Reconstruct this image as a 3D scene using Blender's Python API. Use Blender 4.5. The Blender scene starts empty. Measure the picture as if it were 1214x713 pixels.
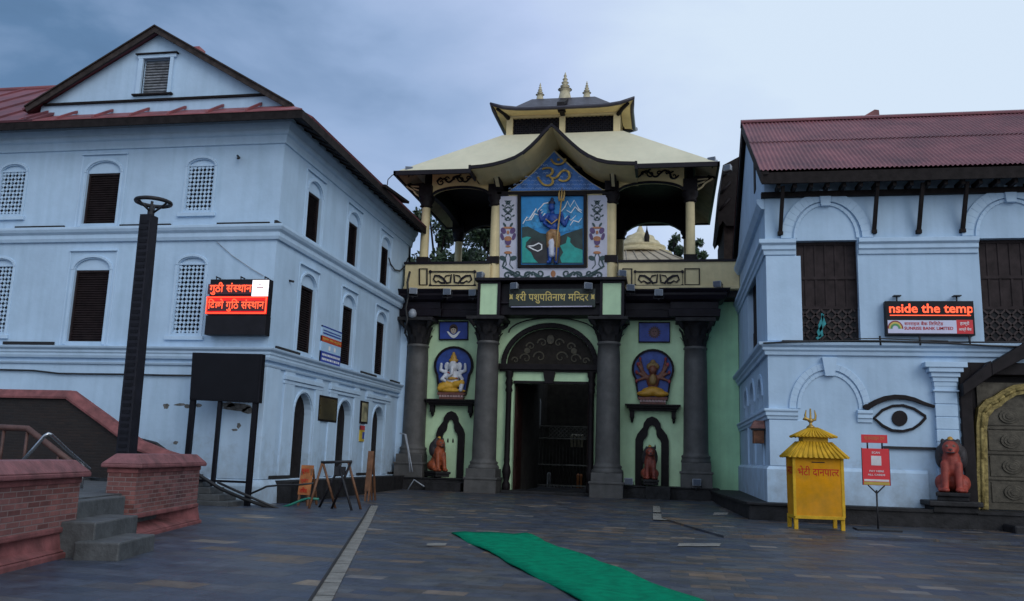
import bpy, bmesh, math, random
from mathutils import Vector, Matrix
from mathutils.geometry import tessellate_polygon
random.seed(7)
S = bpy.context.scene
COL = S.collection
PI = math.pi

# ------------------------------------------------------------------ camera
F_PX, YAW, PIT, ROL, EYE = 1027.49, 0.18346, 0.178744, 0.03196, 1.6
cy, sy, cp, sp, cr, sr = math.cos(YAW), math.sin(YAW), math.cos(PIT), math.sin(PIT), math.cos(ROL), math.sin(ROL)
FW = Vector((-sy*cp, cy*cp, sp)); RT0 = Vector((cy, sy, 0)); UP0 = RT0.cross(FW)
RT = RT0*cr + UP0*sr; UP = -RT0*sr + UP0*cr
cam = bpy.data.cameras.new('camera'); cam_o = bpy.data.objects.new('camera', cam); COL.objects.link(cam_o)
cam.sensor_width = 36; cam.lens = 36*F_PX/1214; cam.clip_end = 2000; cam.clip_start = .1
m3 = Matrix((RT, UP, -FW)).transposed()
cam_o.matrix_world = Matrix.Translation((0, 0, EYE)) @ m3.to_4x4()
S.camera = cam_o

# ------------------------------------------------------------------ light
SUN_EL, SUN_AZ = math.radians(30), math.radians(139)      # azimuth clockwise from +Y
w = bpy.data.worlds.new('World'); S.world = w; w.use_nodes = True
nt = w.node_tree; N = nt.nodes; L = nt.links; N.clear()
def nd(t, **k):
    n = N.new(t)
    for a, b in k.items(): setattr(n, a, b)
    return n
sky = nd('ShaderNodeTexSky', sky_type='NISHITA', sun_disc=False, sun_elevation=SUN_EL, sun_rotation=SUN_AZ)
tc = nd('ShaderNodeTexCoord')
mp = nd('ShaderNodeMapping'); mp.inputs['Scale'].default_value = (1.0, 1.0, 2.2); mp.inputs['Location'].default_value = (.35, .1, .2)
L.new(tc.outputs['Generated'], mp.inputs['Vector'])
n1 = nd('ShaderNodeTexNoise'); n1.inputs['Scale'].default_value = 2.6; n1.inputs['Detail'].default_value = 7; n1.inputs['Roughness'].default_value = .5; n1.inputs['Distortion'].default_value = .3
L.new(mp.outputs[0], n1.inputs['Vector'])
sep = nd('ShaderNodeSeparateXYZ'); L.new(tc.outputs['Generated'], sep.inputs[0])
# the cloud deck is thinner and paler toward +X, a heavier bank hangs over -X
ma = nd('ShaderNodeMath', operation='MULTIPLY_ADD'); ma.inputs[1].default_value = 0.95; ma.inputs[2].default_value = .515
L.new(sep.outputs['X'], ma.inputs[0])
# made-up brightening of the unseen sky toward -Y, to light facades and undersides
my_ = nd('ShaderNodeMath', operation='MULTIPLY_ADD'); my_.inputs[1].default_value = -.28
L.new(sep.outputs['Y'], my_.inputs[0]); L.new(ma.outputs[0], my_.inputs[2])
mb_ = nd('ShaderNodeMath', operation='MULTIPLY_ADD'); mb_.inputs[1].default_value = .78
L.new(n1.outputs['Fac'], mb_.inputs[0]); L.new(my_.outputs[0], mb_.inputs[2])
cr_ = nd('ShaderNodeValToRGB'); L.new(mb_.outputs[0], cr_.inputs[0])
e = cr_.color_ramp.elements
e[0].position = .0; e[0].color = (.06, .125, .225, 1)
e[1].position = .80; e[1].color = (.67, .79, .93, 1)
for p_, c_ in ((.14, (.105, .20, .355, 1)), (.29, (.30, .42, .645, 1)), (.50, (.49, .60, .85, 1))):
    x_ = e.new(p_); x_.color = c_
sc_ = nd('ShaderNodeMix', data_type='RGBA', blend_type='MULTIPLY'); sc_.inputs[0].default_value = 1
L.new(cr_.outputs[0], sc_.inputs[6]); sc_.inputs[7].default_value = (10, 10, 10, 1)
mx = nd('ShaderNodeMix', data_type='RGBA'); mx.inputs[0].default_value = .9
L.new(sky.outputs[0], mx.inputs[6]); L.new(sc_.outputs[2], mx.inputs[7])
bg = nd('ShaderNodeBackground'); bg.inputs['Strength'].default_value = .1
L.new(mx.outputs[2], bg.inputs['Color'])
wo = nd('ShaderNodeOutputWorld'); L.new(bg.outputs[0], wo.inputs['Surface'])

sun = bpy.data.lights.new('sun', 'SUN'); sun.energy = .76; sun.angle = math.radians(35); sun.color = (1, .97, .93)
sun_o = bpy.data.objects.new('sun', sun); COL.objects.link(sun_o)
sd = Vector((math.sin(SUN_AZ)*math.cos(SUN_EL), math.cos(SUN_AZ)*math.cos(SUN_EL), math.sin(SUN_EL)))
sun_o.rotation_euler = (-sd).to_track_quat('-Z', 'Y').to_euler(); sun_o.location = (0, -20, 60)
V = S.view_settings; V.view_transform = 'Standard'; V.look = 'None'; V.exposure = .12; V.gamma = 1; V.use_curve_mapping = False

# ------------------------------------------------------------------ helpers
def P(x, y, X=None, Y=None, Z=None):
    """point of the place seen at photo pixel x,y on the plane X=, Y= or Z="""
    d = FW + RT*((x-607)/F_PX) - UP*((y-356.5)/F_PX)
    t = X/d.x if X is not None else Y/d.y if Y is not None else (Z-EYE)/d.z
    return Vector((d.x*t, d.y*t, EYE+d.z*t))
def PX(x, y, Y): return P(x, y, Y=Y).x
def PZ(x, y, Y): return P(x, y, Y=Y).z
def gz(Y): return min(max(0, (Y-20)*.01), .15)              # the paving climbs slightly towards the gate

MATS = {}
def mat(name, col, rough=.65, var=.15, scale=2.5, bump=.0, bscale=None, metal=0, streak=0, emit=0, spec=.5, dark=None, coat=0, grime=0):
    if name in MATS: return MATS[name]
    m = bpy.data.materials.new(name); m.use_nodes = True; t = m.node_tree; n = t.nodes; l = t.links
    b = n['Principled BSDF']; b.inputs['Roughness'].default_value = rough; b.inputs['Metallic'].default_value = metal
    b.inputs['Specular IOR Level'].default_value = spec
    if coat: b.inputs['Coat Weight'].default_value = coat
    g = n.new('ShaderNodeNewGeometry')
    no = n.new('ShaderNodeTexNoise'); no.inputs['Scale'].default_value = scale; no.inputs['Detail'].default_value = 6; no.inputs['Roughness'].default_value = .62
    l.new(g.outputs['Position'], no.inputs['Vector'])
    r = n.new('ShaderNodeValToRGB'); l.new(no.outputs['Fac'], r.inputs[0])
    dk = dark or tuple(c*(1-var*1.6) for c in col); lt = tuple(min(1, c*(1+var*.5)) for c in col)
    r.color_ramp.elements[0].position = .3; r.color_ramp.elements[0].color = (*dk, 1)
    r.color_ramp.elements[1].position = .66; r.color_ramp.elements[1].color = (*lt, 1)
    out = r.outputs[0]
    if streak:
        mp = n.new('ShaderNodeMapping'); mp.inputs['Scale'].default_value = (2.6, 2.6, .16); l.new(g.outputs['Position'], mp.inputs[0])
        n2 = n.new('ShaderNodeTexNoise'); n2.inputs['Scale'].default_value = 1.6; n2.inputs['Detail'].default_value = 5; l.new(mp.outputs[0], n2.inputs['Vector'])
        r2 = n.new('ShaderNodeValToRGB'); l.new(n2.outputs['Fac'], r2.inputs[0])
        r2.color_ramp.elements[0].position = .3; v = 1-streak; r2.color_ramp.elements[0].color = (v*.98, v, v*1.0, 1)
        r2.color_ramp.elements[1].position = .56; r2.color_ramp.elements[1].color = (1, 1, 1, 1)
        k = n.new('ShaderNodeMix'); k.data_type = 'RGBA'; k.blend_type = 'MULTIPLY'; k.inputs[0].default_value = 1
        l.new(out, k.inputs[6]); l.new(r2.outputs[0], k.inputs[7]); out = k.outputs[2]
    if grime:      # splashed dirt near the foot of the wall
        sz = n.new('ShaderNodeSeparateXYZ'); l.new(g.outputs['Position'], sz.inputs[0])
        ng = n.new('ShaderNodeTexNoise'); ng.inputs['Scale'].default_value = 1.9; ng.inputs['Detail'].default_value = 7; ng.inputs['Roughness'].default_value = .7; l.new(g.outputs['Position'], ng.inputs['Vector'])
        m1 = n.new('ShaderNodeMapRange'); l.new(sz.outputs['Z'], m1.inputs[0]); m1.inputs[1].default_value = .3; m1.inputs[2].default_value = 2.6; m1.inputs[3].default_value = .42; m1.inputs[4].default_value = .0
        m2 = n.new('ShaderNodeMath'); m2.operation = 'ADD'; l.new(m1.outputs[0], m2.inputs[0]); l.new(ng.outputs['Fac'], m2.inputs[1])
        m3 = n.new('ShaderNodeMapRange'); l.new(m2.outputs[0], m3.inputs[0]); m3.inputs[1].default_value = .66; m3.inputs[2].default_value = 1.0; m3.inputs[3].default_value = 0; m3.inputs[4].default_value = grime
        k3 = n.new('ShaderNodeMix'); k3.data_type = 'RGBA'; l.new(m3.outputs[0], k3.inputs[0]); l.new(out, k3.inputs[6]); k3.inputs[7].default_value = (.17, .17, .165, 1); out = k3.outputs[2]
    l.new(out, b.inputs['Base Color'])
    rr = n.new('ShaderNodeMapRange'); l.new(no.outputs['Fac'], rr.inputs[0]); rr.inputs[3].default_value = min(1, rough+.12); rr.inputs[4].default_value = max(.05, rough-.12)
    l.new(rr.outputs[0], b.inputs['Roughness'])
    if bump:
        n3 = n.new('ShaderNodeTexNoise'); n3.inputs['Scale'].default_value = bscale or scale*6; n3.inputs['Detail'].default_value = 5; l.new(g.outputs['Position'], n3.inputs['Vector'])
        bu = n.new('ShaderNodeBump'); bu.inputs['Strength'].default_value = bump; bu.inputs['Distance'].default_value = .03
        l.new(n3.outputs['Fac'], bu.inputs['Height']); l.new(bu.outputs[0], b.inputs['Normal'])
    if emit:
        b.inputs['Emission Color'].default_value = (*col, 1); b.inputs['Emission Strength'].default_value = emit
    MATS[name] = m; return m

def brick_mat(name, c1, c2, mortar, sx, sy_, bw, bh, ms, axes='XZ', rough=.8, bump=.4, ramp=None, rot=0):
    m = bpy.data.materials.new(name); m.use_nodes = True; t = m.node_tree; n = t.nodes; l = t.links
    b = n['Principled BSDF']; b.inputs['Roughness'].default_value = rough
    g = n.new('ShaderNodeNewGeometry'); s = n.new('ShaderNodeSeparateXYZ'); c = n.new('ShaderNodeCombineXYZ'); l.new(g.outputs['Position'], s.inputs[0])
    if axes == 'SUM':      # along any upright wall: x+y runs along it
        ad = n.new('ShaderNodeMath'); l.new(s.outputs['X'], ad.inputs[0]); l.new(s.outputs['Y'], ad.inputs[1]); l.new(ad.outputs[0], c.inputs[0]); l.new(s.outputs['Z'], c.inputs[1])
    else:
        l.new(s.outputs[axes[0]], c.inputs[0]); l.new(s.outputs[axes[1]], c.inputs[1])
    mpn = n.new('ShaderNodeMapping'); mpn.inputs['Rotation'].default_value = (0, 0, rot); l.new(c.outputs[0], mpn.inputs[0])
    nd_ = n.new('ShaderNodeTexNoise'); nd_.inputs['Scale'].default_value = 2.0; l.new(g.outputs['Position'], nd_.inputs['Vector'])
    va = n.new('ShaderNodeMix'); va.data_type = 'RGBA'; va.inputs[0].default_value = .003; l.new(mpn.outputs[0], va.inputs[6]); l.new(nd_.outputs['Color'], va.inputs[7])
    br = n.new('ShaderNodeTexBrick'); br.inputs['Scale'].default_value = 1; br.inputs['Brick Width'].default_value = bw; br.inputs['Row Height'].default_value = bh
    br.inputs['Mortar Size'].default_value = ms; br.inputs['Mortar Smooth'].default_value = .3; br.inputs['Bias'].default_value = 0
    br.inputs['Color1'].default_value = (0, 0, 0, 1); br.inputs['Color2'].default_value = (1, 1, 1, 1); br.inputs['Mortar'].default_value = (.5, .5, .5, 1)
    l.new(va.outputs[2], br.inputs['Vector'])
    r = n.new('ShaderNodeValToRGB'); l.new(br.outputs['Color'], r.inputs[0])
    el = r.color_ramp.elements
    if ramp:
        r.color_ramp.interpolation = 'LINEAR'
        el[0].position, el[0].color = ramp[0][0], (*ramp[0][1], 1); el[1].position, el[1].color = ramp[-1][0], (*ramp[-1][1], 1)
        for p_, c_ in ramp[1:-1]: q = el.new(p_); q.color = (*c_, 1)
    else:
        el[0].color = (*c1, 1); el[1].color = (*c2, 1)
    no = n.new('ShaderNodeTexNoise'); no.inputs['Scale'].default_value = 2.4; no.inputs['Detail'].default_value = 9; no.inputs['Roughness'].default_value = .75; l.new(g.outputs['Position'], no.inputs['Vector'])
    mr = n.new('ShaderNodeMapRange'); l.new(no.outputs['Fac'], mr.inputs[0]); mr.inputs[1].default_value = .3; mr.inputs[2].default_value = .7; mr.inputs[3].default_value = .5; mr.inputs[4].default_value = 1.4
    k = n.new('ShaderNodeMix'); k.data_type = 'RGBA'; k.blend_type = 'MULTIPLY'; k.inputs[0].default_value = 1; l.new(r.outputs[0], k.inputs[6]); l.new(mr.outputs[0], k.inputs[7])
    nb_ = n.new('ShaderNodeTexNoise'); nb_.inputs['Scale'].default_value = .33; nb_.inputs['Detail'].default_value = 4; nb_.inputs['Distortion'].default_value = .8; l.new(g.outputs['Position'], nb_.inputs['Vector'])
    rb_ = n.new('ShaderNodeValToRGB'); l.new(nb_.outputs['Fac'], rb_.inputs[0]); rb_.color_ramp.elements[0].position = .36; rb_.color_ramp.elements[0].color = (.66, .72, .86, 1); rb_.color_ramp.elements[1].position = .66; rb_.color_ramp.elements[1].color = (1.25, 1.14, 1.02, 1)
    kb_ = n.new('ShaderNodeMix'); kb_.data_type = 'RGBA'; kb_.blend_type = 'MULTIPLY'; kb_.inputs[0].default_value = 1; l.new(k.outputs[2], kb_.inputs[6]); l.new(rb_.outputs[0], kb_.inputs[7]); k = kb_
    k2 = n.new('ShaderNodeMix'); k2.data_type = 'RGBA'; l.new(br.outputs['Fac'], k2.inputs[0]); l.new(k.outputs[2], k2.inputs[6]); k2.inputs[7].default_value = (*mortar, 1)
    l.new(k2.outputs[2], b.inputs['Base Color'])
    mr2 = n.new('ShaderNodeMapRange'); l.new(no.outputs['Fac'], mr2.inputs[0]); mr2.inputs[1].default_value = .3; mr2.inputs[2].default_value = .7; mr2.inputs[3].default_value = rough-.15; mr2.inputs[4].default_value = min(1, rough+.12); l.new(mr2.outputs[0], b.inputs['Roughness'])
    ah = n.new('ShaderNodeMath'); ah.operation = 'MULTIPLY_ADD'; l.new(br.outputs['Fac'], ah.inputs[0]); ah.inputs[1].default_value = -1; l.new(no.outputs['Fac'], ah.inputs[2])
    bu = n.new('ShaderNodeBump'); bu.inputs['Strength'].default_value = bump; bu.inputs['Distance'].default_value = .02; l.new(ah.outputs[0], bu.inputs['Height']); l.new(bu.outputs[0], b.inputs['Normal'])
    MATS[name] = m; return m

WASH = mat('whitewash', (.43, .575, .735), .8, .08, .7, .22, 7, streak=.085, grime=.55)
TRIM = mat('whitewash_trim', (.455, .60, .76), .75, .06, 1.5, .15, 12, streak=.05, grime=.45)
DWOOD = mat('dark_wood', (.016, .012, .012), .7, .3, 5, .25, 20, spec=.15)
BWOOD = mat('brown_black_paint', (.012, .0085, .010), .6, .25, 4, .15, spec=.2)
SHUT = mat('shutter_paint', (.030, .020, .021), .65, .3, 4, .1, spec=.2)
DARK = mat('dark_void', (.012, .012, .014), .9, .1)
REDMET = mat('red_roof_sheet', (.19, .062, .072), .55, .3, .9, .06, dark=(.11, .05, .062), spec=.2)
REDTRIM = mat('red_roof_sheet_front', (.26, .07, .075), .5, .3, 1.5, .06)
CREAM = mat('cream_paint', (.66, .54, .30), .6, .12, 1.4, .08, streak=.08)
CREAMR = mat('cream_roof', (.62, .58, .43), .65, .07, .8, .05, streak=.03, spec=.25)
MINT = mat('mint_paint', (.56, .76, .48), .7, .1, 1.2, .08, streak=.07)
OLIVE = mat('green_wing_paint', (.40, .70, .43), .7, .12, .8, .06, streak=.1)
BLACKP = mat('purple_black_paint', (.009, .006, .011), .5, .2, 3, .08, spec=.22)
STONE = mat('grey_stone', (.085, .081, .079), .6, .2, 2.5, .12, 30, streak=.12)
DSTONE = mat('dark_stone', (.018, .017, .019), .65, .4, 3, .4, 12, spec=.3)
STEP = mat('step_stone', (.075, .08, .085), .6, .3, 3, .4, 14)
PALE = mat('pale_kerb', (.20, .19, .17), .7, .25, 4, .3)
PINK = mat('pink_wash', (.215, .068, .068), .8, .3, 3, .3, 18, streak=.25)
GOLD = mat('gold', (.42, .27, .07), .38, .3, 6, .15, metal=.7)
BRONZE = mat('bronze', (.075, .065, .05), .45, .3, 6, .2, metal=.6)
METAL = mat('dark_metal', (.02, .02, .024), .5, .2, 6, spec=.3)
BLKMET = mat('black_metal', (.008, .008, .012), .5, .2, 6, spec=.15)
STEEL = mat('stainless', (.55, .56, .58), .28, .08, 8, metal=1)
SILVER = mat('lamp_grey', (.30, .33, .38), .4, .15, 6)
CABLE = mat('cable', (.012, .012, .014), .5, .1)
YEL = mat('yellow_paint', (.66, .27, .002), .55, .16, 2.2, .04, streak=.12, grime=.1, dark=(.44, .21, .004), spec=.12)
YEL2 = mat('yellow_roof_paint', (.60, .35, .02), .5, .2, 5, .05, spec=.2)
RED = mat('red_print', (.62, .02, .03), .5, .06)
REDL = mat('red_letter', (.48, .025, .018), .6, .1, spec=.1)
WHITE = mat('white_print', (.78, .78, .80), .5, .04)
BLUEP = mat('blue_print', (.03, .06, .32), .45, .08)
SKYP = mat('light_blue_print', (.38, .55, .74), .5, .05)
LIONR = mat('lion_red', (.30, .045, .028), .6, .3, 6, .25)
LIOND = mat('lion_mane', (.035, .028, .032), .6, .3, 8, .4)
ORANGE = mat('orange_board', (.40, .135, .035), .6, .3, 3)
ORWOOD = mat('orange_wood', (.17, .075, .035), .6, .3, 5, .1)
GREENC = mat('green_carpet', (.002, .215, .11), 1, .3, 5, .5, 160, dark=(.004, .14, .078), spec=.03)
LED = mat('led_red', (1.0, .10, .035), emit=1.25)
LEDG = mat('led_glow_red', (.75, .01, .008), emit=.6)
LEDW = mat('led_white', (.93, .92, 1.0), emit=1.0)
SCREEN = mat('black_screen', (.007, .007, .010), .35, .1, spec=.12)
PEEL = mat('peeled_plaster', (.15, .145, .14), .9, .4, 9, .3)

# ------------------------------------------------------------------ mesh builder
class MB:
    def __init__(s, mp=None): s.v = []; s.f = []; s.mi = []; s.mp = mp or (lambda a, b, c: (a, b, c)); s.sm = []
    def add(s, vs, fs, mi=0, smooth=False):
        o = len(s.v); s.v += [Vector(s.mp(*v)) for v in vs]
        for f in fs: s.f.append([o+i for i in f]); s.mi.append(mi); s.sm.append(smooth)
        return s
    def box(s, x0, x1, y0, y1, z0, z1, mi=0):
        return s.add([(x, y, z) for z in (z0, z1) for y in (y0, y1) for x in (x0, x1)],
                     [(0, 2, 3, 1), (4, 5, 7, 6), (0, 1, 5, 4), (2, 6, 7, 3), (0, 4, 6, 2), (1, 3, 7, 5)], mi)
    def hexa(s, q, mi=0):         # 4 bottom points then 4 top points
        return s.add(q, [(3, 2, 1, 0), (4, 5, 6, 7), (0, 1, 5, 4), (1, 2, 6, 5), (2, 3, 7, 6), (3, 0, 4, 7)], mi)
    def prism(s, pts, a, b, ax=1, mi=0):
        """extrude polygon pts (the two other axes in order) from a to b along axis ax"""
        def mk(p, t): return (t, p[0], p[1]) if ax == 0 else (p[0], t, p[1]) if ax == 1 else (p[0], p[1], t)
        n = len(pts); vs = [mk(p, a) for p in pts]+[mk(p, b) for p in pts]
        tr = tessellate_polygon([[Vector((p[0], p[1], 0)) for p in pts]])
        fs = [tuple(t) for t in tr]+[tuple(n+i for i in reversed(t)) for t in tr]+[(i, (i+1) % n, n+(i+1) % n, n+i) for i in range(n)]
        return s.add(vs, fs, mi)
    def plate(s, pts, Y, t=.02, mi=0, back=.02):          # photo outline on the upright plane Y, built t thick
        q = [P(x, y, Y=Y) for x, y in pts]
        return s.prism([(a.x, a.z) for a in q], Y-t, Y+back, 1, mi)
    def band(s, pts, wd, Y, t=.02, mi=0, closed=False, back=.02):   # flat stroke of width wd (m) along 3d points (x,z)
        n = len(pts); ofs = []
        for i in range(n):
            a = Vector(pts[i-1] if (i > 0 or closed) else pts[i]); b = Vector(pts[(i+1) % n] if (i < n-1 or closed) else pts[i])
            d = (b-a); d = d.normalized() if d.length > 1e-6 else Vector((1, 0)); ofs.append(Vector((-d.y, d.x)))
        ws = wd if isinstance(wd, (list, tuple)) else [wd]*n
        L_ = [Vector(p)+o*ww/2 for p, o, ww in zip(pts, ofs, ws)]; R_ = [Vector(p)-o*ww/2 for p, o, ww in zip(pts, ofs, ws)]
        for i in range(n if closed else n-1):
            j = (i+1) % n
            q = [L_[i], L_[j], R_[j], R_[i]]
            s.add([(p.x, Y-t, p.y) for p in q]+[(p.x, Y+back, p.y) for p in q], [(0, 1, 2, 3), (7, 6, 5, 4), (0, 4, 5, 1), (2, 6, 7, 3)]+([(1, 5, 6, 2)] if j == n-1 and not closed else [])+([(3, 7, 4, 0)] if i == 0 and not closed else []), mi)
        return s
    def pband(s, pts, wpx, Y, t=.02, mi=0, closed=False, back=.02):
        q = [P(x, y, Y=Y) for x, y in pts]; k = Y/F_PX
        return s.band([(a.x, a.z) for a in q], [ww*k for ww in wpx] if isinstance(wpx, (list, tuple)) else wpx*k, Y, t, mi, closed, back)
    def tube(s, pts, r, n=8, mi=0, closed=False):
        pts = [Vector(p) for p in pts]; m = len(pts); rs = r if isinstance(r, (list, tuple)) else [r]*m; vs = []
        prev = None
        for i, p in enumerate(pts):
            a = pts[i-1] if (i > 0 or closed) else p; b = pts[(i+1) % m] if (i < m-1 or closed) else p
            d = (b-a).normalized() if (b-a).length > 1e-9 else Vector((0, 0, 1))
            u = prev - d*prev.dot(d) if prev else (Vector((0, 0, 1)) if abs(d.z) < .9 else Vector((1, 0, 0))).cross(d)
            if u.length < 1e-6: u = Vector((1, 0, 0)).cross(d)
            u.normalize(); prev = u; v2 = d.cross(u)
            vs += [p+(u*math.cos(2*PI*k/n)+v2*math.sin(2*PI*k/n))*rs[i] for k in range(n)]
        fs = []
        for i in range(m if closed else m-1):
            j = (i+1) % m
            fs += [(i*n+k, i*n+(k+1) % n, j*n+(k+1) % n, j*n+k) for k in range(n)]
        if not closed: fs += [tuple(reversed(range(n))), tuple(range((m-1)*n, m*n))]
        return s.add([tuple(v) for v in vs], fs, mi, True)
    def lathe(s, prof, x, y, n=24, mi=0, smooth=True):
        vs = [(x+r*math.cos(2*PI*k/n), y+r*math.sin(2*PI*k/n), z) for r, z in prof for k in range(n)]; m = len(prof)
        fs = [(i*n+k, i*n+(k+1) % n, (i+1)*n+(k+1) % n, (i+1)*n+k) for i in range(m-1) for k in range(n)]
        s.add(vs, fs, mi, smooth)
        return s.add(vs[:n], [tuple(reversed(range(n)))], mi).add(vs[-n:], [tuple(range(n))], mi)
    def sweep(s, path, prof, mi=0):
        """profile (d out, z) swept along an xy path, outward = right hand side, mitred"""
        path = [Vector(p) for p in path]; n = len(path); ms = []
        for i in range(n):
            ns = []
            if i > 0: d = (path[i]-path[i-1]).normalized(); ns.append(Vector((d.y, -d.x)))
            if i < n-1: d = (path[i+1]-path[i]).normalized(); ns.append(Vector((d.y, -d.x)))
            ms.append(ns[0] if len(ns) == 1 else (ns[0]+ns[1])/(1+ns[0].dot(ns[1])))
        k = len(prof); vs = [(*(path[i]+ms[i]*d), z) for i in range(n) for d, z in prof]
        fs = [(i*k+j, i*k+(j+1) % k, (i+1)*k+(j+1) % k, (i+1)*k+j) for i in range(n-1) for j in range(k)]
        fs += [tuple(range(k)), tuple(reversed(range((n-1)*k, n*k)))]
        return s.add(vs, fs, mi)
    def sheet(s, outer, holes=(), depth=.2, mi=0, rmi=0):
        """wall face in local (u, d=0, z) with holes and their reveals going in by depth"""
        loops = [outer]+list(holes); flat = [p for l_ in loops for p in l_]
        tr = tessellate_polygon([[Vector((p[0], p[1], 0)) for p in l_] for l_ in loops])
        s.add([(p[0], 0, p[1]) for p in flat], [tuple(t) for t in tr], mi)
        for h in holes:
            k = len(h); s.add([(p[0], 0, p[1]) for p in h]+[(p[0], -depth, p[1]) for p in h], [(i, (i+1) % k, k+(i+1) % k, k+i) for i in range(k)], rmi)
        return s
    def build(s, name, m, parent=None, bevel=0, local=False):
        me = bpy.data.meshes.new(name); off = Vector((0, 0, 0))
        if parent is not None and not local: off = WOFF.get(parent.name, off)
        bm = bmesh.new(); vs = [bm.verts.new(v-off) for v in s.v]
        for f, mi, sm in zip(s.f, s.mi, s.sm):
            try: fc = bm.faces.new([vs[i] for i in f]); fc.material_index = mi; fc.smooth = sm
            except ValueError: pass
        bmesh.ops.recalc_face_normals(bm, faces=bm.faces); bm.to_mesh(me); bm.free()
        for x in (m if isinstance(m, (list, tuple)) else [m]): me.materials.append(x)
        o = bpy.data.objects.new(name, me); COL.objects.link(o)
        if parent is not None: o.parent = parent; WOFF[o.name] = off
        if bevel:
            b = o.modifiers.new('bevel', 'BEVEL'); b.width = bevel; b.segments = 2; b.limit_method = 'ANGLE'; b.angle_limit = math.radians(40)
        return o
    def each(s, name, m, parent, bevel=0):
        par = list(range(len(s.v)))
        def fd(i):
            while par[i] != i: par[i] = par[par[i]]; i = par[i]
            return i
        for f in s.f:
            for i in f[1:]: par[fd(f[0])] = fd(i)
        seen = {}
        for i, v in enumerate(s.v):
            k = (round(v[0], 4), round(v[1], 4), round(v[2], 4))
            if k in seen: par[fd(i)] = fd(seen[k])
            else: seen[k] = i
        gr = {}
        for k, f in enumerate(s.f): gr.setdefault(fd(f[0]), []).append(k)
        for ks in gr.values():
            q = MB(); ix = {}
            for k in ks:
                for i in s.f[k]:
                    if i not in ix: ix[i] = len(q.v); q.v.append(s.v[i])
                q.f.append([ix[i] for i in s.f[k]]); q.mi.append(s.mi[k]); q.sm.append(s.sm[k])
            q.build(name, m, parent, bevel)
WOFF = {}
def thing(name, label, cat, loc=(0, 0, 0), group=None, rz=0):
    o = bpy.data.objects.new(name, None); COL.objects.link(o); o.empty_display_size = .3
    o.location = loc; o.rotation_euler = (0, 0, rz); o['label'] = label; o['category'] = cat
    if group: o['group'] = group
    WOFF[o.name] = Vector(loc); return o
def tag(o, label, cat, group=None):
    o['label'] = label; o['category'] = cat
    if group: o['group'] = group
    return o
def struct(o, kind='structure'): o['kind'] = kind; return o
def dup(root, loc, rz=None, label=None):
    r = root.copy(); COL.objects.link(r); r.location = loc
    if rz is not None: r.rotation_euler = (0, 0, rz)
    if label: r['label'] = label
    for ch in list(root.children):
        c = ch.copy(); COL.objects.link(c); c.parent = r
        for g2 in list(ch.children):
            d = g2.copy(); COL.objects.link(d); d.parent = c
    return r
def rect(u0, u1, z0, z1): return [(u0, z0), (u1, z0), (u1, z1), (u0, z1)]
def arched(u0, u1, z0, zs, rise, n=12):
    """opening with a segmental or round head: springs at zs, rises by rise"""
    c = (u0+u1)/2; a = (u1-u0)/2
    return [(u0, z0), (u1, z0)]+[(c+a*math.cos(PI*k/n), zs+rise*math.sin(PI*k/n)) for k in range(n+1)]
def arcpts(u0, u1, zs, rise, n=14):
    c = (u0+u1)/2; a = (u1-u0)/2
    return [(c-a*math.cos(PI*k/n), zs+rise*math.sin(PI*k/n)) for k in range(n+1)]
def arcband(mb, u0, u1, zs, rise, wd, d0, d1, n=14, mi=0):
    """archivolt outside the curve, in local (u,d,z)"""
    i_ = arcpts(u0, u1, zs, rise, n); o_ = arcpts(u0-wd, u1+wd, zs, rise+wd, n)
    for k in range(n):
        q = [i_[k], i_[k+1], o_[k+1], o_[k]]
        mb.hexa([(p[0], d0, p[1]) for p in q]+[(p[0], d1, p[1]) for p in q], mi)
    return mb

# writing: glyphs as flat meshes -------------------------------------------------
def glyphs(s, bold=0, crop=None, shear=0):
    cu = bpy.data.curves.new('glyph', 'FONT'); cu.body = s; cu.size = 1; cu.offset = bold; cu.shear = shear; cu.resolution_u = 3
    ob = bpy.data.objects.new('glyph', cu); COL.objects.link(ob)
    dg = bpy.context.evaluated_depsgraph_get(); me = bpy.data.meshes.new_from_object(ob.evaluated_get(dg))
    bm = bmesh.new(); bm.from_mesh(me); bpy.data.objects.remove(ob); bpy.data.curves.remove(cu); bpy.data.meshes.remove(me)
    if crop is not None:
        xs = [v.co.x for v in bm.verts]; x0, x1 = min(xs), max(xs); cx = x0+(x1-x0)*crop[1]; c0 = x0+(x1-x0)*crop[0]
        for px, no in ((cx, (1, 0, 0)), (c0, (-1, 0, 0))):
            bmesh.ops.bisect_plane(bm, geom=bm.verts[:]+bm.edges[:]+bm.faces[:], plane_co=(px, 0, 0), plane_no=no, clear_outer=True)
    bm.verts.index_update(); vs = [(v.co.x, v.co.y) for v in bm.verts]; fs = [tuple(v.index for v in f.verts) for f in bm.faces]; bm.free()
    return vs, fs
def deva(segs, bold=0):
    """run of Devanagari: plain strings in drawing order; ('h', s) is a half letter"""
    V_, F_ = [], []; x = 0
    for sg in segs:
        if sg == ' ': x += .28; continue
        half = isinstance(sg, tuple); vs, fs = glyphs(sg[1] if half else sg, bold, (0, sg[2] if len(sg) > 2 else .70) if half else None)
        x0 = min(v[0] for v in vs); x1 = max(v[0] for v in vs); o = len(V_)
        V_ += [(v[0]-x0+x, v[1]) for v in vs]; F_ += [tuple(o+i for i in f) for f in fs]; x += x1-x0-.01
    return V_, F_
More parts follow.
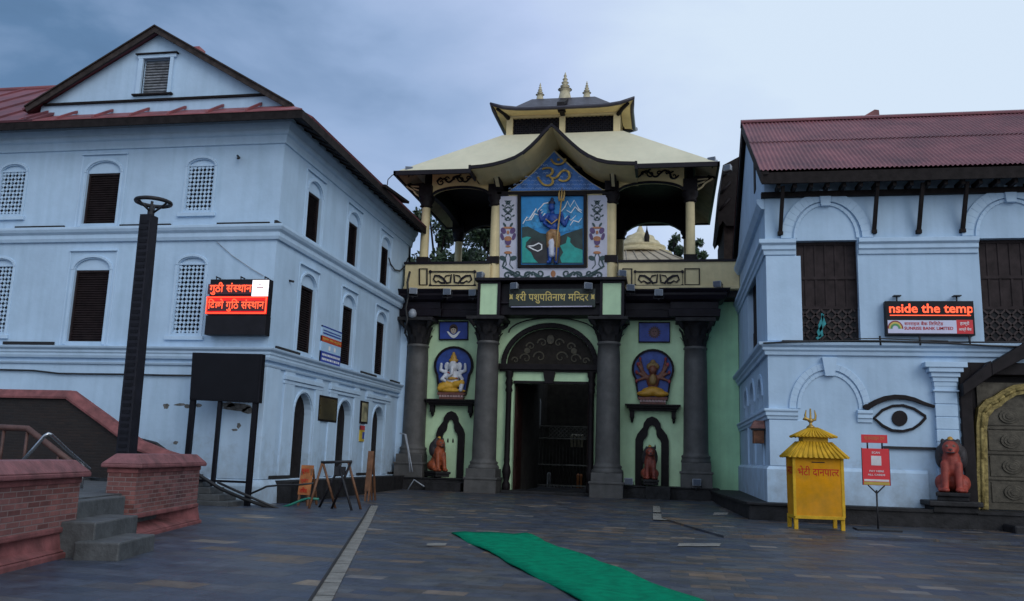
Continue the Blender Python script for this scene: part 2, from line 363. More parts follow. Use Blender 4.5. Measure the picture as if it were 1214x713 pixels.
def write(mb, run, u0, u1, z0, z1, d, mi=0, t=.006):
    vs, fs = run; xs = [v[0] for v in vs]; zs = [v[1] for v in vs]; a0, a1, b0, b1 = min(xs), max(xs), min(zs), max(zs)
    q = [(u0+(v[0]-a0)/(a1-a0)*(u1-u0), d, z0+(v[1]-b0)/(b1-b0)*(z1-z0)) for v in vs]
    n = len(q); q2 = [(p[0], d-t, p[2]) for p in q]
    return mb.add(q, fs, mi)

# soft bodies: tapered capsules and ellipsoids merged into ONE skin, coloured by the nearest of them
def body(name, prims, mats, parent=None, voxel=.03, smooth=4, world=False):
    me = bpy.data.meshes.new('body'); bm = bmesh.new()
    for pr in prims:
        if pr[0] == 'e':
            _, c, r, mi = pr[:4]; M_ = Matrix.Translation(c) @ (pr[4] if len(pr) > 4 else Matrix.Identity(4)) @ Matrix.Diagonal((*r, 1))
            bmesh.ops.create_uvsphere(bm, u_segments=16, v_segments=10, radius=1, matrix=M_)
        else:
            _, a, b, ra, rb, mi = pr; a = Vector(a); b = Vector(b); d = b-a; q = d.to_track_quat('Z', 'Y').to_matrix().to_4x4()
            bmesh.ops.create_cone(bm, cap_ends=True, segments=14, radius1=ra, radius2=rb, depth=d.length, matrix=Matrix.Translation((a+b)/2) @ q)
            for p_, r_ in ((a, ra), (b, rb)): bmesh.ops.create_uvsphere(bm, u_segments=14, v_segments=8, radius=r_, matrix=Matrix.Translation(p_))
    bm.to_mesh(me); bm.free(); ob = bpy.data.objects.new('body', me); COL.objects.link(ob)
    r = ob.modifiers.new('r', 'REMESH'); r.mode = 'VOXEL'; r.voxel_size = voxel
    sm = ob.modifiers.new('s', 'SMOOTH'); sm.iterations = smooth; sm.factor = .5
    dg = bpy.context.evaluated_depsgraph_get(); out = bpy.data.meshes.new_from_object(ob.evaluated_get(dg)); bpy.data.objects.remove(ob)
    for m in mats: out.materials.append(m)
    def dist(p, pr):
        if pr[0] == 'e':
            q = p-Vector(pr[1])
            if len(pr) > 4: q = pr[4].to_3x3().inverted() @ q
            r_ = pr[2]; k = Vector((q.x/r_[0], q.y/r_[1], q.z/r_[2])).length; return (k-1)*min(r_)
        a = Vector(pr[1]); b = Vector(pr[2]); d = b-a; t = max(0, min(1, (p-a).dot(d)/d.length_squared)); return (p-(a+d*t)).length-(pr[3]+(pr[4]-pr[3])*t)
    for f in out.polygons:
        c = f.center; pr = min(prims, key=lambda z: dist(c, z)); f.material_index = pr[3] if pr[0] == 'e' else pr[5]; f.use_smooth = True
    if world:
        for v in out.vertices: v.co -= WOFF[parent.name]
    out.name = name; o = bpy.data.objects.new(name, out); COL.objects.link(o)
    if parent: o.parent = parent; WOFF[o.name] = WOFF.get(parent.name, Vector())
    return o

# ================================================================== SETTING
YL, XL = 23.6, -11.61          # left house: front plane and the plane of its long side
YR, XR = 26.2, 2.81            # right house
YG = 36.6                      # wall of the gate's outer bays
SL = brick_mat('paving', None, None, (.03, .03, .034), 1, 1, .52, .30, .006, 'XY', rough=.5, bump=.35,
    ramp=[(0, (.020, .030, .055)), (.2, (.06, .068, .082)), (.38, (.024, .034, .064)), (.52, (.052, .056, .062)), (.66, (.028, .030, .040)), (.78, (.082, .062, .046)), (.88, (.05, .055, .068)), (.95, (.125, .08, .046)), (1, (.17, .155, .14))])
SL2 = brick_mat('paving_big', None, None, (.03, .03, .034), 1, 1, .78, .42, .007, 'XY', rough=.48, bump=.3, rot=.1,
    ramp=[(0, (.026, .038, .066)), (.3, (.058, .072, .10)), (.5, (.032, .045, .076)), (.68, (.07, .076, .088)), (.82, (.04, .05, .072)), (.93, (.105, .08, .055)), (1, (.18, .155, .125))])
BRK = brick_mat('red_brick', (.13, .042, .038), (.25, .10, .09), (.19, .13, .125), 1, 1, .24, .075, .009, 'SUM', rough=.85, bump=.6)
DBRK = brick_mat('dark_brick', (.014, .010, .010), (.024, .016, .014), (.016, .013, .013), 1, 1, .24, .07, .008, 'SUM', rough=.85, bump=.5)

def ground_sheet(name, pts, dz, m, kind='structure'):
    mb = MB(); tr = tessellate_polygon([[Vector((p[0], p[1], 0)) for p in pts]])
    mb.add([(p[0], p[1], gz(p[1])+dz) for p in pts], [tuple(t) for t in tr]); o = mb.build(name, m); struct(o, kind); return o
mb = MB()
ys = [-40, 0, 20, 35, 60, 400]; xs = [-300, 300]
mb.add([(x, y, gz(y)) for y in ys for x in xs], [(2*i, 2*i+1, 2*i+3, 2*i+2) for i in range(len(ys)-1)])
struct(mb.build('ground', SL))
def gp(x, y):
    p = P(x, y, Z=0)
    for _ in range(6): p = P(x, y, Z=gz(p.y))
    return (p.x, p.y)
ka, kb = gp(440, 600), gp(370, 713); kd = Vector((kb[0]-ka[0], kb[1]-ka[1])); kn = Vector((-kd.y, kd.x)).normalized()*.21
k2 = (kb[0]+kd.x*.5, kb[1]+kd.y*.5)
ground_sheet('pavement', [ka, k2, (-30, k2[1]), (-30, 26), (ka[0]-1, ka[1])], .004, SL2)
ground_sheet('drain_channel', [(ka[0]-.035, ka[1]), (k2[0]-.035, k2[1]), k2, ka], .008, DARK)
kq = []
kw = kn if kn.x > 0 else -kn
mb = MB(); nk = 26
for i in range(nk):
    a = Vector(ka)+Vector((k2[0]-ka[0], k2[1]-ka[1]))*(i/nk); b = Vector(ka)+Vector((k2[0]-ka[0], k2[1]-ka[1]))*((i+.965)/nk)
    mb.add([(a.x, a.y, gz(a.y)+.012), (b.x, b.y, gz(b.y)+.012), (b.x+kw.x, b.y+kw.y, gz(b.y)+.012), (a.x+kw.x, a.y+kw.y, gz(a.y)+.012)], [(0, 1, 2, 3)])
struct(mb.build('kerb_strip', PALE))
# low raised pavement in front of the right house
rp = [gp(782, 600), gp(785, 616), gp(820, 627), gp(858, 638), gp(940, 637), gp(1030, 640), gp(1214, 646)]
out = rp+[(30, rp[-1][1]), (30, 27), (3, 27), (2, 36)]
mb = MB(); n_ = len(out); tr = tessellate_polygon([[Vector((p[0], p[1], 0)) for p in out]])
mb.add([(p[0], p[1], gz(p[1])+.05) for p in out], [tuple(t) for t in tr])
mb.add([(p[0], p[1], gz(p[1])-.02) for p in rp]+[(p[0], p[1], gz(p[1])+.05) for p in rp], [(i, i+1, len(rp)+i+1, len(rp)+i) for i in range(len(rp)-1)])
struct(mb.build('raised_pavement', SL))
mb = MB()
for i in range(2):
    a = Vector(gp(774, 601+i*9)); b = Vector(gp(774.3, 608.5+i*9)); mb.add([(a.x, a.y, gz(a.y)+.03), (a.x+.42, a.y, gz(a.y)+.03), (b.x+.42, b.y, gz(b.y)+.03), (b.x, b.y, gz(b.y)+.03)], [(0, 1, 2, 3)])
struct(mb.build('kerb_stones', PALE))
# odd pale slabs lying in the paving
mb = MB()
for x0, x1, y0, y1 in ((345, 372, 612, 616), (322, 344, 614, 616.5), (326, 343, 619, 622), (374, 390, 620.5, 623), (382, 404, 621, 624), (388, 402, 627, 632), (302, 333, 669.5, 674), (505, 528, 645, 648), (803, 853, 645, 648.5), (845, 862, 610, 613)):
    q = [gp(x0, y1), gp(x1, y1), gp(x1+2, y0), gp(x0+2, y0)]; z = .058 if x0 > 840 else .014
    mb.add([(p[0], p[1], gz(p[1])+z) for p in q], [(0, 1, 2, 3)])
struct(mb.build('pale_slabs', PALE))

# terrace on the left with its parapet piers (its edge runs along wdir)
wd = Vector((-.224, .975, 0)).normalized(); wn = Vector((wd.y, -wd.x, 0))         # wn points to the plaza
W0 = Vector((-8.04, 9.72, 0))
def W(s, d, z): return tuple(W0+wd*s+wn*d+Vector((0, 0, z)))
mb = MB(); tp = [W(-6, -.25, 0), W(7.7, -.25, 0), (-13.6, 18.2, 0), (-14.4, 22.0, 0), (-40, 22.0, 0), (-40, 4, 0)]
mb.prism([(p[0], p[1]) for p in tp], -.05, .78, 2); struct(mb.build('terrace', STEP))
mbt = MB()
for i in range(5):
    x1 = (PX(278, 600, 22.6), PX(263, 590, 22.6), PX(248, 580, 22.6), PX(234, 572, 22.6), PX(220, 565, 22.6))[i]
    mbt.box(-19, x1, 22.2+.22*i, 23.55, .17*i, .17*(i+1)-.003*i)
struct(mbt.build('terrace_stairs', STEP, bevel=.012))

# ================================================================== LEFT HOUSE
FL = lambda u, d, z: (u, YL-d, z)
FS = lambda u, d, z: (XL+d, u, z)
YE = 36.95                                     # far end of the long side
def zf(y, x=200): return P(x, y, Y=YL).z
def ux(x, y): return P(x, y, Y=YL).x
def us(x, y): return P(x, y, X=XL).y
def zs_(x, y): return P(x, y, X=XL).z
house = thing('corner_house', 'large bluish white three storey house with red gabled roof and dark shuttered windows', 'house', (-16.5, 27, 0))
path = [(-45, YL), (XL, YL), (XL, YE)]
holesF, holesS = [], []
WIN = []       # (fac, kind, u0,u1,z0,zs,rise)
def win(fac, kind, u0, u1, z0, zs, rise): WIN.append((fac, kind, u0, u1, z0, zs, rise)); (holesF if fac is FL else holesS).append(arched(u0, u1, z0, zs, rise))
# front: measured on the photograph
z_u = (P(119, 265, Y=YL).z, P(119, 205, Y=YL).z); z_l = (P(107, 405, Y=YL).z, P(107, 320, Y=YL).z)
cs = ux(119.5, 235); cl = ux(236.5, 225); cz = 2*cs-cl
win(FL, 'shutter', cs-.58, cs+.58, *z_u, .36)
win(FL, 'shutter', cs-.60, cs+.60, *z_l, .36)
zl_u = (P(236, 249, Y=YL).z, P(236, 199, Y=YL).z); zl_l = (P(224, 395, Y=YL).z, P(224, 316, Y=YL).z)
for c in (cl, cz+.12):
    win(FL, 'lattice', c-.43, c+.43, zl_u[0], zl_u[1]+.05, .22)
    win(FL, 'lattice', c-.43, c+.43, zl_l[0], zl_l[1]+.05, .22)
side_u = [(362, 379, 228, 229), (412, 425, 262, 318), (451.5, 460, 291, 340)]
SU = [(us(362, 260), us(379, 260)), (us(411, 290), us(425.5, 290)), (us(451, 315), us(460.5, 315))]
SLo = [(us(354.5, 380), us(373.5, 380)), (us(404.5, 400), us(418.5, 400)), (us(445.5, 415), us(456, 415))]
SD = [(us(345, 520), us(367.5, 520)), (us(397, 520), us(415, 520)), (us(440, 520), us(452.5, 520))]
for k in range(3):
    c = (SLo[k][0]+SLo[k][1]+SU[k][0]+SU[k][1])/4
    win(FS, 'shutter', c-.56, c+.56, 8.42, 10.0, .38)
    win(FS, 'shutter', c-.58, c+.58, 4.72, 6.85, .38)
    c = (SD[k][0]+SD[k][1])/2
    holesS.append(arched(c-.68, c+.68, .72, 2.75, .66)); WIN.append((FS, 'door', c-.68, c+.68, .72, 2.75, .66))
ZT = 12.12
mb = MB(FL); mb.sheet(rect(-45, XL, 0, ZT), holesF, .24)
mb.mp = FS; mb.sheet(rect(YL, YE, 0, ZT), holesS, .3)
mb.mp = lambda a, b, c: (a, b, c); mb.box(-45, XL-.5, YL+.55, YE, 0, ZT); mb.box(XL-.5, XL, YE-.3, YE, 0, ZT)
mb.build('wall', WASH, house)
# corner pilaster, base block, string courses
mb = MB()
mb.sweep(path, [(-.02, 4.16), (.10, 4.16), (.13, 4.24), (.13, 4.30), (.16, 4.34), (.16, 4.40), (.24, 4.46), (.26, 4.52), (-.02, 4.54)])
mb.sweep(path, [(-.02, 3.98), (.06, 3.98), (.09, 4.05), (-.02, 4.06)])
mb.sweep(path, [(-.02, 7.80), (.08, 7.80), (.12, 7.90), (.12, 8.02), (.20, 8.09), (.24, 8.17), (.24, 8.25), (-.02, 8.27)])
mb.sweep(path, [(-.02, 10.82), (.06, 10.84), (.09, 11.08), (.16, 11.12), (.20, 11.2), (.20, 11.27), (.30, 11.42), (.32, 11.57), (-.02, 11.59)])
mb.build('cornice', TRIM, house, bevel=.012)
mb = MB()
mb.sweep(path, [(-.02, .0), (.20, .0), (.17, .55), (.08, .72), (-.02, .74)])
mb.build('base_course', TRIM, house)
mb = MB(FL); mb.box(XL-1.25, XL+.040, -.05, .045, .74, 3.98); mb.mp = FS
mb.box(YL-.03, YL+.85, -.05, .046, .74, 3.98)
for k in range(3):
    c = (SD[k][0]+SD[k][1])/2
    mb.box(c-1.55, c-.85, -.02, .05, .76, 3.98); mb.box(c+.85, c+1.35, -.02, .05, .76, 3.98)
    mb.box(c-1.6, c+1.4, -.02, .10, 3.72, 3.86); mb.box(c-1.6, c+1.4, -.02, .06, 3.60, 3.70)
mb.each('pilaster', TRIM, house, bevel=.01)
# dark slots left open above the string courses
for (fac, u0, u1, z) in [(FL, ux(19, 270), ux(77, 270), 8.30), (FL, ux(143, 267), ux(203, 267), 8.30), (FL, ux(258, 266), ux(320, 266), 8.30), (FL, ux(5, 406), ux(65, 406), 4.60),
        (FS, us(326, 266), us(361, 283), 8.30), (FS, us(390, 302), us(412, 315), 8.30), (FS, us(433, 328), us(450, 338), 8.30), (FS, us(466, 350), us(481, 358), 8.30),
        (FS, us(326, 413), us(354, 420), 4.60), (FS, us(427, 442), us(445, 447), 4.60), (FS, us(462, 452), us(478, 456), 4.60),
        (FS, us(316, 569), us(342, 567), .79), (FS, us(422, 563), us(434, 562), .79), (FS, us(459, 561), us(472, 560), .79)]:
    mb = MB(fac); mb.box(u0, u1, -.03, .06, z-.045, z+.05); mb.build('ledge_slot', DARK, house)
def lattice(mb, u0, u1, z0, z1, d0, d1, p=.155, wdt=.05):
    """pierced screen of crossing diagonals clipped to the opening"""
    h = z1-z0; wdt /= 2
    for sgn in (1, -1):
        k = -int((h)/p)-1
        while u0+k*p < u1+h:
            # line u = a + sgn*(z-z0)
            a = u0+k*p if sgn > 0 else u0+k*p
            zz0, zz1 = z0, z1
            if sgn > 0: lo = max(z0, z0+(u0-a)); hi = min(z1, z0+(u1-a))
            else: lo = max(z0, z0+(a-u1)); hi = min(z1, z0+(a-u0))
            if hi-lo > .02:
                A = (a+sgn*(lo-z0), lo); B = (a+sgn*(hi-z0), hi); q = wdt*.7071
                mb.hexa([(A[0]-q, d0, A[1]+sgn*q), (A[0]+q, d0, A[1]-sgn*q), (B[0]+q, d0, B[1]-sgn*q), (B[0]-q, d0, B[1]+sgn*q), (A[0]-q, d1, A[1]+sgn*q), (A[0]+q, d1, A[1]-sgn*q), (B[0]+q, d1, B[1]-sgn*q), (B[0]-q, d1, B[1]+sgn*q)])
            k += 1
for fac, kind, u0, u1, z0, zs, rise in WIN:
    dep = .24 if fac is FL else .3
    mb = MB(fac)
    arcband(mb, u0-.03, u1+.03, zs, rise+.03, .085, -.03, .045)
    if kind != 'door':
        mb.box(u0-.115, u0-.03, -.03, .03, z0-.1, zs); mb.box(u1+.03, u1+.115, -.03, .03, z0-.1, zs)
    if kind == 'shutter':
        zt = zs+rise+.22
        mb.box(u0-.22, u1+.22, -.03, .075, zt, zt+.045); mb.box(u0-.24, u0-.18, -.03, .022, z0-.12, zt); mb.box(u1+.18, u1+.24, -.03, .022, z0-.12, zt)
    if kind == 'lattice':
        mb.box(u0-.2, u1+.2, -.03, .09, z0-.22, z0-.1)
        mb.box(u0-.02, u1+.02, -.16, -.02, zs, zs+.06)
    if kind == 'door':
        mb.box(u0-.12, u0-.035, -.03, .045, z0, zs); mb.box(u1+.035, u1+.12, -.03, .045, z0, zs)
    o = mb.build('door' if kind == 'door' else 'window', TRIM, house, bevel=.008)
    if kind != 'door':      # white panel in the head, shutter or screen below
        mb = MB(fac); mb.sheet(arched(u0-.001, u1+.001, zs, zs, rise), [], 0); mb.v = [v for v in mb.v]
        mb2 = MB(lambda u, d, z, fac=fac: fac(u, d-.07, z)); mb2.sheet(arched(u0, u1, zs, zs+.001, rise-.001), [], 0); mb2.build('head_panel', TRIM, o)
    if kind == 'shutter':
        mb = MB(fac); mb.box(u0, u1, -dep+.02, -dep+.05, z0, zs)
        mb.box(u0, u0+.05, -dep+.05, -.1, z0, zs); mb.box(u1-.05, u1, -dep+.05, -.1, z0, zs); mb.box(u0+.05, u1-.05, -dep+.05, -.1, zs-.06, zs)
        z = z0+.02
        while z < zs-.1:
            mb.hexa([(u0+.05, -.14, z), (u1-.05, -.14, z), (u1-.05, -.20, z+.04), (u0+.05, -.20, z+.04), (u0+.05, -.13, z+.015), (u1-.05, -.13, z+.015), (u1-.05, -.19, z+.055), (u0+.05, -.19, z+.055)]); z += .075
        mb.build('shutter', SHUT, o)
    elif kind == 'lattice':
        mb = MB(fac); mb.box(u0, u1, -dep+.005, -dep+.03, z0, zs); mb.build('dark_opening', DARK, o)
        mb = MB(fac); lattice(mb, u0, u1, z0, zs, -.12, -.05, .26, .088)
        mb.build('lattice', TRIM, o)
    else:
        mb = MB(fac); mb.sheet(arched(u0, u1, z0, zs, rise), [], 0); mb.v = [v-Vector(fac(0, dep-.06, 0))+Vector(fac(0, 0, 0)) for v in mb.v]
        mb.build('door_leaf', DWOOD, o)
# eaves, soffit, roofs
EX, EY = XL+.92, YL-.92
EZ = P(180, 137.3, Y=EY).z
mb = MB()
mb.sweep([(-45, YL), (XL, YL), (XL, 36.4)], [(-.12, EZ+.22), (.84, EZ-.26), (.86, EZ-.27), (.92, EZ-.27), (.92, EZ-.01), (.88, EZ), (-.12, EZ+.34)])
k = -45
while False: pass
k = YL
while k < 36.3: mb.hexa([(XL, k, EZ+.10), (XL, k+.07, EZ+.10), (EX-.07, k+.07, EZ-.30), (EX-.07, k, EZ-.30), (XL, k, EZ+.20), (XL, k+.07, EZ+.20), (EX-.07, k+.07, EZ-.21), (EX-.07, k, EZ-.21)]); k += .6
mb.build('eave', DWOOD, house)
AX = P(184, 40, Y=YL-.3).x; GY = YL-.05
AZ = P(184, 33, Y=YL-.3).z
gl = P(34, 127, Y=YL-.3); gr = P(343, 124, Y=YL-.3)
# pent roof strip in front of the gable
PT = P(180, 130.5, Y=GY).z; GLZ = P(180, 119.5, Y=GY).z
mb = MB(); mb.hexa([(-20.6, EY-.02, EZ-.02), (EX, EY-.02, EZ-.02), (EX-.9, GY+.1, PT-.1), (-20.6, GY+.1, PT-.1), (-20.6, EY-.02, EZ+.015), (EX, EY-.02, EZ+.015), (EX-.9, GY+.1, PT), (-20.6, GY+.1, PT)])
x = -20.2
while x < EX-.9:
    mb.hexa([(x, EY-.03, EZ+.01), (x+.08, EY-.03, EZ+.01), (x+.08, GY, PT), (x, GY, PT), (x, EY-.03, EZ+.08), (x+.08, EY-.03, EZ+.08), (x+.08, GY-.02, PT+.08), (x, GY-.02, PT+.08)]); x += 1.28
mb.build('pent_roof', REDTRIM, house)
# gable wall with its attic window
gw = [(gl.x+.25, 11.7), (gr.x-.1, 11.7), (gr.x-.1, gr.z-.05), (AX, AZ-.10), (gl.x+.25, gl.z+.1)]
GWM = lambda u, d, z: (u, GY-d, z)
aw = [ux(170, 95), ux(202, 95), P(185, 111, Y=YL).z, P(185, 71, Y=YL).z]
mb = MB(GWM); mb.sheet(gw, [rect(*aw)], .2); mb.mp = lambda a, b, c: (a, b, c)
mb.prism([(p[0], p[1]) for p in gw], GY+.25, GY+.5, 1)
mb.build('gable_wall', WASH, house)
mb = MB(); sr_ = (AZ-gr.z)/(gr.x-AX); sl_l = (AZ-gl.z)/(AX-gl.x); mb.sweep([(gl.x+(GLZ-gl.z)/sl_l+.15, GY), (gr.x-(GLZ-gr.z)/sr_-.15, GY)], [(-.02, GLZ-.03), (.09, GLZ-.03), (.10, GLZ+.03), (-.02, GLZ+.05)]); mb.build('gable_ledge_shadow_line', DWOOD, house)  # ledge coloured dark, its colour stands in for the shadow line beneath
mb = MB(GWM); t_ = .09
for q in ((aw[0]-.16, aw[0], aw[2]-.05, aw[3]), (aw[1], aw[1]+.12, aw[2]-.05, aw[3]), (aw[0]-.2, aw[1]+.2, aw[3], aw[3]+.12)): mb.box(q[0], q[1], -.05, t_, q[2], q[3])
o = mb.build('attic_window', TRIM, house, bevel=.01)
mb = MB(GWM); mb.box(aw[0]-.25, aw[1]+.25, -.02, .15, aw[3]+.12, aw[3]+.16); mb.box(aw[0]-.25, aw[1]+.18, -.02, .12, aw[2]-.1, aw[2]-.05); mb.each('sill', DWOOD, o)
mb = MB(GWM); z = aw[2]
GREYW = mat('weathered_grey_wood', (.22, .23, .25), .8, .35, 7, .3)
while z < aw[3]-.04:
    tl = random.uniform(-.015, .015); mb.hexa([(aw[0], -.10, z), (aw[1], -.10, z+tl), (aw[1], -.16, z+.08+tl), (aw[0], -.16, z+.08), (aw[0], -.08, z+.02), (aw[1], -.08, z+.02+tl), (aw[1], -.14, z+.10+tl), (aw[0], -.14, z+.10)]); z += .095
mb.box(aw[0], aw[1], -.2, -.17, aw[2], aw[3]); mb.build('louvre', GREYW, o)
# main roof: ridge runs back from the gable
def slab(mb, a, b, c, d, th, mi=0):
    a, b, c, d = map(Vector, (a, b, c, d)); n = (b-a).cross(d-a).normalized()
    if n.z < 0: n = -n
    return mb.hexa([tuple(p-n*th) for p in (a, b, c, d)]+[tuple(p) for p in (a, b, c, d)], mi)
mb = MB(); y0, y1 = YL-.30, 36.6
slab(mb, (AX, y0, AZ), (gr.x+.1, y0, gr.z), (gr.x+.1, y1, gr.z), (AX, y1, AZ), .07)
slab(mb, (gr.x+.1, y0+.1, gr.z), (EX+.02, y0+.1, EZ+.06), (EX+.02, y1, EZ+.06), (gr.x+.1, y1, gr.z), .07)
slab(mb, (AX, y0, AZ), (gl.x-.25, y0, gl.z-.05), (gl.x-.25, y1, gl.z-.05), (AX, y1, AZ), .07)
x = gl.x; WZ = PZ(20, 107, 28.3)
slab(mb, (-46, EY-.05, EZ+.03), (-19.7, EY-.05, EZ+.03), (-19.7, 28.3, WZ), (-46, 28.3, WZ), .07)
slab(mb, (-46, 28.3, WZ), (-19.7, 28.3, WZ), (-19.7, 34, EZ), (-46, 34, EZ), .07)
x = -45.6; sl = (WZ-EZ-.03)/(28.3-EY+.05)
while x < -19.8:
    mb.hexa([(x, EY-.06, EZ+.03), (x+.08, EY-.06, EZ+.03), (x+.08, 28.3, WZ), (x, 28.3, WZ), (x, EY-.06, EZ+.10), (x+.08, EY-.06, EZ+.10), (x+.08, 28.3, WZ+.07), (x, 28.3, WZ+.07)]); x += 1.28
mb.tube([(-46, 28.3, WZ+.02), (-19.7, 28.3, WZ+.02)], .1)
mb.build('roof', REDMET, house)
mb = MB()
for (xa, za, xb, zb) in ((AX, AZ+.02, gr.x+.12, gr.z-.03), (AX, AZ+.02, gl.x-.1, gl.z-.03)):
    d = Vector((xb-xa, zb-za)).normalized(); n = Vector((-d.y, d.x)); n = n if n.y < 0 else -n
    q = [(xa, za), (xb, zb), (xb+n.x*.17, zb+n.y*.17), (xa, za-.20)]
    mb.hexa([(p[0], y0-.05, p[1]) for p in q]+[(p[0], y0+.02, p[1]) for p in q])
    q = [(xa, za+.045), (xb, zb+.045), (xb, zb), (xa, za)]
    mb.hexa([(p[0], y0-.1, p[1]) for p in q]+[(p[0], y0+.1, p[1]) for p in q])
mb.build('barge_board', mat('old_barge_wood', (.045, .034, .031), .75, .35, 6, .3, spec=.2), house)
mb = MB(); c = P(234, 60, Y=25); mb.box(c.x-.12, c.x+.12, 24.9, 25.3, c.z-.5, c.z+.1); mb.build('chimney', REDTRIM, house)
# small canopy over the far end of the eave
mb = MB(); a = P(456, 219, X=XL+1.0); b = P(484, 239, X=XL+1.0)
slab(mb, (XL+.1, a.y, a.z+.12), (XL+1.05, a.y, a.z), (XL+1.05, b.y, b.z), (XL+.1, b.y, b.z+.12), .1); mb.box(XL+.2, XL+.3, a.y+.4, a.y+.5, 11.9, a.z)
mb.build('canopy', DWOOD, house)
# plaster that has come off the front
def blob_poly(cx, cy, rx, ry, n=11, k=.45): return [(cx+rx*math.cos(2*PI*i/n)*random.uniform(1-k, 1), cy+ry*math.sin(2*PI*i/n)*random.uniform(1-k, 1)) for i in range(n)]
mb = MB()
for cx, cy_, rx, ry in ((283, 483, 22, 6), (270, 480, 14, 4), (296, 487, 10, 5), (197, 482, 5, 4), (214, 480, 9, 2), (222, 482, 6, 4), (236, 481, 5, 3), (208, 525, 4, 2.4), (284, 505, 3, 4), (279, 510, 4, 2)):
    mb.plate(blob_poly(cx, cy_, rx, ry), YL, .05 if cx > 255 else .004)
mb.each('peeled_patch', PEEL, house)
mb = MB()
for px, py in ((224, 322), (254, 320)): pass
c = P(284, 187, Y=YL-.1); mb.tube([(c.x-.1, YL-.05, c.z+.08), (c.x+.05, YL-.2, c.z-.05), (c.x+.06, YL-.3, c.z-.1)], .035); c = P(343, 333, X=XL); mb.tube([(XL, c.y, c.z), (XL+.15, c.y, c.z-.03)], .035)
mb.each('wall_hook', METAL, house)
mb = MB(); mb.box(XL-.05, XL+.30, YE-.75, YE-.32, .62, 8.3); mb.build('end_pilaster', TRIM, house, bevel=.01)
# dark stone plinth below the long side
mb = MB(); mb.box(XL, XL+.62, YL+.95, YE, 0, .70); o = mb.build('stone_plinth', DSTONE, bevel=.02)
tag(o, 'long dark stone plinth below the arched doors of the house with the gable', 'plinth')

# ================================================================== RIGHT HOUSE
RFm = lambda u, d, z: (u, YR-d, z)
RSm = lambda u, d, z: (XR-d, u, z)
def rx(x, y): return P(x, y, Y=YR).x
def rz(x, y): return P(x, y, Y=YR).z
def ry(x, y): return P(x, y, X=XR).y
hs = thing('arcaded_house', 'bluish white two storey house with red corrugated roof and a big painted eye', 'house', (8, 30, 0))
ZB = .60; RE = 26
oA = (rx(945, 340), rx(1018, 340), 5.18, 8.22); cB = rx(1163, 340); oB = (cB, cB+(oA[1]-oA[0])*1.06, 5.18, 8.22)
oC = (oB[1]+3.6, oB[1]+5.5, 5.18, 8.22)
dl = rx(1138, 470); dw = 4.7; door_o = (dl, dl+dw, ZB-.06, 4.55)
RIDY = 31.55; EZR = P(901, 202, Y=YR-.85).z; RZR = P(880, 146, Y=RIDY).z
nA = ((rx(945, 480), rx(1030, 480)))            # blind arch
na = arched(rx(949, 480), rx(1025, 480), 3.3, 3.3, 1.02, 16)
mb = MB(RFm); mb.sheet(rect(XR, RE, ZB-.5, EZR-.05), [rect(*oA), rect(*oB), rect(*oC), rect(*door_o)], .35)
mb.mp = RSm
sA = (ry(897, 370), ry(886.5, 370))
side_arches = []
for a, b in ((904.5, 899.5), (895, 890), (887, 883.2)):
    ya, yb = ry(a, 480), ry(b, 480); side_arches.append((ya, yb))
mb.sheet([(YR, ZB-.5), (YE, ZB-.5), (YE, EZR-.1), (RIDY, RZR-.25), (YR, EZR-.1)], [rect(sA[0], sA[1], 5.25, 8.0)]+[arched(a, b, 3.35, 3.7, (b-a)/2*.9) for a, b in side_arches], .3)
mb.mp = lambda a, b, c: (a, b, c)
mb.box(XR+.45, RE, YR+.5, YE, 0, EZR-.1); mb.box(RE-.2, RE, YR, YR+.5, 0, EZR-.1)
mb.build('wall', WASH, hs)
# cornices
pth = [(XR, YE), (XR, YR), (RE, YR)]
mb = MB()
mb.sweep(pth, [(-.02, 4.78), (.08, 4.78), (.10, 4.88), (.16, 4.93), (.16, 5.0), (.26, 5.06), (.28, 5.14), (-.02, 5.16)])
for q in ([(XR, YE), (XR, YR), (oA[0]-.02, YR)], [(oA[1]+.02, YR), (oB[0]-.02, YR)], [(oB[1]+.02, YR), (oC[0]-.02, YR)]):
    mb.sweep(q, [(-.02, 7.78), (.05, 7.78), (.07, 7.90), (.12, 7.94), (.12, 8.06), (.2, 8.12), (.2, 8.24), (-.02, 8.26)])
mb.sweep([(XR, YE), (XR, YR), (rx(946, 490), YR)], [(-.02, 2.92), (.05, 2.92), (.06, 3.0), (.1, 3.03), (.1, 3.12), (.14, 3.16), (.14, 3.22), (-.02, 3.24)])
mb.sweep([(rx(1016, 495), YR), (rx(1034, 495), YR)], [(-.02, 2.88), (.05, 2.88), (.06, 2.98), (.1, 3.0), (.1, 3.10), (.14, 3.14), (.14, 3.22), (-.02, 3.24)])
mb.sweep([(XR, YE), (XR, YR), (YR and rx(1100, 570), YR)], [(-.02, ZB-.3), (.10, ZB-.3), (.10, 1.50), (.04, 1.58), (-.02, 1.6)])
mb.sweep([(XR, YE), (XR, YR)], [(-.02, 9.2), (.1, 9.22), (.22, 9.4), (.24, 9.52), (-.02, 9.55)])
mb.build('cornice', TRIM, hs, bevel=.012)
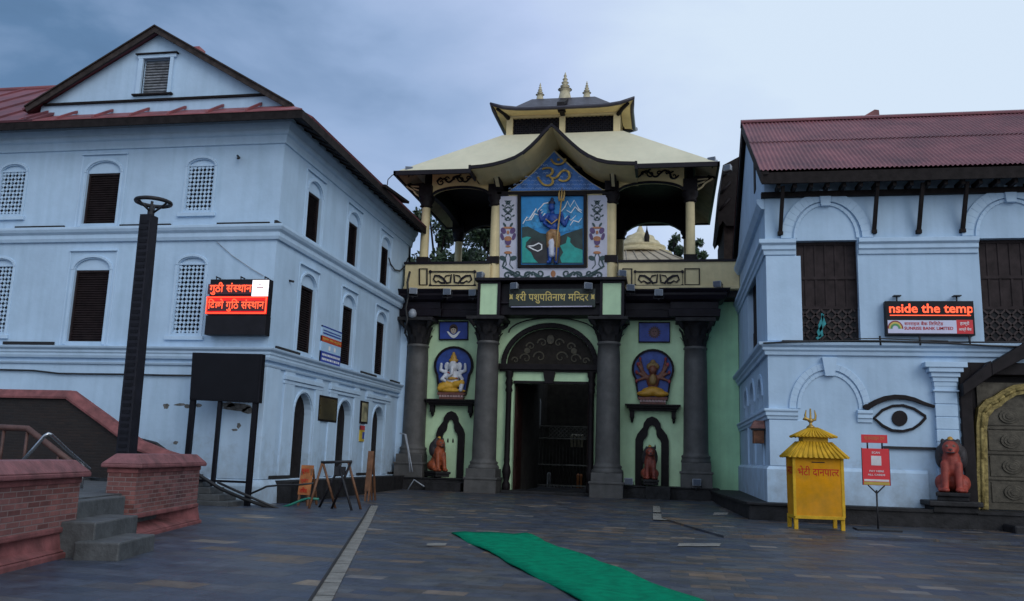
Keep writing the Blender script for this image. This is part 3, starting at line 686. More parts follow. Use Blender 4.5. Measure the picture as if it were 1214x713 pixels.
# arches: raised rings over the big openings, blind arch below
for o_ in (oA, oB, oC):
    mb = MB(RFm); c = (o_[0]+o_[1])/2; r = (o_[1]-o_[0])/2
    arcband(mb, c-r*.97, c+r*.97, 8.28, 1.0, .10, -.02, .05, 20); arcband(mb, c-r*1.02-.12, c+r*1.02+.12, 8.28, 1.12, .30, -.02, .09, 20)
    o = mb.build('arch_moulding', TRIM, hs, bevel=.01); mb = MB(RFm)
    mb.hexa([(c-.13, -.02, 9.25), (c+.13, -.02, 9.25), (c+.18, -.02, 9.75), (c-.18, -.02, 9.75), (c-.13, .15, 9.25), (c+.13, .15, 9.25), (c+.18, .15, 9.75), (c-.18, .15, 9.75)]); mb.build('keystone', TRIM, o, bevel=.01)
a0, a1 = rx(949, 480), rx(1018, 480); mb = MB(RFm)
arcband(mb, a0, a1, 3.24, .98, .10, -.02, .035, 20); arcband(mb, a0-.13, a1+.13, 3.24, 1.13, .19, -.02, .06, 20); o = mb.build('arch_moulding', TRIM, hs, bevel=.01)
c = rx(983, 442); mb = MB(RFm); mb.hexa([(c-.13, -.02, 4.18), (c+.13, -.02, 4.18), (c+.21, -.02, 4.72), (c-.21, -.02, 4.72), (c-.13, .15, 4.18), (c+.13, .15, 4.18), (c+.21, .17, 4.72), (c-.21, .17, 4.72)]); mb.build('keystone', TRIM, o, bevel=.01)
for a, b in side_arches: mb = MB(RSm); arcband(mb, a, b, 3.7, (b-a)/2*.9, .16, -.02, .05); mb.build('arch_moulding', TRIM, hs, bevel=.01)
mb = MB(RFm); mb.box(XR+.0, XR+1.0, -.02, .03, 1.6, 2.9); mb.box(XR, XR+1.0, -.02, .03, 5.2, 7.75)
mb.mp = RSm
for a, b in side_arches: mb.box(a-.28, a-.05, -.02, .06, 1.6, 2.92)
mb.each('corner_pier', TRIM, hs, bevel=.01)
# openings: brown boarded screens with a lattice foot
for o_ in (oA, oB, oC):
    mb = MB(RFm); u0, u1, z0, z1 = o_
    mb.box(u0, u1, -.30, -.26, z0, z1); n = 6
    for k in range(n+1):
        x = u0+(u1-u0)*k/n; mb.box(max(u0, x-.03), min(u1, x+.03), -.26, -.235 if 0 < k < n else -.2, z0+1.05, z1)
    for z in (z0, z0+1.0, z0+1.9, z1-.09): mb.box(u0+.03, u1-.03, -.26, -.22, z, z+.09)
    o = mb.build('window_screen', SHUT, hs)
    mb = MB(RFm); lattice(mb, u0+.08, u1-.08, z0+.10, z0+1.0, -.25, -.215, .30, .055); mb.build('lattice', mat('lattice_brown', (.05, .036, .036), .6, .2, spec=.2), o); mb = MB(RFm); mb.box(u0+.06, u1-.06, -.262, -.256, z0+.09, z0+1.0); mb.build('dark_opening', DARK, o)
mb = MB(RSm); mb.box(sA[0], sA[1], -.28, -.2, 5.25, 8.0); mb.box(sA[0]+.1, sA[1]-.1, -.2, -.17, 5.3, 6.3); mb.build('side_shutter', SHUT, hs)
for a, b in side_arches:
    mb = MB(lambda u, d, z: RSm(u, d-.28, z)); mb.sheet(arched(a-.01, b+.01, 3.3, 3.7, (b-a)/2*.9), [], 0); mb.build('dark_opening', mat('blue_grey_void', (.05, .06, .09), .8, .2), hs)
# ledge stone dark line on the string course
mb = MB(RFm); mb.box(XR+.4, 16, .02, .2, 5.165, 5.2); mb.build('ledge_strip', METAL, hs)
# rusticated pilaster beside the gilt door
mb = MB(RFm); p0, p1 = rx(1108, 500), rx(1134.5, 500); z = .62
while z < 3.75:
    mb.box(p0, p1, -.02, .15, z+.012, min(z+.34, 3.78)); z += .352
mb.box(p0+.02, p1-.02, -.02, .125, .62, 3.8)
for k in range(5):
    f = k/4; g = .16*f*f; z0_ = 3.80+.13*k; mb.box(p0-g, p1+g, -.02, .16+g, z0_, z0_+.13)
mb.box(p0-.05, p1+.05, -.02, .20, 3.78, 3.83); mb.box(p0-.26, p1+.26, -.02, .36, 4.45, 4.6)
mb.build('pilaster', TRIM, hs, bevel=.012)
mb = MB(RFm); mb.box(rx(1047, 528), p0, -.02, .09, rz(1047, 532), rz(1047, 529)); mb.build('pipe_rail', METAL, hs)
# painted eye in relief
def eye_pts(l): return [(x, y) for x, y in l]
mb = MB()
eo = [(1036, 496), (1046, 486.5), (1058, 481.5), (1070, 481), (1083, 485), (1096, 493.5), (1096.5, 496), (1090, 503), (1082, 508.5), (1070, 511.5), (1057, 510.5), (1046, 505)]
mb.pband(eo, 2.9, YR, .08, 0, True)
br = [(1026, 485), (1031, 481), (1038, 477), (1048, 473), (1060, 471), (1072, 471.5), (1083, 474), (1094, 478.5), (1107, 482.5)]
mb.pband(br, [5.5, 6, 5.6, 5.6, 5.2, 4.8, 4.2, 3.6, 2.6], YR, .12, 0)
mb.lathe([(.001, -.02), (.15, -.01), (.15, .0)], 0, 0, 12) if False else None
c = P(1026.5, 483.5, Y=YR); mb.plate([(1026.5+4*math.cos(a*PI/6), 482.8+3.4*math.sin(a*PI/6)) for a in range(12)], YR, .122)
mb.plate([(1066+9.3*math.cos(a*PI/12), 496.3+9.3*math.sin(a*PI/12)) for a in range(24)], YR, .07)
o = mb.build('painted_eye', BWOOD, hs, bevel=.012)
mb = MB(); mb.plate([(x, y) for x, y in eo], YR, .028); mb.build('eye_white', TRIM, o)
# roof: corrugated sheets
def corrug(mb, a, b, h, pitch, amp, th=.03, mi=0):
    """corrugated sheet: a->b along the eave, h = vector up the slope"""
    a = Vector(a); b = Vector(b); h = Vector(h); e_ = b-a; n = int(e_.length/pitch*6); nn = e_.cross(h).normalized()
    if nn.z < 0: nn = -nn
    vs = []
    for i in range(n+1):
        o = nn*amp*math.sin(i/6*2*PI); p = a+e_*(i/n)+o; vs += [tuple(p), tuple(p+h)]
    mb.add(vs, [(2*i, 2*i+2, 2*i+3, 2*i+1) for i in range(n)], mi, True)
RX0 = P(901, 202, Y=YR-.85).x
mb = MB(); up1 = Vector((0, RIDY-(YR-.85), RZR-EZR)); L1 = up1*.53
corrug(mb, (RX0, YR-.85, EZR), (RE, YR-.85, EZR), L1, .13, .022)
corrug(mb, (RX0, YR-.85+L1.y*.97, EZR+L1.z*.97+.03), (RE, YR-.85+L1.y*.97, EZR+L1.z*.97+.03), up1-L1*.97, .13, .022)
corrug(mb, (RX0, 2*RIDY-(YR-.85), EZR), (RE, 2*RIDY-(YR-.85), EZR), (0, -up1.y, up1.z), .13, .022)
mb.build('roof', REDMET, hs)
mb = MB(); q = .28
mb.hexa([(RX0-.02, RIDY-q, RZR-.10), (RE, RIDY-q, RZR-.10), (RE, RIDY+q, RZR-.10), (RX0-.02, RIDY+q, RZR-.10), (RX0-.02, RIDY-q, RZR-.03), (RE, RIDY-q, RZR-.03), (RE, RIDY, RZR+.12), (RX0-.02, RIDY, RZR+.12)])
mb.build('ridge_cap', REDMET, hs)
c = P(1033, 131, Y=RIDY+1); mb = MB(); mb.prism([(c.x-.75, c.z-.5), (c.x+.3, c.z-.5), (c.x+.27, c.z+.0), (c.x+.12, c.z+.03)], RIDY+1, RIDY+3, 1); mb.build('roof_dormer', REDTRIM, hs)
mb = MB()       # dark fascia, soffit boards, rafter ends
mb.box(RX0+.05, RE, YR-.80, YR-.72, EZR-.40, EZR-.06); mb.hexa([(RX0+.1, YR-.74, EZR-.36), (RE, YR-.74, EZR-.36), (RE, YR, EZR-.02), (RX0+.1, YR, EZR-.02), (RX0+.1, YR-.74, EZR-.31), (RE, YR-.74, EZR-.31), (RE, YR, EZR+.05), (RX0+.1, YR, EZR+.05)])
k = RX0+.5
while k < RE: mb.box(k, k+.10, YR-.66, YR+.05, EZR-.50, EZR-.34); k += .46
mb.box(XR-.1, RE, YR-.16, YR+.02, EZR-.62, EZR-.46)
mb.build('eave', DWOOD, hs)
mb = MB()       # barge boards at the gable
for s_ in (-1, 1):
    ye = RIDY+s_*up1.y; q = [(ye, EZR-.06), (RIDY, RZR-.04), (RIDY, RZR-.42), (ye, EZR-.40)]
    mb.prism(q, RX0+.02, RX0+.09, 0)
    mb.prism([(ye, EZR-.05), (RIDY, RZR-.03), (RIDY, RZR-.11), (ye, EZR-.13)], RX0+.08, XR+.05, 0)
mb.build('barge_board', DWOOD, hs)
mb = MB(RSm); mb.box(28.6, 29.1, -.03, .03, 10.6, 11.9); mb.build('gable_vent', DARK, hs)
for x, y0, y1 in ((926, 222, 277), (1037, 222, 275), (1090, 220, 275), (1142, 217, 274)):
    a = P(x-1, y1, Y=YR-.06); mb = MB(); zt = EZR-.42
    mb.hexa([(a.x-.055, YR-.02, a.z), (a.x+.055, YR-.02, a.z), (a.x+.055, YR-.12, a.z-.03), (a.x-.055, YR-.12, a.z-.03), (a.x-.0, YR-.48, zt), (a.x+.10, YR-.48, zt), (a.x+.10, YR-.62, zt), (a.x-.0, YR-.62, zt)])
    mb.box(a.x-.075, a.x+.075, YR-.15, YR, a.z-.06, a.z+.05)
    mb.build('eave_strut', DWOOD, hs, bevel=.008)
# the gilt door with its dark carved surround
dc = dl+dw/2
mb = MB(RFm); mb.box(dl-.02, dl+.28, -.3, .12, ZB, 4.62); mb.box(dl+dw-.28, dl+dw+.02, -.3, .12, ZB, 4.62); mb.box(dl+.28, dl+dw-.28, -.3, .10, 4.28, 4.62)
mb.box(dl+.28, dl+dw-.28, -.36, -.3, ZB, 4.28)
z = ZB+.3
while z < 4.2: mb.box(dl-.045, dl+.02, .02, .10, z, z+.22); z += .36
o = mb.build('door_surround', BWOOD, hs, bevel=.015)
g = [(1156, 588), (1157, 545), (1156.5, 505), (1159, 484), (1168, 474), (1178, 470), (1186, 464), (1200, 457), (1216, 455)]
qo = [P(x, y, Y=YR+.1) for x, y in g]; ins = [(1170, 588), (1170, 545), (1169, 510), (1171, 495), (1178, 486), (1186, 482), (1192, 476), (1204, 469), (1216, 467)]
qi = [P(x, y, Y=YR+.1) for x, y in ins]; mb = MB(); Lp = [(p.x, p.z) for p in qo]; Li = [(p.x, p.z) for p in qi]; dc = Lp[-1][0]+.25
Lp = Lp+[(2*dc-x, z) for x, z in reversed(Lp)]; Li = Li+[(2*dc-x, z) for x, z in reversed(Li)]
Lp[0] = (Lp[0][0], ZB); Li[0] = (Li[0][0], ZB); Lp[-1] = (Lp[-1][0], ZB); Li[-1] = (Li[-1][0], ZB)
for i in range(len(Lp)-1):
    qq = [Lp[i], Lp[i+1], Li[i+1], Li[i]]; mb.hexa([(p[0], YR+.02, p[1]) for p in qq]+[(p[0], YR+.28, p[1]) for p in qq])
for i in range(0, len(Lp)-1):       # beaded rim
    a, b = Vector(Lp[i])*.5+Vector(Li[i])*.5, Vector(Lp[i+1])*.5+Vector(Li[i+1])*.5; mb.tube([(a.x, YR+.02, a.y), (b.x, YR+.02, b.y)], .05, 6)
GILT = mat('gilt_frame', (.30, .23, .085), .6, .45, 9, .6, 25, metal=.15, spec=.2)
mb.build('door_frame', GILT, o)
q = [P(x, y, Y=YR+.02) for x, y in ((1146, 451), (1158, 450), (1147, 462))]; mb = MB(); mb.prism([(p.x, p.z) for p in q], YR-.14, YR+.01, 1); mb.build('gilt_corner', GILT, o)
mb = MB(); x0, x1 = Li[0][0]-.05, Li[-1][0]+.05; mb.box(x0, x1, YR+.24, YR+.30, ZB, 4.1)
for xa in (x0+.1, dc+.03):
    xb = xa+(x1-x0)/2-.13
    for za, zb in ((.8, 1.35), (1.5, 2.05), (2.2, 2.75), (2.9, 3.4)):
        mb.box(xa+.12, xb-.12, YR+.21, YR+.25, za, zb)
        for k in range(3):
            r_ = .2-.06*k; ccx, ccz = (xa+xb)/2, (za+zb)/2; pts = [(ccx+r_*1.3*math.cos(2*PI*i/14), ccz+r_*math.sin(2*PI*i/14)) for i in range(14)]; mb.prism(pts, YR+.17-.02*k, YR+.23, 1)
    mb.box(xa, xb, YR+.19, YR+.25, 1.40, 1.46); mb.box(xa, xb, YR+.19, YR+.25, 2.10, 2.16); mb.box(xa, xb, YR+.19, YR+.25, 2.79, 2.85)
mb.build('door_leaf', BRONZE, o, bevel=.012)
mb = MB(); a = P(1141, 470, Y=YR-.35); b = P(1175, 446, Y=YR-.35); c = P(1216, 424, Y=YR-.35)
hp = [(a.x, a.z), (b.x, b.z), (c.x, c.z), (dc-.02, c.z+.16)]; hp += [(2*dc-x, z) for x, z in reversed(hp)]
for p_, q_ in zip(hp, hp[1:]):
    mb.hexa([(p_[0], YR-.45, p_[1]), (q_[0], YR-.45, q_[1]), (q_[0], YR+.0, q_[1]+.0), (p_[0], YR+.0, p_[1]), (p_[0], YR-.45, p_[1]+.34), (q_[0], YR-.45, q_[1]+.42), (q_[0], YR+.0, q_[1]+.42), (p_[0], YR+.0, p_[1]+.34)])
mb.build('carved_hood', BWOOD, o, bevel=.02)
# plinth in front of and beside the house
pl = [(P(846, 586, Z=.5).x, YG-.2), (1.72, 31.4), (2.15, YR-.65), (3.2, YR-.82), (7.4, YR-.82), (8.9, YR-.82), (30, YR-.82), (30, YR+.3), (XR+.3, YR+.3), (XR+.3, YG-.2)]
mb = MB(); mb.prism(pl, 0, .50, 2); mb.prism([(x-(.05 if i < 3 else 0), y-(.05 if 1 < i < 7 else 0)) for i, (x, y) in enumerate(pl)], .50, .58, 2)
o = mb.build('stone_plinth', DSTONE, bevel=.02); tag(o, 'dark stone plinth along the foot of the house with the painted eye', 'plinth')
mb = MB(); q = P(1196, 622, Y=24.9); mb.box(q.x, q.x+5, 24.5, 25.36, 0, .30); o = mb.build('door_step', DSTONE, bevel=.05); tag(o, 'dark stone step before the plinth of the gilt door', 'step')
# dark timber roof behind, squeezed between gate and house
pts = [(857, 196), (876, 186), (883, 186), (884, 250), (884, 330), (861, 330), (859, 306), (861, 268), (857, 262), (853, 268), (850.5, 262)]
q = [P(x, y, Y=37.6) for x, y in pts]
tb = thing('timber_house', 'dark timber house end with jutting eave between the gate and the white house', 'house', (2.4, 38, 0))
mb = MB(); mb.box(q[6].x, q[4].x, 37.9, 43, 0, q[7].z+.2); mb.build('wall', mat('brown_timber', (.035, .024, .021), .75, .3, 4, .2, spec=.2), tb)
mb = MB(); mb.prism([(p.x, p.z) for p in pts and q[:4]]+[(q[3].x, q[7].z), (q[7].x, q[7].z)]+[(p.x, p.z) for p in q[8:]], 37.6, 42, 1); mb.build('eave', DWOOD, tb)
for k in range(3):
    z = q[8].z+.5+.75*k; mb = MB(); x = q[10].x+.04+.05*k; mb.tube([(x+.1, 37.55, z), (x+.5, 37.55, z+.5)], .06, 6); mb.build('eave_strut', BWOOD, tb)

# ================================================================== TEMPLE GATE
gate = thing('temple_gate', 'mint green temple gate with grey columns, a cream pavilion roof and three spires', 'gate', (-5, 36, 0))
YC, YA = 35.5, 36.1            # big columns, arch wall
GA = lambda u, d, z: (u, YA-d, z)
GB = lambda u, d, z: (u, YG-d, z)
cx = [-10.85, -7.55, -2.48, 1.02]
# ---- lower storey
d0, d1, dz = PX(608, 500, YA), PX(698, 500, YA), PZ(652, 455, YA)
t0, t1, tz, tr_ = PX(600, 434, YA), PX(704, 434, YA), PZ(652, 433, YA), PZ(652, 389, YA)-PZ(652, 433, YA)
mb = MB(GA); mb.sheet(rect(cx[1]-.2, cx[2]+.2, .1, 7.6), [rect(d0, d1, .16, dz), arched(t0, t1, tz, tz, tr_, 20)], .35)
mb.mp = GB
mb.sheet(rect(-11.61, cx[1]+.1, .1, 7.7), [], 0); mb.sheet(rect(cx[2]-.1, 1.45, .1, 7.7), [], 0)
mb.mp = lambda a, b, c: (a, b, c)
mb.box(-11.61, d0-.45, YG+.02, 44, .0, 8.5); mb.box(d1+.45, 1.45, YG+.02, 44, .0, 8.5)
mb.box(d0-.45, cx[1]+.05, YA+.36, YG+.3, .1, 7.5) if d0-.45 > cx[1]+.05 else None
mb.build('wall', MINT, gate)
mb = MB(); mb.box(1.5, XR-.02, 36.9, 38.5, .3, 8.6); mb.build('wing_wall', OLIVE, gate)
mb = MB(); mb.box(-11.61, 1.5, 36.2, 36.58, 7.45, 7.5); mb.mp = GA
a = arcpts(t0, t1, tz, tr_, 24)
arcband(mb, t0, t1, tz, tr_, .20, -.02, .16, 24)
mb.box(t0-.3, t1+.3, -.02, .22, tz-.22, tz+.02); mb.box(t0-.25, t1+.25, -.02, .14, tz-.30, tz-.22)
c = PX(651.5, 446, YA); mb.hexa([(c-.17, -.02, dz-.02), (c+.17, -.02, dz-.02), (c+.26, -.02, tz-.25), (c-.26, -.02, tz-.25), (c-.17, .16, dz-.02), (c+.17, .16, dz-.02), (c+.26, .18, tz-.25), (c-.26, .18, tz-.25)])
mb.box(d0-.02, d1+.02, -.02, .05, dz-.02, dz+.10)
mb.build('arch_surround', BWOOD, gate, bevel=.015)
# carved tympanum
mb = MB(lambda u, d, z: (u, YA+.18-d, z)); mb.sheet(arched(t0-.02, t1+.02, tz-.05, tz, tr_, 20), [], 0); o = mb.build('tympanum', mat('tympanum_brown', (.016, .011, .008), .6, .3, 5, .3, spec=.2), gate)
mb = MB(); cc = (t0+t1)/2
def spiral(cx_, cz_, r, turns, a0, flip=1, n=22): return [(cx_+flip*r*(1-i/n)*math.cos(a0+turns*2*PI*i/n), cz_+r*(1-i/n)*math.sin(a0+turns*2*PI*i/n)) for i in range(n)]
for f in (1, -1):
    for (dx, dz_, r) in ((.45, .35, .28), (1.05, .28, .25), (1.5, .2, .16), (.35, .95, .22), (.85, .8, .2)): mb.band(spiral(cc+f*dx, tz+dz_, r, 1.2, 0, f), [.06-.0015*i for i in range(22)], YA+.18, .035, 0)
    mb.prism([(cc+f*(1.0+.13*math.cos(a_*PI/5)), tz+.62+.13*math.sin(a_*PI/5)) for a_ in range(10)], YA+.13, YA+.18, 1)
mb.prism([(cc+.16*math.cos(a_*PI/6), tz+1.1+.2*math.sin(a_*PI/6)) for a_ in range(12)], YA+.1, YA+.18, 1)
mb.each('gilt_tracery', mat('old_gilt', (.055, .042, .018), .5, .5, 9, .3), o)
# turned door posts
for x in (PX(602, 510, YA-.15), PX(700.5, 510, YA-.15)):
    pr = [(.13, .2), (.17, .3), (.17, .5), (.11, .62), (.15, .8), (.19, 1.0), (.15, 1.2), (.11, 1.35), (.13, 1.5)]; zt = tz-.30
    pr += [(.12, 1.6), (.115, zt-.9), (.16, zt-.8), (.12, zt-.66), (.17, zt-.5), (.12, zt-.3), (.17, zt-.18), (.17, zt)]
    mb = MB(); mb.lathe(pr, x, YA-.17, 14); mb.build('door_post', BWOOD, gate)
# passage behind the door
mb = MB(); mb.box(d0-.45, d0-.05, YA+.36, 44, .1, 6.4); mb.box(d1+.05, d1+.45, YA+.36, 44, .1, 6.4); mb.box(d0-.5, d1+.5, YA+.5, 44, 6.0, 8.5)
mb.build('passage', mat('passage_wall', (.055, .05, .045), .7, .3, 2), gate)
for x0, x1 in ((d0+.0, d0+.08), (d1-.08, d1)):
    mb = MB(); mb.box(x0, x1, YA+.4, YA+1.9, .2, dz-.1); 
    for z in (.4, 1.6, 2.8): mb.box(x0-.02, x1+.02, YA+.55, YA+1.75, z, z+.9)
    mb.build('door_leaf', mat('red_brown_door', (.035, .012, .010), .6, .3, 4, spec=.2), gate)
# ---- columns
def column(x, y, zb, zc, zt, r, bw):
    mb = MB()
    mb.box(x-bw, x+bw, y-bw, y+bw, zb, zb+.62); mb.box(x-bw*.93, x+bw*.93, y-bw*.93, y+bw*.93, zb+.62, zb+.98)
    mb.box(x-bw*1.06, x+bw*1.06, y-bw*1.06, y+bw*1.06, zb+.55, zb+.64)
    b = mb.build('column_base', STONE, gate, bevel=.02)
    mb = MB(); h0 = zb+.98
    mb.lathe([(bw*.95, h0), (bw*.97, h0+.05), (bw*.92, h0+.13), (r*1.12, h0+.17), (r*1.16, h0+.22), (r*1.16, h0+.27), (r*1.03, h0+.32), (r, h0+.42), (r*.985, h0+1.5), (r*.93, zc-.6), (r*.88, zc-.14), (r*.96, zc-.12), (r*.98, zc-.07), (r*.9, zc)], x, y, 28)
    mb.build('column_shaft', STONE, gate)
    mb = MB(); H = zt-zc
    mb.lathe([(r*.86, zc), (r*.9, zc+.1), (r*.9, zc+H*.5), (r*1.05, zc+H*.75), (r*1.3, zc+H*.86)], x, y, 24)
    for row, (rz0, rz1, rr) in enumerate(((.02, .42, 1.0), (.25, .72, 1.1))):
        for k in range(10):
            a = 2*PI*(k+.5*row)/10; ca, sa = math.cos(a), math.sin(a); q = []
            for t, rad, wdt in ((0, rr*.9, .11), (.55, rr*1.02, .13), (.85, rr*1.22, .10), (1, rr*1.26, .04)):
                z = zc+H*(rz0+(rz1-rz0)*t)
                for sg in (-1, 1): q.append((x+ca*r*rad-sa*wdt*sg, y+sa*r*rad+ca*wdt*sg, z-(.06 if t == 1 else 0)))
            mb.add(q, [(0, 1, 3, 2), (2, 3, 5, 4), (4, 5, 7, 6)], 0, True)
    for sx_ in (-1, 1):
        for sy__ in (-1, 1): mb.tube([(x+sx_*r*1.0, y+sy__*r*1.0, zc+H*.6), (x+sx_*r*1.22, y+sy__*r*1.22, zc+H*.78), (x+sx_*r*1.3, y+sy__*r*1.3, zc+H*.9)], [.05, .1, .13], 8)
    w_ = r*1.62; mb.box(x-w_, x+w_, y-w_, y+w_, zc+H*.86, zt)
    mb.build('column_capital', mat('dark_capital', (.022, .02, .022), .65, .3, 5, .3, spec=.25), gate, bevel=.015)
zt1 = PZ(578, 378, YC)
for x in cx[1:3]: column(x, YC, .12, PZ(578, 405, YC), zt1, .50, .66)
zt2 = PZ(492, 379, 36.35)
for x in (cx[0], cx[3]): column(x, 36.35, .62, PZ(492, 409, 36.35), zt2, .50, .62)
# ---- entablature
ZE0, ZE1 = PZ(520, 377, 36.3), PZ(520, 346, 36.1)
mb = MB()
pf = [(-.3, ZE0), (.55, ZE0), (.58, ZE0+.30), (.50, ZE0+.33), (.50, ZE0+.62), (.70, ZE0+.70), (.82, ZE0+.86), (.82, ZE0+.95), (.95, ZE1-.05), (.95, ZE1), (-.3, ZE1)]
mb.sweep([(-11.61, YG-.28), (-10.3, YG-.28), (-10.3, YG), (cx[1]-.62, YG)], pf); mb.sweep([(cx[2]+.62, YG), (.50, YG), (.50, YG-.28), (1.45, YG-.28), (1.45, YG+2)], pf)
mb.box(1.5, XR-.02, 36.6, 37, 8.3, ZE1-.01)
mb.each('entablature', BLACKP, gate, bevel=.012)
# mint blocks above the big columns, dark centre with the recess for the name board
ZC1 = PZ(652, 334, 34.95)
yq = 34.85
mb = MB()
bx = [(PX(566, 356, yq), PX(593, 356, yq)), (PX(711, 356, yq), PX(740, 356, yq))]
for a, b in bx: mb.box(a+.12, b-.12, yq, 36.3, zt1+.05, ZC1-.08)
mb.each('pedestal_block', MINT, gate)
mb = MB()
for a, b in bx:
    mb.box(a, a+.12, yq-.05, 36.3, zt1, ZC1); mb.box(b-.12, b, yq-.05, 36.3, zt1, ZC1); mb.box(a+.12, b-.12, yq-.05, 36.3, ZC1-.1, ZC1); mb.box(a+.12, b-.12, yq-.05, 36.3, zt1, zt1+.07)
mb.box(bx[0][1]-.002, bx[1][0]+.002, yq+.25, 36.08, zt1+.1, ZC1-.06)
mb.box(bx[0][0]-.1, bx[1][1]+.1, yq-.22, 36.3, ZC1, ZC1+.12)
mb.box(bx[0][1], bx[1][0], yq+.08, yq+.26, zt1+.55, zt1+.62)
a_, b_ = bx[0][1], bx[1][0]
mb.build('frieze_frame', BLACKP, gate, bevel=.012)
mb = MB(GA)
arcband(mb, a_+.25, b_-.25, zt1-.55, .62, .05, .25, .32, 20); mb.build('hanging_arch', BWOOD, gate)
# ---- balcony parapet
ZP1 = PZ(540, 312, 36.0); YB = 35.75
def scroll_panel(mb, x0, x1, y0, y1, Y):
    mb.pband([(x0, y0), (x1, y0), (x1, y1), (x0, y1)], 1.6, Y, .05, 0, True)
    for xx in (x0, x1):
        for yy in (y0, y1): mb.plate([(xx+1.9*math.cos(a*PI/4), yy+1.9*math.sin(a*PI/4)) for a in range(8)], Y, .06)
    c = (x0+x1)/2; h = (y1-y0)/2; m_ = (y0+y1)/2; w_ = (x1-x0)/2
    for f in (1, -1):
        mb.pband([(c+f*1.5, y0+3), (c+f*2.5, y1-4), (c+f*7, y1-3), (c+f*w_*.42, m_), (c+f*w_*.6, y0+5), (c+f*w_*.8, y0+4.5), (c+f*w_*.86, m_+1), (c+f*w_*.74, y1-4), (c+f*w_*.62, y1-6)], [1.4, 2, 2.4, 2.8, 2.6, 2.2, 1.8, 1.6, 1], Y, .05)
        mb.pband([(c+f*w_*.35, y1-3.4), (c+f*w_*.5, y1-3.2), (c+f*w_*.66, y1-6)], [2.2, 2.2, 1], Y, .052)
        mb.pband([(c+f*3, y0+4), (c+f*8, y0+5), (c+f*10, m_)], [1, 1.6, .8], Y, .048)
mb = MB(); xe = PX(878, 325, YB)
mb.box(-11.45, bx[0][0]+.3, YB, YB+.25, ZE1-.02, ZP1-.1); mb.box(bx[1][1]-.3, XR-.02, YB, YB+.25, ZE1-.02, ZP1-.1); mb.box(-11.4, -11.2, YB+.25, 43, ZE1-.02, ZP1-.1); mb.box(-11.2, XR-.05, 42.8, 43, ZE1-.02, ZP1-.1)
mb.box(-11.45, XR-.02, YB-.12, YB, ZE1+.0, ZE1+.14)
o = mb.build('balcony_parapet', CREAM, gate, bevel=.012)
mb = MB(); mb.box(-11.5, bx[0][0]+.3, YB-.06, YB+.3, ZP1-.1, ZP1); mb.box(bx[1][1]-.3, XR-.02, YB-.06, YB+.3, ZP1-.1, ZP1); mb.box(-11.2, XR, 42.75, 43.05, ZP1-.1, ZP1)
mb.build('hand_rail', BLACKP, o)
for x0, x1 in ((510.5, 563), (753, 809)):
    mb = MB(); scroll_panel(mb, x0, x1, 322.5, 339, YB); mb.build('scroll_ornament', BLACKP, o)
for x0, x1 in ((497.5, 506.5), (738.5, 749), (812, 829)):
    mb = MB(); mb.pband([(x0, 319), (x1, 319), (x1, 338), (x0, 338)], 1.6, YB, .05, 0, True); mb.build('panel_frame', BLACKP, o)
mb = MB(); mb.box(-11.4, XR-.05, YB+.2, 43, ZE1-.3, ZE1+.02); mb.build('balcony_floor', DSTONE, gate)
# ---- pavilion
YP, YPR = 36.3, 42.5
px_ = [PX(504, 275, YP), PX(586, 290, YP), PX(725, 290, YP), PX(818.5, 280, YP)]
ZS = PZ(550, 246, YP); ZSP = PZ(545, 234, YP); ZAT = PZ(547, 223, YP); ZTOP = PZ(545, 205, YP)+.15
for i, x in enumerate(px_):
    for y in (YP, YPR):
        mb = MB(); r = .20
        mb.lathe([(r*1.3, ZE1), (r*1.3, ZP1-.0), (r*1.25, ZP1+.05), (r, ZP1+.1), (r*.94, ZS)], x, y, 16); mb.build('pavilion_column', CREAM, gate)
        mb = MB(); mb.box(x-r*1.35, x+r*1.35, y-r*1.35, y+r*1.35, ZP1-.01, ZP1+.30); mb.build('column_foot', BWOOD, gate); mb = MB(); mb.lathe([(r*.9, ZS-.02), (r*1.5, ZS+.06), (r*1.2, ZS+.14), (r*1.7, ZS+.3), (r*1.7, ZSP+.02)], x, y, 16); mb.box(x-r*1.5, x+r*1.5, y-r*1.5, y+r*1.5, ZSP, ZSP+.5); mb.build('pavilion_capital', BWOOD, gate)
def spandrel(mb, a, b, Y, t, zs=None, za=None):
    zs = zs or ZSP; za = za or ZAT
    p = [(a, zs)]+arcpts(a, b, zs, za-zs, 14)[1:-1]+[(b, zs), (b, ZTOP), (a, ZTOP)]
    mb.prism(p, Y, Y+t, 1)
def spandrel_side(mb, X, t):
    p = [(YP, ZSP)]+arcpts(YP, YPR, ZSP, ZAT-ZSP, 14)[1:-1]+[(YPR, ZSP), (YPR, ZTOP), (YP, ZTOP)]; mb.prism(p, X, X+t, 0)
mb = MB(); spandrel(mb, px_[0]+.25, px_[1]-.25, YP-.12, .24); spandrel(mb, px_[2]+.25, px_[3]-.25, YP-.12, .24)
mb.each('arched_beam', MATS['soffit_yellow'] if 'soffit_yellow' in MATS else mat('soffit_yellow', (.88, .68, .32), .6, .08, 1.5), gate)
ZSr, ZAr = P(812, 289, Y=YPR).z, P(785, 263.5, Y=YPR).z
mb = MB(); spandrel(mb, px_[0], px_[1], YPR-.1, .3, ZSr, ZAr); spandrel(mb, px_[2], px_[3], YPR-.1, .3, ZSr, ZAr); spandrel_side(mb, px_[0]-.12, .25); spandrel_side(mb, px_[3]-.12, .25)
mb.box(px_[1], px_[2], YPR-.1, YPR+.2, ZE1, ZTOP)
mb.box(px_[0]-.3, px_[3]+.3, YP, YPR+.2, ZTOP-.1, ZTOP); mb.box(px_[1]-.05, px_[1]+.1, YP+.3, YP+2.5, ZE1, ZTOP-.1) ; mb.box(px_[2]-.1, px_[2]+.05, YP+.3, YP+2.5, ZE1, ZTOP-.1)
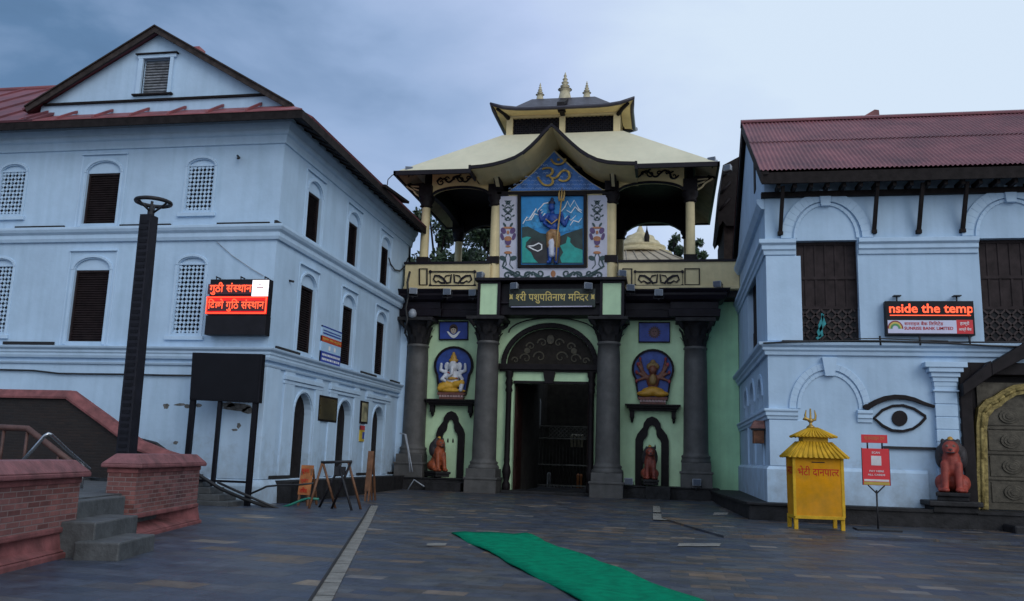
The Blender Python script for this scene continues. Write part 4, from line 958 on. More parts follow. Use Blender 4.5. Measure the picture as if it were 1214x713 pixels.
mb.build('inner_beams', BWOOD, gate)
mb = MB()       # dark arch edges and painted scrolls on the beams
for a, b in ((px_[0]+.25, px_[1]-.25), (px_[2]+.25, px_[3]-.25)):
    q = arcpts(a, b, ZSP, ZAT-ZSP, 18); mb.band([(x, z) for x, z in q], .10, YP-.12, .05)
    n = 40; zc = (ZAT+ZTOP)/2-.06
    for i in (0, 1): pass
    pts = [(a+(b-a)*(.08+.84*k/n), zc+.14*math.sin(k/n*PI*6)+(-.10 if abs(k/n-.5) > .36 else 0)) for k in range(n+1)]; mb.band(pts, .07, YP-.12, .04)
    for f in (.1, .5, .9): mb.band(spiral((a+b)/2+(f-.5)*(b-a)*.86, zc-(.12 if f != .5 else 0), .2, 1.3, PI/2, 1), .055, YP-.12, .045)
    for f in (.25, .38, .62, .75): mb.band(spiral((a+b)/2+(f-.5)*(b-a), zc+.02, .12, 1, 0, 1), .05, YP-.12, .045)
mb.each('beam_scroll', BLACKP, gate)
# corner brackets
EZ0 = PZ(660, 201, 34.6); EX0, EX1, EY0, EY1 = PX(468, 207, 34.6), PX(852, 196, 34.6), 34.6, 43.6
for s_, X in ((-1, px_[0]), (1, px_[3])):
    mb = MB(); p = [(X+s_*.15, ZSP+.1), (X+s_*.4, ZSP+.3), (X+s_*.75, ZSP+.7), (X+s_*1.05, EZ0+.02), (X+s_*.15, EZ0+.1)]
    mb.prism(p, YP-.1, YP+.1, 1); o = mb.build('corner_bracket', BWOOD, gate)
    mb = MB(); z = EZ0
    mb.band([(X+s_*.3, z-.55), (X+s_*.5, z-.42), (X+s_*.62, z-.25), (X+s_*.85, z-.12), (X+s_*.95, z-.05)], .07, YP-.1, .04); mb.band([(X+s_*.27, z-.1), (X+s_*.75, z-.06), (X+s_*.55, z-.2), (X+s_*.3, z-.28), (X+s_*.3, z-.4)], .06, YP-.1, .04)
    mb.build('volute', CREAM, o)
# hip roof
LX0, LX1, LY0, LY1 = PX(600, 160, 37.2), PX(735, 158, 37.2), 37.2, 39.2
LZ0 = PZ(650, 160, 37.2)
def ring(x0, x1, y0, y1, z): return [(x0, y0, z), (x1, y0, z), (x1, y1, z), (x0, y1, z)]
YF = 33.9
gp_ = [(557, 197.6), (572, 196.3), (585, 194), (598, 190.5), (610, 186), (620, 180), (630, 171.5), (638, 163.5), (646, 154.5), (654, 147.2), (662, 153.8), (670, 161.5), (678, 169), (688, 177.5), (698, 184), (708, 188.6), (720, 191.4), (735, 192.6), (754, 193)]
q = [P(x, y, Y=YF) for x, y in gp_]; gpr = [(p.x, p.z) for p in q]
GX0, GX1 = gpr[0][0], gpr[-1][0]
def gzf(x):
    for (xa, za), (xb, zb) in zip(gpr, gpr[1:]):
        if xa <= x <= xb: return za+(zb-za)*(x-xa)/(xb-xa)
    return -99
mb = MB()
R0, R1 = ring(EX0, EX1, EY0, EY1, EZ0+.10), ring(LX0-.15, LX1+.15, LY0-.1, LY1+.1, LZ0+.02)
qs = [(i, (i+1) % 4, 4+(i+1) % 4, 4+i) for i in range(4)]
mb.add(R0+R1, qs[1:]+[(4, 5, 6, 7)])
cols = []; n = 96; xs_ = sorted([EX0+(EX1-EX0)*k/n for k in range(n+1)]+[GX0-.001, GX0+.001, GX1-.001, GX1+.001])
for x in xs_:
    t = (x-EX0)/(EX1-EX0); A = Vector((x, EY0, EZ0+.10)); B = Vector((R1[0][0]+(R1[1][0]-R1[0][0])*t, R1[0][1], R1[0][2])); lo = 0
    for k in range(200):
        p = A.lerp(B, k/200)
        if p.z > gzf(p.x)+.0: lo = k/200; break
    else: lo = 1
    cols.append((A.lerp(B, lo), B))
vs = [tuple(p) for c_ in cols for p in c_]; mb.add(vs, [(2*k, 2*k+2, 2*k+3, 2*k+1) for k in range(len(cols)-1)])
mb.build('roof', CREAMR, gate)
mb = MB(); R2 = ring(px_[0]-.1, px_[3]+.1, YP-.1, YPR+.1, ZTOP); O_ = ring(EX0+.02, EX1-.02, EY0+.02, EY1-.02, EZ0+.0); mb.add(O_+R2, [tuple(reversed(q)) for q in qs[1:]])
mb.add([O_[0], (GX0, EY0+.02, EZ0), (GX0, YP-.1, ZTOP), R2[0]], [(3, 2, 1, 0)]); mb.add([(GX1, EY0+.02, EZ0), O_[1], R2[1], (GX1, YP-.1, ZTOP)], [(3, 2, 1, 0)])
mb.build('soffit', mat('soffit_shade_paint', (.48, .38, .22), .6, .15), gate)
mb = MB(); rg = ring(EX0, EX1, EY0, EY1, 0)
for a, b in ((rg[0], (GX0, EY0, 0)), ((GX1, EY0, 0), rg[1]), (rg[1], rg[2]), (rg[2], rg[3]), (rg[3], rg[0])):
    A = Vector(a); B = Vector(b); d = (B-A).normalized(); n_ = Vector((d.y, -d.x, 0))*.05; A -= d*.05; B += d*.05
    mb.hexa([(A.x+n_.x, A.y+n_.y, EZ0-.06), (B.x+n_.x, B.y+n_.y, EZ0-.06), (B.x-n_.x, B.y-n_.y, EZ0-.06), (A.x-n_.x, A.y-n_.y, EZ0-.06), (A.x+n_.x, A.y+n_.y, EZ0+.13), (B.x+n_.x, B.y+n_.y, EZ0+.13), (B.x-n_.x, B.y-n_.y, EZ0+.13), (A.x-n_.x, A.y-n_.y, EZ0+.13)])
mb.each('roof_edge', BLACKP, gate)
# lantern storey
lt = MB()
LZ1 = PZ(665, 138, 37.2); LZ2 = PZ(665, 128.5, 37.2)
FZ = PZ(665, 127.5, 36.4)
lt.box(LX0, LX1, LY0, LY1, LZ1, FZ+.06)
for a, b in ((LX0, LX0+.3), (PX(663, 148, 37.2), PX(670, 148, 37.2)), (LX1-.3, LX1)): lt.box(a, b, LY0-.02, LY0+.3, LZ0-.3, LZ1)
lt.box(LX0, LX0+.3, LY1-.3, LY1, LZ0-.3, LZ1); lt.box(LX1-.3, LX1, LY1-.3, LY1, LZ0-.3, LZ1); lt.box(LX0, LX1, LY0, LY1, LZ0-.4, LZ0+.03)
lo = lt.build('lantern', CREAM, gate, bevel=.01)
mb = MB(); mb.box(LX0+.3, LX1-.3, LY0+.2, LY0+.25, LZ0+.03, LZ1); mb.box(LX0+.1, LX0+.15, LY0+.3, LY1-.3, LZ0+.03, LZ1); mb.box(LX1-.15, LX1-.1, LY0+.3, LY1-.3, LZ0+.03, LZ1); mb.build('lantern_screen', DARK, lo)
mb = MB(lambda u, d, z: (u, LY0+.2-d, z)); lattice(mb, LX0+.3, PX(663, 148, 37.2), LZ0+.06, LZ1, 0, .06, .2, .06); lattice(mb, PX(670, 148, 37.2), LX1-.3, LZ0+.06, LZ1, 0, .06, .2, .06); mb.build('lattice', BLACKP, lo)
# lantern roof with upswept corners
FX0, FX1, FY0, FY1 = PX(585, 128, 36.4), PX(748.5, 124, 36.4), 36.4, 39.9; FZ = PZ(665, 127.5, 36.4); FT = PZ(668, 119.5, 38.15); TX0, TX1 = PX(632, 120, 38.15), PX(706, 119, 38.15)
n = 12; vs = []; fs = []; edge = []
for i in range(4*n):
    s_ = i//n; t = (i % n)/n
    c0 = ring(FX0, FX1, FY0, FY1, 0)[s_]; c1 = ring(FX0, FX1, FY0, FY1, 0)[(s_+1) % 4]; k = abs(2*t-1)**6
    x = c0[0]+(c1[0]-c0[0])*t; y = c0[1]+(c1[1]-c0[1])*t; ox = (x-(FX0+FX1)/2)*.035*k; oy = (y-(FY0+FY1)/2)*.05*k
    tx = min(max(x, TX0), TX1); ty = 38.15+(y-38.15)*.18
    edge.append((x+ox, y+oy, FZ+.26*k)); vs += [edge[-1], ((x*.45+tx*.55), (y*.45+ty*.55), FZ+(FT-FZ)*.42), (tx, ty, FT)]
m_ = 4*n
fs = [(3*i+j, 3*((i+1) % m_)+j, 3*((i+1) % m_)+j+1, 3*i+j+1) for i in range(m_) for j in (0, 1)]+[tuple(3*i+2 for i in range(m_))]
mb = MB(); mb.add(vs, fs); mb.tube(edge, .09, 6, 0, True)
ltr = mb.build('lantern_roof', mat('roof_slate_violet', (.035, .03, .045), .35, .2, 5), gate)
mb = MB(); inn = ring(LX0, LX1, LY0, LY1, LZ2); vs = edge+[((x-(FX0+FX1)/2)*(LX1-LX0)/(FX1-FX0)+(FX0+FX1)/2, (y-(FY0+FY1)/2)*(LY1-LY0)/(FY1-FY0)+(LY0+LY1)/2, FZ+.015) for x, y, z in edge]
mb.add(vs, [(m_+i, m_+(i+1) % m_, (i+1) % m_, i) for i in range(m_)]); mb.build('lantern_soffit', mat('soffit_yellow', (.88, .68, .32), .6, .08, 1.5), gate)
mb = MB()
for X, Y_, tx, ty in ((LX0+.1, LY0, FX0+.15, FY0+.1), (LX1-.1, LY0, FX1-.15, FY0+.1), (LX1-.1, LY1, FX1-.15, FY1-.1), (LX0+.1, LY1, FX0+.15, FY1-.1)): mb.tube([(X, Y_, LZ1-.02), (X*.6+tx*.4, Y_*.6+ty*.4, LZ1+.12), (tx, ty, FZ+.1)], [.10, .09, .07], 8)
xm = PX(665.5, 130, 36.6); mb.box(xm-.10, xm+.10, FY0+.2, LY0, LZ1, FZ+.01); mb.box(xm-.17, xm+.17, FY0-.06, FY0+.5, FZ-.04, FZ+.22); mb.hexa([(xm-.17, FY0+.0, FZ+.1), (xm+.17, FY0+.0, FZ+.1), (xm+.17, 38.1, FT-.1), (xm-.17, 38.1, FT-.1), (xm-.17, FY0+.0, FZ+.26), (xm+.17, FY0+.0, FZ+.26), (xm+.17, 38.1, FT+.12), (xm-.17, 38.1, FT+.12)])
mb.each('lantern_bracket', BWOOD, gate)
# spires
for x, yb, yt, r in ((640, 121.5, 98.5, .20), (669.5, 120, 86, .32), (695.5, 119, 96.5, .20)):
    Y_ = 38.15; X = PX(x, yb, Y_); z0 = PZ(x, yb, Y_)-.05; z1 = PZ(x, yt, Y_); h = z1-z0
    pr = [(r*1.05, 0), (r*.72, .34)]
    for k in range(5): f = 1-k/5.6; pr += [(r*.5*f, .36+.115*k), (r*.95*f if k == 0 or r < .2 else r*.8*f, .40+.115*k), (r*.95*f if k == 0 else r*.8*f, .42+.115*k), (r*.5*f, .455+.115*k)]
    pr += [(r*.1, .95), (.012, 1)]
    mb = MB(); mb.lathe([(a, z0+h*b) for a, b in pr], X, Y_, 16); o = mb.build('spire', mat('spire_cream', (.48, .42, .28), .6, .2, 5), gate)
    mb = MB()
    for k in range(5): f = 1-k/5.6; a = (r*1.05 if k == 0 else r*.86)*f; mb.lathe([(a*.8, z0+h*(.40+.115*k)), (a, z0+h*(.41+.115*k)), (a*.8, z0+h*(.42+.115*k))], X, Y_, 16)
    mb.build('spire_rings', mat('spire_brown', (.12, .085, .05), .6, .2, 5), o)
# ---- projecting gable with curved eaves
pr = gpr; mb = MB(); n = len(pr); yb = 36.6
top = [(x, z+.05) for x, z in pr]; bot = [(x, z-.12) for x, z in pr]
vs = [(x, YF, z) for x, z in top]+[(x, yb, z) for x, z in top]; mb.add(vs, [(i, i+1, n+i+1, n+i) for i in range(n-1)], 0)
vs = [(x, YF, z) for x, z in bot]+[(x, yb, z) for x, z in bot]; mb.add(vs, [(i+1, i, n+i, n+i+1) for i in range(n-1)], 1)
mb.build('gable_roof', [CREAMR, mat('soffit_yellow', (.88, .68, .32), .6, .08, 1.5)], gate)
mb = MB(); mb.band([(x, z-.05) for x, z in pr], .12, YF+.0, .05, 0, False, .06)
for i in (0, -1): mb.box(pr[i][0]-.05, pr[i][0]+.05, YF-.04, 35.0, pr[i][1]-.28, pr[i][1]+.06)
mb.build('gable_edge', BLACKP, gate)
YM = 36.12
mb = MB(); mb.box(px_[1]-.1, px_[2]+.1, YM+.02, YM+.5, ZE1, PZ(655, 226, YM)); ped = [(601, 228), (616, 218), (630, 206), (643, 192), (657, 178), (671, 191), (687, 206), (702, 217), (718, 226.5)]
mb.plate(ped, YM, 0, 0, .4); mb.build('gable_wall', CREAM, gate)
mb = MB(); mb.plate([(604, 226.7), (619, 217), (632, 206), (644, 194), (657, 180.5), (670, 193), (685.5, 206), (700, 216.5), (714, 225.5)], YM, .03)
pd = mb.build('pediment', mat('pediment_blue', (.06, .21, .60), .5, .35, 3), gate)
mb = MB()
for r in range(8):
    y = 224-r*4.6; hw = 52-r*6.5
    for k in range(int(hw/4.5)*2+1):
        x = 657-hw+4.5*k+random.uniform(-1, 1)
        if r < 3 or random.random() < .3: mb.pband([(x-1.8, y+.6), (x-.6, y-.8), (x+.8, y-.5), (x+1.8, y+.7)], .55 if r < 3 else .8, YM, .04)
mb.build('cloud_scrolls', mat('pale_blue_paint', (.34, .50, .80), .5, .1), pd)
mb = MB(); write(mb, glyphs('ॐ', -.012), PX(637, 206, YM), PX(677, 206, YM), PZ(656, 222, YM), PZ(656, 189, YM), 0); mb.v = [v+Vector((0, YM-.11, 0)) for v in mb.v]
o = mb.build('om_symbol', GOLD, pd); so = o.modifiers.new('thick', 'SOLIDIFY'); so.thickness = .06; so.offset = 0
mb = MB(); mb.pband([(601, 229.5), (719, 228)], 3.4, YM, .09); mb.pband([(590, 231), (603, 230)], 5, YM, .12); mb.pband([(714, 229), (729, 228.5)], 5, YM, .12)
mb.pband([(613, 229.5), (613, 319), (697, 318), (697, 229)], .1, YM, .01) if False else None
mb.build('lintel', BWOOD, gate)
for x0, x1 in ((582, 589.5), (722, 729)):
    mb = MB(); yb_ = 226; a = P(x0, 201, Y=34.8); b = P(x1, yb_, Y=36.0); xw = (PX(x1, 212, 35.5)-PX(x0, 212, 35.5))
    mb.hexa([(a.x, 35.9, b.z), (a.x+xw, 35.9, b.z), (a.x+xw, 36.2, b.z), (a.x, 36.2, b.z), (a.x, 34.9, a.z+.05), (a.x+xw, 34.9, a.z+.05), (a.x+xw, 36.2, a.z+.05), (a.x, 36.2, a.z+.05)])
    o = mb.build('gable_bracket', BWOOD, gate); mb = MB(); mb.hexa([(a.x+.06, 35.84, b.z+.05), (a.x+xw-.06, 35.84, b.z+.05), (a.x+xw-.06, 35.9, b.z+.05), (a.x+.06, 35.9, b.z+.05), (a.x+.06, 34.95, a.z-.1), (a.x+xw-.06, 34.95, a.z-.1), (a.x+xw-.06, 35.1, a.z-.1), (a.x+.06, 35.1, a.z-.1)]); mb.build('bracket_face', CREAM, o)
# ---- painted relief between the upper columns
mb = MB(); mb.plate([(592.5, 233), (613.5, 233), (613.5, 332), (592.5, 332)], YM, .03); mb.plate([(697, 232), (719.8, 232), (719.8, 331.5), (697, 332)], YM, .03); mb.plate([(613.5, 318), (697, 318), (697, 332), (613.5, 332)], YM, .03)
fp = mb.build('flower_panel', mat('panel_white', (.52, .52, .62), .6, .08, 2), gate)
LEAF = mat('leaf_dark_green', (.02, .055, .06), .5, .2); VASE = mat('vase_orange', (.42, .17, .07), .5, .2); PETAL = mat('petal_violet', (.10, .05, .16), .5, .2)
gl_ = MB(); go = MB(); gv = MB()
def dsc(mb, x, y, rx_, ry_, t, a=0, n=10): mb.plate([(x+rx_*math.cos(2*PI*k/n)*math.cos(a)-ry_*math.sin(2*PI*k/n)*math.sin(a), y+rx_*math.cos(2*PI*k/n)*math.sin(a)+ry_*math.sin(2*PI*k/n)*math.cos(a)) for k in range(n)], YM, t)
for c in (602.5, 708):
    for f in (1, -1):
        pts = [(c+f*4*math.sin(k*.75), 262-k*2.4) for k in range(11)]; gl_.pband(pts, .9, YM, .045)
        for k in range(10): dsc(gl_, c+f*(4*math.sin(k*.75)+2.4*(-1)**k), 261-k*2.4, 1.9, .9, .05, f*(.6 if k % 2 else -.6))
        dsc(gv, c+f*5.5, 274, 3, 4, .05, f*.5); dsc(gv, c+f*7, 281, 2, 4.4, .05, f*.3); dsc(gl_, c+f*4, 267, 1.3, 3, .05, f*.6)
        dsc(gl_, c+f*6.2, 306.5, 4.2, 2.8, .05, f*-.3); gl_.pband([(c+f*1, 300), (c+f*3, 306), (c+f*2, 314), (c+f*6, 319)], 1.2, YM, .045)
    dsc(gv, c, 287, 3.8, 4.2, .055); dsc(go, c, 283.5, 4.6, 3.0, .06); dsc(go, c, 270.5, 6, 1.2, .06); dsc(go, c, 292.5, 3, 1.1, .06); dsc(go, c, 300, 4.6, 1.7, .06); dsc(go, c, 276, 1.5, 2.2, .06)
for f in (1, -1):
    for k, (cx_, r) in enumerate(((16, 6), (30, 5.6), (43, 5), (54, 5.2))):
        x = 656+f*cx_; y = 325.5+(1.5 if k % 2 else -1); gl_.pband([(x+f*r*(1-i/16)*math.cos(i*.55+(PI if k % 2 else 0)), y+r*.85*(1-i/16)*math.sin(i*.55+(PI if k % 2 else 0))) for i in range(15)], [2.9-.13*i for i in range(15)], YM, .05)
    gl_.pband([(656+f*4, 328), (656+f*12, 330), (656+f*24, 323), (656+f*36, 329), (656+f*50, 322), (656+f*60, 316), (656+f*57, 308)], 2.3, YM, .048)
dsc(go, 656, 325, 3, 4, .05)
gl_.build('vine', LEAF, fp); go.each('vase', VASE, fp); gv.each('petal', PETAL, fp)
mb = MB(); mb.pband([(616, 231.8), (694, 231.3), (694, 316), (616, 316.4)], 5.4, YM, .14, 0, True); mf = mb.build('mural_frame', BWOOD, gate, bevel=.015)
def pl_part(name, polys, m, t, par=mf):
    mb = MB()
    for k, p in enumerate(polys): mb.plate(p, YM, t+.004*k)
    return mb.build(name, m, par)
pl_part('mural_sky', [[(618, 233), (692, 233), (692, 314), (618, 314)]], mat('mural_blue', (.012, .25, .60), .5, .2, 1.5), .03)
pl_part('mural_mountain', [[(619, 264), (625, 256), (630, 257), (636, 246), (641, 249), (645, 242), (651, 240), (655, 250), (655, 272), (640, 270), (630, 273), (620, 271)], [(664, 252), (668, 244), (673, 238), (677, 243), (680, 237), (686, 244), (691, 252), (691, 272), (680, 274), (664, 276)]], mat('mural_mountain_blue', (.03, .30, .62), .5, .35, 5), .045)
mb = MB()
for z_ in ([(620, 266), (625, 258), (628, 260), (636, 248), (638, 252), (643, 249)], [(624, 262), (630, 261), (634, 254), (640, 256), (644, 251)], [(638, 250), (645, 242), (650, 241), (653, 244)], [(642, 260), (646, 254), (650, 256)], [(665, 252), (670, 246), (673, 239), (676, 246), (681, 238), (684, 244)], [(672, 250), (677, 253), (682, 246), (686, 250), (690, 253)], [(668, 262), (673, 257), (677, 262), (683, 256)], [(676, 268), (680, 262), (686, 264), (690, 259)], [(684, 244), (687, 249), (690, 250)]): mb.pband(z_, [.7]+[1.5]*(len(z_)-2)+[.6], YM, .062)
mb.each('snow_stroke', WHITE, mf)
pl_part('mural_hill', [[(619, 270), (626, 269), (634, 273), (641, 277), (650, 278), (664, 281), (672, 277), (682, 274), (691, 271), (691, 313), (619, 313)]], mat('mural_green', (.016, .04, .036), .5, .35, 3), .05)
pl_part('mural_bank', [[(624, 293), (632, 286), (645, 287), (652, 300), (651, 313), (638, 313), (632, 303), (626, 299)], [(663, 313), (664, 296), (668, 285), (664, 281), (656, 282), (656, 313)]], mat('mural_brown', (.022, .02, .024), .5, .35, 3), .058)
pl_part('mural_water', [[(619, 283), (625, 281), (630, 282), (624, 288), (623, 294), (630, 300), (633, 307), (638, 312), (619, 312)]], mat('mural_turquoise', (.005, .33, .29), .4, .2, 3), .066)
pl_part('mural_lake', [[(673, 281), (676.5, 283), (676, 288), (682, 294), (691, 297), (691, 312), (666, 312), (664, 306), (668, 300), (664, 292), (671, 289)]], MATS['mural_turquoise'], .066)
mb = MB(); mb.pband([(626, 292.5), (633, 292), (639, 289), (642.5, 291), (642.5, 296), (638, 298.5), (632, 296), (626, 292.5)], 1.5, YM, .08); mb.build('mural_swan', WHITE, mf)
# standing blue figure with a trident
def rp_(x, y, d=.0): p = P(x, y, Y=YM); return (p.x, YM-.08-d, p.z)
def rr(px): return px*YM/F_PX
bl, tg, wh, dk = 0, 1, 2, 3
prm = [('e', rp_(654.5, 247, .06), (rr(4.2), .13, rr(5)), bl), ('e', rp_(654.5, 241.5, .03), (rr(4.6), .12, rr(2.8)), dk), ('e', rp_(655, 237.5, .03), (rr(2.2), .09, rr(2.6)), dk),
    ('c', rp_(655, 251), rp_(655, 255), .09, .11, bl), ('e', rp_(656, 261, .05), (rr(7), .16, rr(7.5)), bl), ('e', rp_(656.5, 270, .05), (rr(5.2), .15, rr(6)), bl),
    ('c', rp_(650, 257), rp_(646, 266, .05), .11, .09, bl), ('c', rp_(646, 266, .05), rp_(652, 271, .16), .09, .07, bl), ('c', rp_(649.5, 256), rp_(642, 262), .10, .08, bl), ('c', rp_(642, 262), rp_(640, 252, .08), .08, .06, bl),
    ('c', rp_(662, 257), rp_(668, 264), .11, .09, bl), ('c', rp_(668, 264), rp_(666, 254, .10), .08, .07, bl), ('c', rp_(662, 258), rp_(670, 268), .10, .08, bl), ('c', rp_(670, 268), rp_(675, 258, .08), .08, .06, bl),
    ('e', rp_(656, 278, .05), (rr(6.5), .17, rr(6)), tg), ('c', rp_(652.5, 279, .03), rp_(652, 292, .03), .18, .14, tg), ('c', rp_(660, 279, .03), rp_(660.5, 292, .03), .18, .14, tg),
    ('c', rp_(654, 288, .06), rp_(654.5, 303, .05), .15, .12, wh), ('c', rp_(652.5, 296), rp_(652, 310), .13, .08, bl), ('c', rp_(660.5, 291), rp_(659, 310), .13, .08, bl), ('c', rp_(652, 311, .0), rp_(650.5, 312.5, .16), .08, .07, bl), ('c', rp_(659, 311), rp_(660, 312.5, .16), .08, .07, bl)]
fg = body('figure', prm, [mat('figure_blue', (.012, .065, .33), .5, .35, 9), mat('figure_tan', (.36, .19, .075), .5, .4, 9), mat('cloth_white', (.55, .58, .7), .6, .1), mat('figure_hair', (.015, .02, .06), .5, .2)], mf, .026, 3, True)
mb = MB(); mb.tube([rp_(666.5, 240, .22), rp_(661.5, 285, .22), rp_(660, 311, .2)], .035)
for dx, top in ((-2.6, 227.5), (0, 224.5), (2.6, 227.5)): mb.tube([rp_(666.5, 241, .22), rp_(666.5+dx*1.1, 238, .22), rp_(667+dx*1.2, 232, .22), rp_(667.3+dx, top, .22)], [.04, .045, .04, .012], 7)
mb.tube([rp_(663.2, 240.5, .22), rp_(670, 240, .22)], .04); mb.tube([rp_(648, 262, .2), rp_(655, 268, .22), rp_(662, 262, .2)], .03)
mb.build('trident', mat('ochre_gold', (.45, .28, .08), .45, .2), mf)

# ================================================================== THINGS ON AND AROUND THE GATE
# name board above the door
YN = 34.98
nb = thing('name_board', 'dark name board with gold Devanagari lettering over the gate arch', 'sign', (PX(655, 355, YN), YN, PZ(655, 366, YN)))
mb = MB(); mb.box(PX(604, 355, YN), PX(706, 355, YN), YN-.08, YN+.12, PZ(655, 365, YN), PZ(655, 343, YN)); mb.build('board', mat('board_green_black', (.012, .022, .018), .45, .2, 4), nb, bevel=.01)
bd = deva([('h', 'श'), 'री', ' ', 'पशुप', 'ितनाथ', ' ', 'म', ('h', 'िन', .80), 'दर'], .012)
mb = MB(); write(mb, bd, PX(612, 352, YN), PX(698, 352, YN), PZ(655, 360.5, YN), PZ(655, 346, YN), YN-.088)
for x in (606.5, 703):
    a = P(x, 352.5, Y=YN); mb.prism([(a.x+.11*math.cos(k*PI/4)*(1 if k % 2 else .5), a.z+.16*math.sin(k*PI/4)*(1 if k % 2 else .5)) for k in range(8)], YN-.088, YN-.08, 1)
mb.build('lettering', mat('letter_gold', (.62, .47, .13), .45, .1), nb)
t = thing('tube_lamp', 'long white fluorescent tube fixed below the gold lettered name board', 'lamp', (PX(655, 365, YN), YN, PZ(655, 367, YN)))
mb = MB(); mb.tube([(PX(606, 364, 34.9), 34.84, PZ(606, 364.5, 34.9)), (PX(702, 364, 34.9), 34.84, PZ(702, 363.8, 34.9))], .028, 8); mb.build('tube', mat('tube_white', (.5, .48, .62), .4, .05), t)
mb = MB(); mb.box(PX(606, 364, 34.9)-.05, PX(702, 364, 34.9)+.05, 34.86, 34.93, PZ(655, 363.8, 34.9)-.03, PZ(655, 363.8, 34.9)+.05); mb.build('fitting', METAL, t)

# small square plaques
def plaque(x0, x1, y0, y1, label, moon):
    c = P((x0+x1)/2, (y0+y1)/2, Y=YG); th = thing('wall_plaque', label, 'plaque', tuple(c))
    mb = MB(); mb.plate([(x0, y0), (x1, y0), (x1, y1), (x0, y1)], YG, .06); mb.build('board', mat('plaque_blue', (.02, .055, .33), .5, .2, 3), th)
    mb = MB(); mb.pband([(x0, y0), (x1, y0), (x1, y1), (x0, y1)], 1.6, YG, .10, 0, True); mb.build('frame', BWOOD, th)
    cx_, cy__ = (x0+x1)/2, (y0+y1)/2
    if moon:
        mb = MB(); n = 14; o = [(cx_-8+16*k/n, cy__+1+8*math.sin(PI*k/n)) for k in range(n+1)]; i_ = [(cx_-6+12*k/n, cy__+1+4*math.sin(PI*k/n)) for k in range(n+1)]; mb.plate(o+i_[::-1], YG, .09)
        mb.build('crescent', WHITE, th); mb = MB(); mb.plate([(cx_+5*math.cos(a*PI/8), cy__-2.2+5.6*math.sin(a*PI/8)) for a in range(16)], YG, .075); mb.build('halo', mat('brown_halo', (.06, .03, .03), .6, .2), th)
        mb = MB(); mb.plate([(cx_+3.2*math.cos(a*PI/8), cy__-.4+4.2*math.sin(a*PI/8)) for a in range(16)], YG, .10); mb.build('face', mat('pale_skin_paint', (.55, .45, .36), .5, .1), th)
        mb = MB()
        for dx in (-1.4, 1.4): mb.plate([(cx_+dx+.7*math.cos(a*PI/4), cy__-.8+.5*math.sin(a*PI/4)) for a in range(8)], YG, .105)
        mb.plate([(cx_-1, cy__+1.8), (cx_+1, cy__+1.8), (cx_, cy__+2.5)], YG, .105); mb.plate([(cx_-3, cy__-2), (cx_-2.4, cy__-4.4), (cx_, cy__-5), (cx_+2.4, cy__-4.4), (cx_+3, cy__-2), (cx_, cy__-3.2)], YG, .106); mb.build('features', BWOOD, th)
    else:
        mb = MB(); mb.plate([(cx_+(8.2 if k % 2 else 5.6)*math.cos(k*PI/16), cy__+(8.2 if k % 2 else 5.6)*math.sin(k*PI/16)) for k in range(32)], YG, .08); mb.build('sun_rays', mat('sun_brown', (.075, .03, .035), .6, .3), th)
        mb = MB(); mb.plate([(cx_+4*math.cos(a*PI/8), cy__+4.4*math.sin(a*PI/8)) for a in range(16)], YG, .10); mb.build('face', mat('sun_face', (.13, .05, .05), .5, .2), th)
        mb = MB()
        for dx in (-1.4, 1.4): mb.plate([(cx_+dx+.7*math.cos(a*PI/4), cy__-.8+.5*math.sin(a*PI/4)) for a in range(8)], YG, .106)
        mb.plate([(cx_-1.2, cy__+2), (cx_+1.2, cy__+2), (cx_, cy__+2.8)], YG, .106); mb.build('features', BWOOD, th)
plaque(521.5, 555, 382, 403, 'small blue plaque of a pale face over a white crescent moon', True)
plaque(757.5, 794, 383, 406, 'small blue plaque of a dark brown sun with a face', False)

# arched reliefs standing on shelves, niches below
def shelf(x0, x1, y0, label):
    a = P(x0, y0, Y=YG-.4); b = P(x1, y0, Y=YG-.4); z = a.z; th = thing('wall_shelf', label, 'shelf', ((a.x+b.x)/2, YG, z))
    mb = MB(); mb.box(a.x, b.x, YG-.55, YG, z-.07, z); mb.box(a.x+.08, b.x-.08, YG-.47, YG, z-.16, z-.07); mb.box(a.x+.16, b.x-.16, YG-.36, YG, z-.26, z-.16); mb.build('board', BWOOD, th, bevel=.012)
    for x in (a.x+.28, b.x-.28):
        mb = MB(); mb.box(x-.09, x+.09, YG-.30, YG, z-.55, z-.26); mb.box(x-.06, x+.06, YG-.2, YG, z-.66, z-.55); mb.lathe([(.01, z-.76), (.05, z-.70), (.05, z-.66)], x, YG-.1, 8); mb.build('bracket', BWOOD, th, bevel=.01)
    return z, (a.x+b.x)/2
zA, xA = shelf(504, 564.5, 473, 'dark moulded shelf below the relief of the white elephant-headed figure')
zB, xB = shelf(741, 807, 479, 'dark moulded shelf below the relief of the brown many-armed figure')
def horseshoe(cx_, w, h, z0):
    pts = [(cx_-w*.36, z0), (cx_+w*.36, z0)]
    for k in range(19): a = -.55+(PI+1.1)*k/18; pts.append((cx_+w*.5*math.cos(a), z0+h-w*.48+w*.48*math.sin(a)*1.0))
    return pts
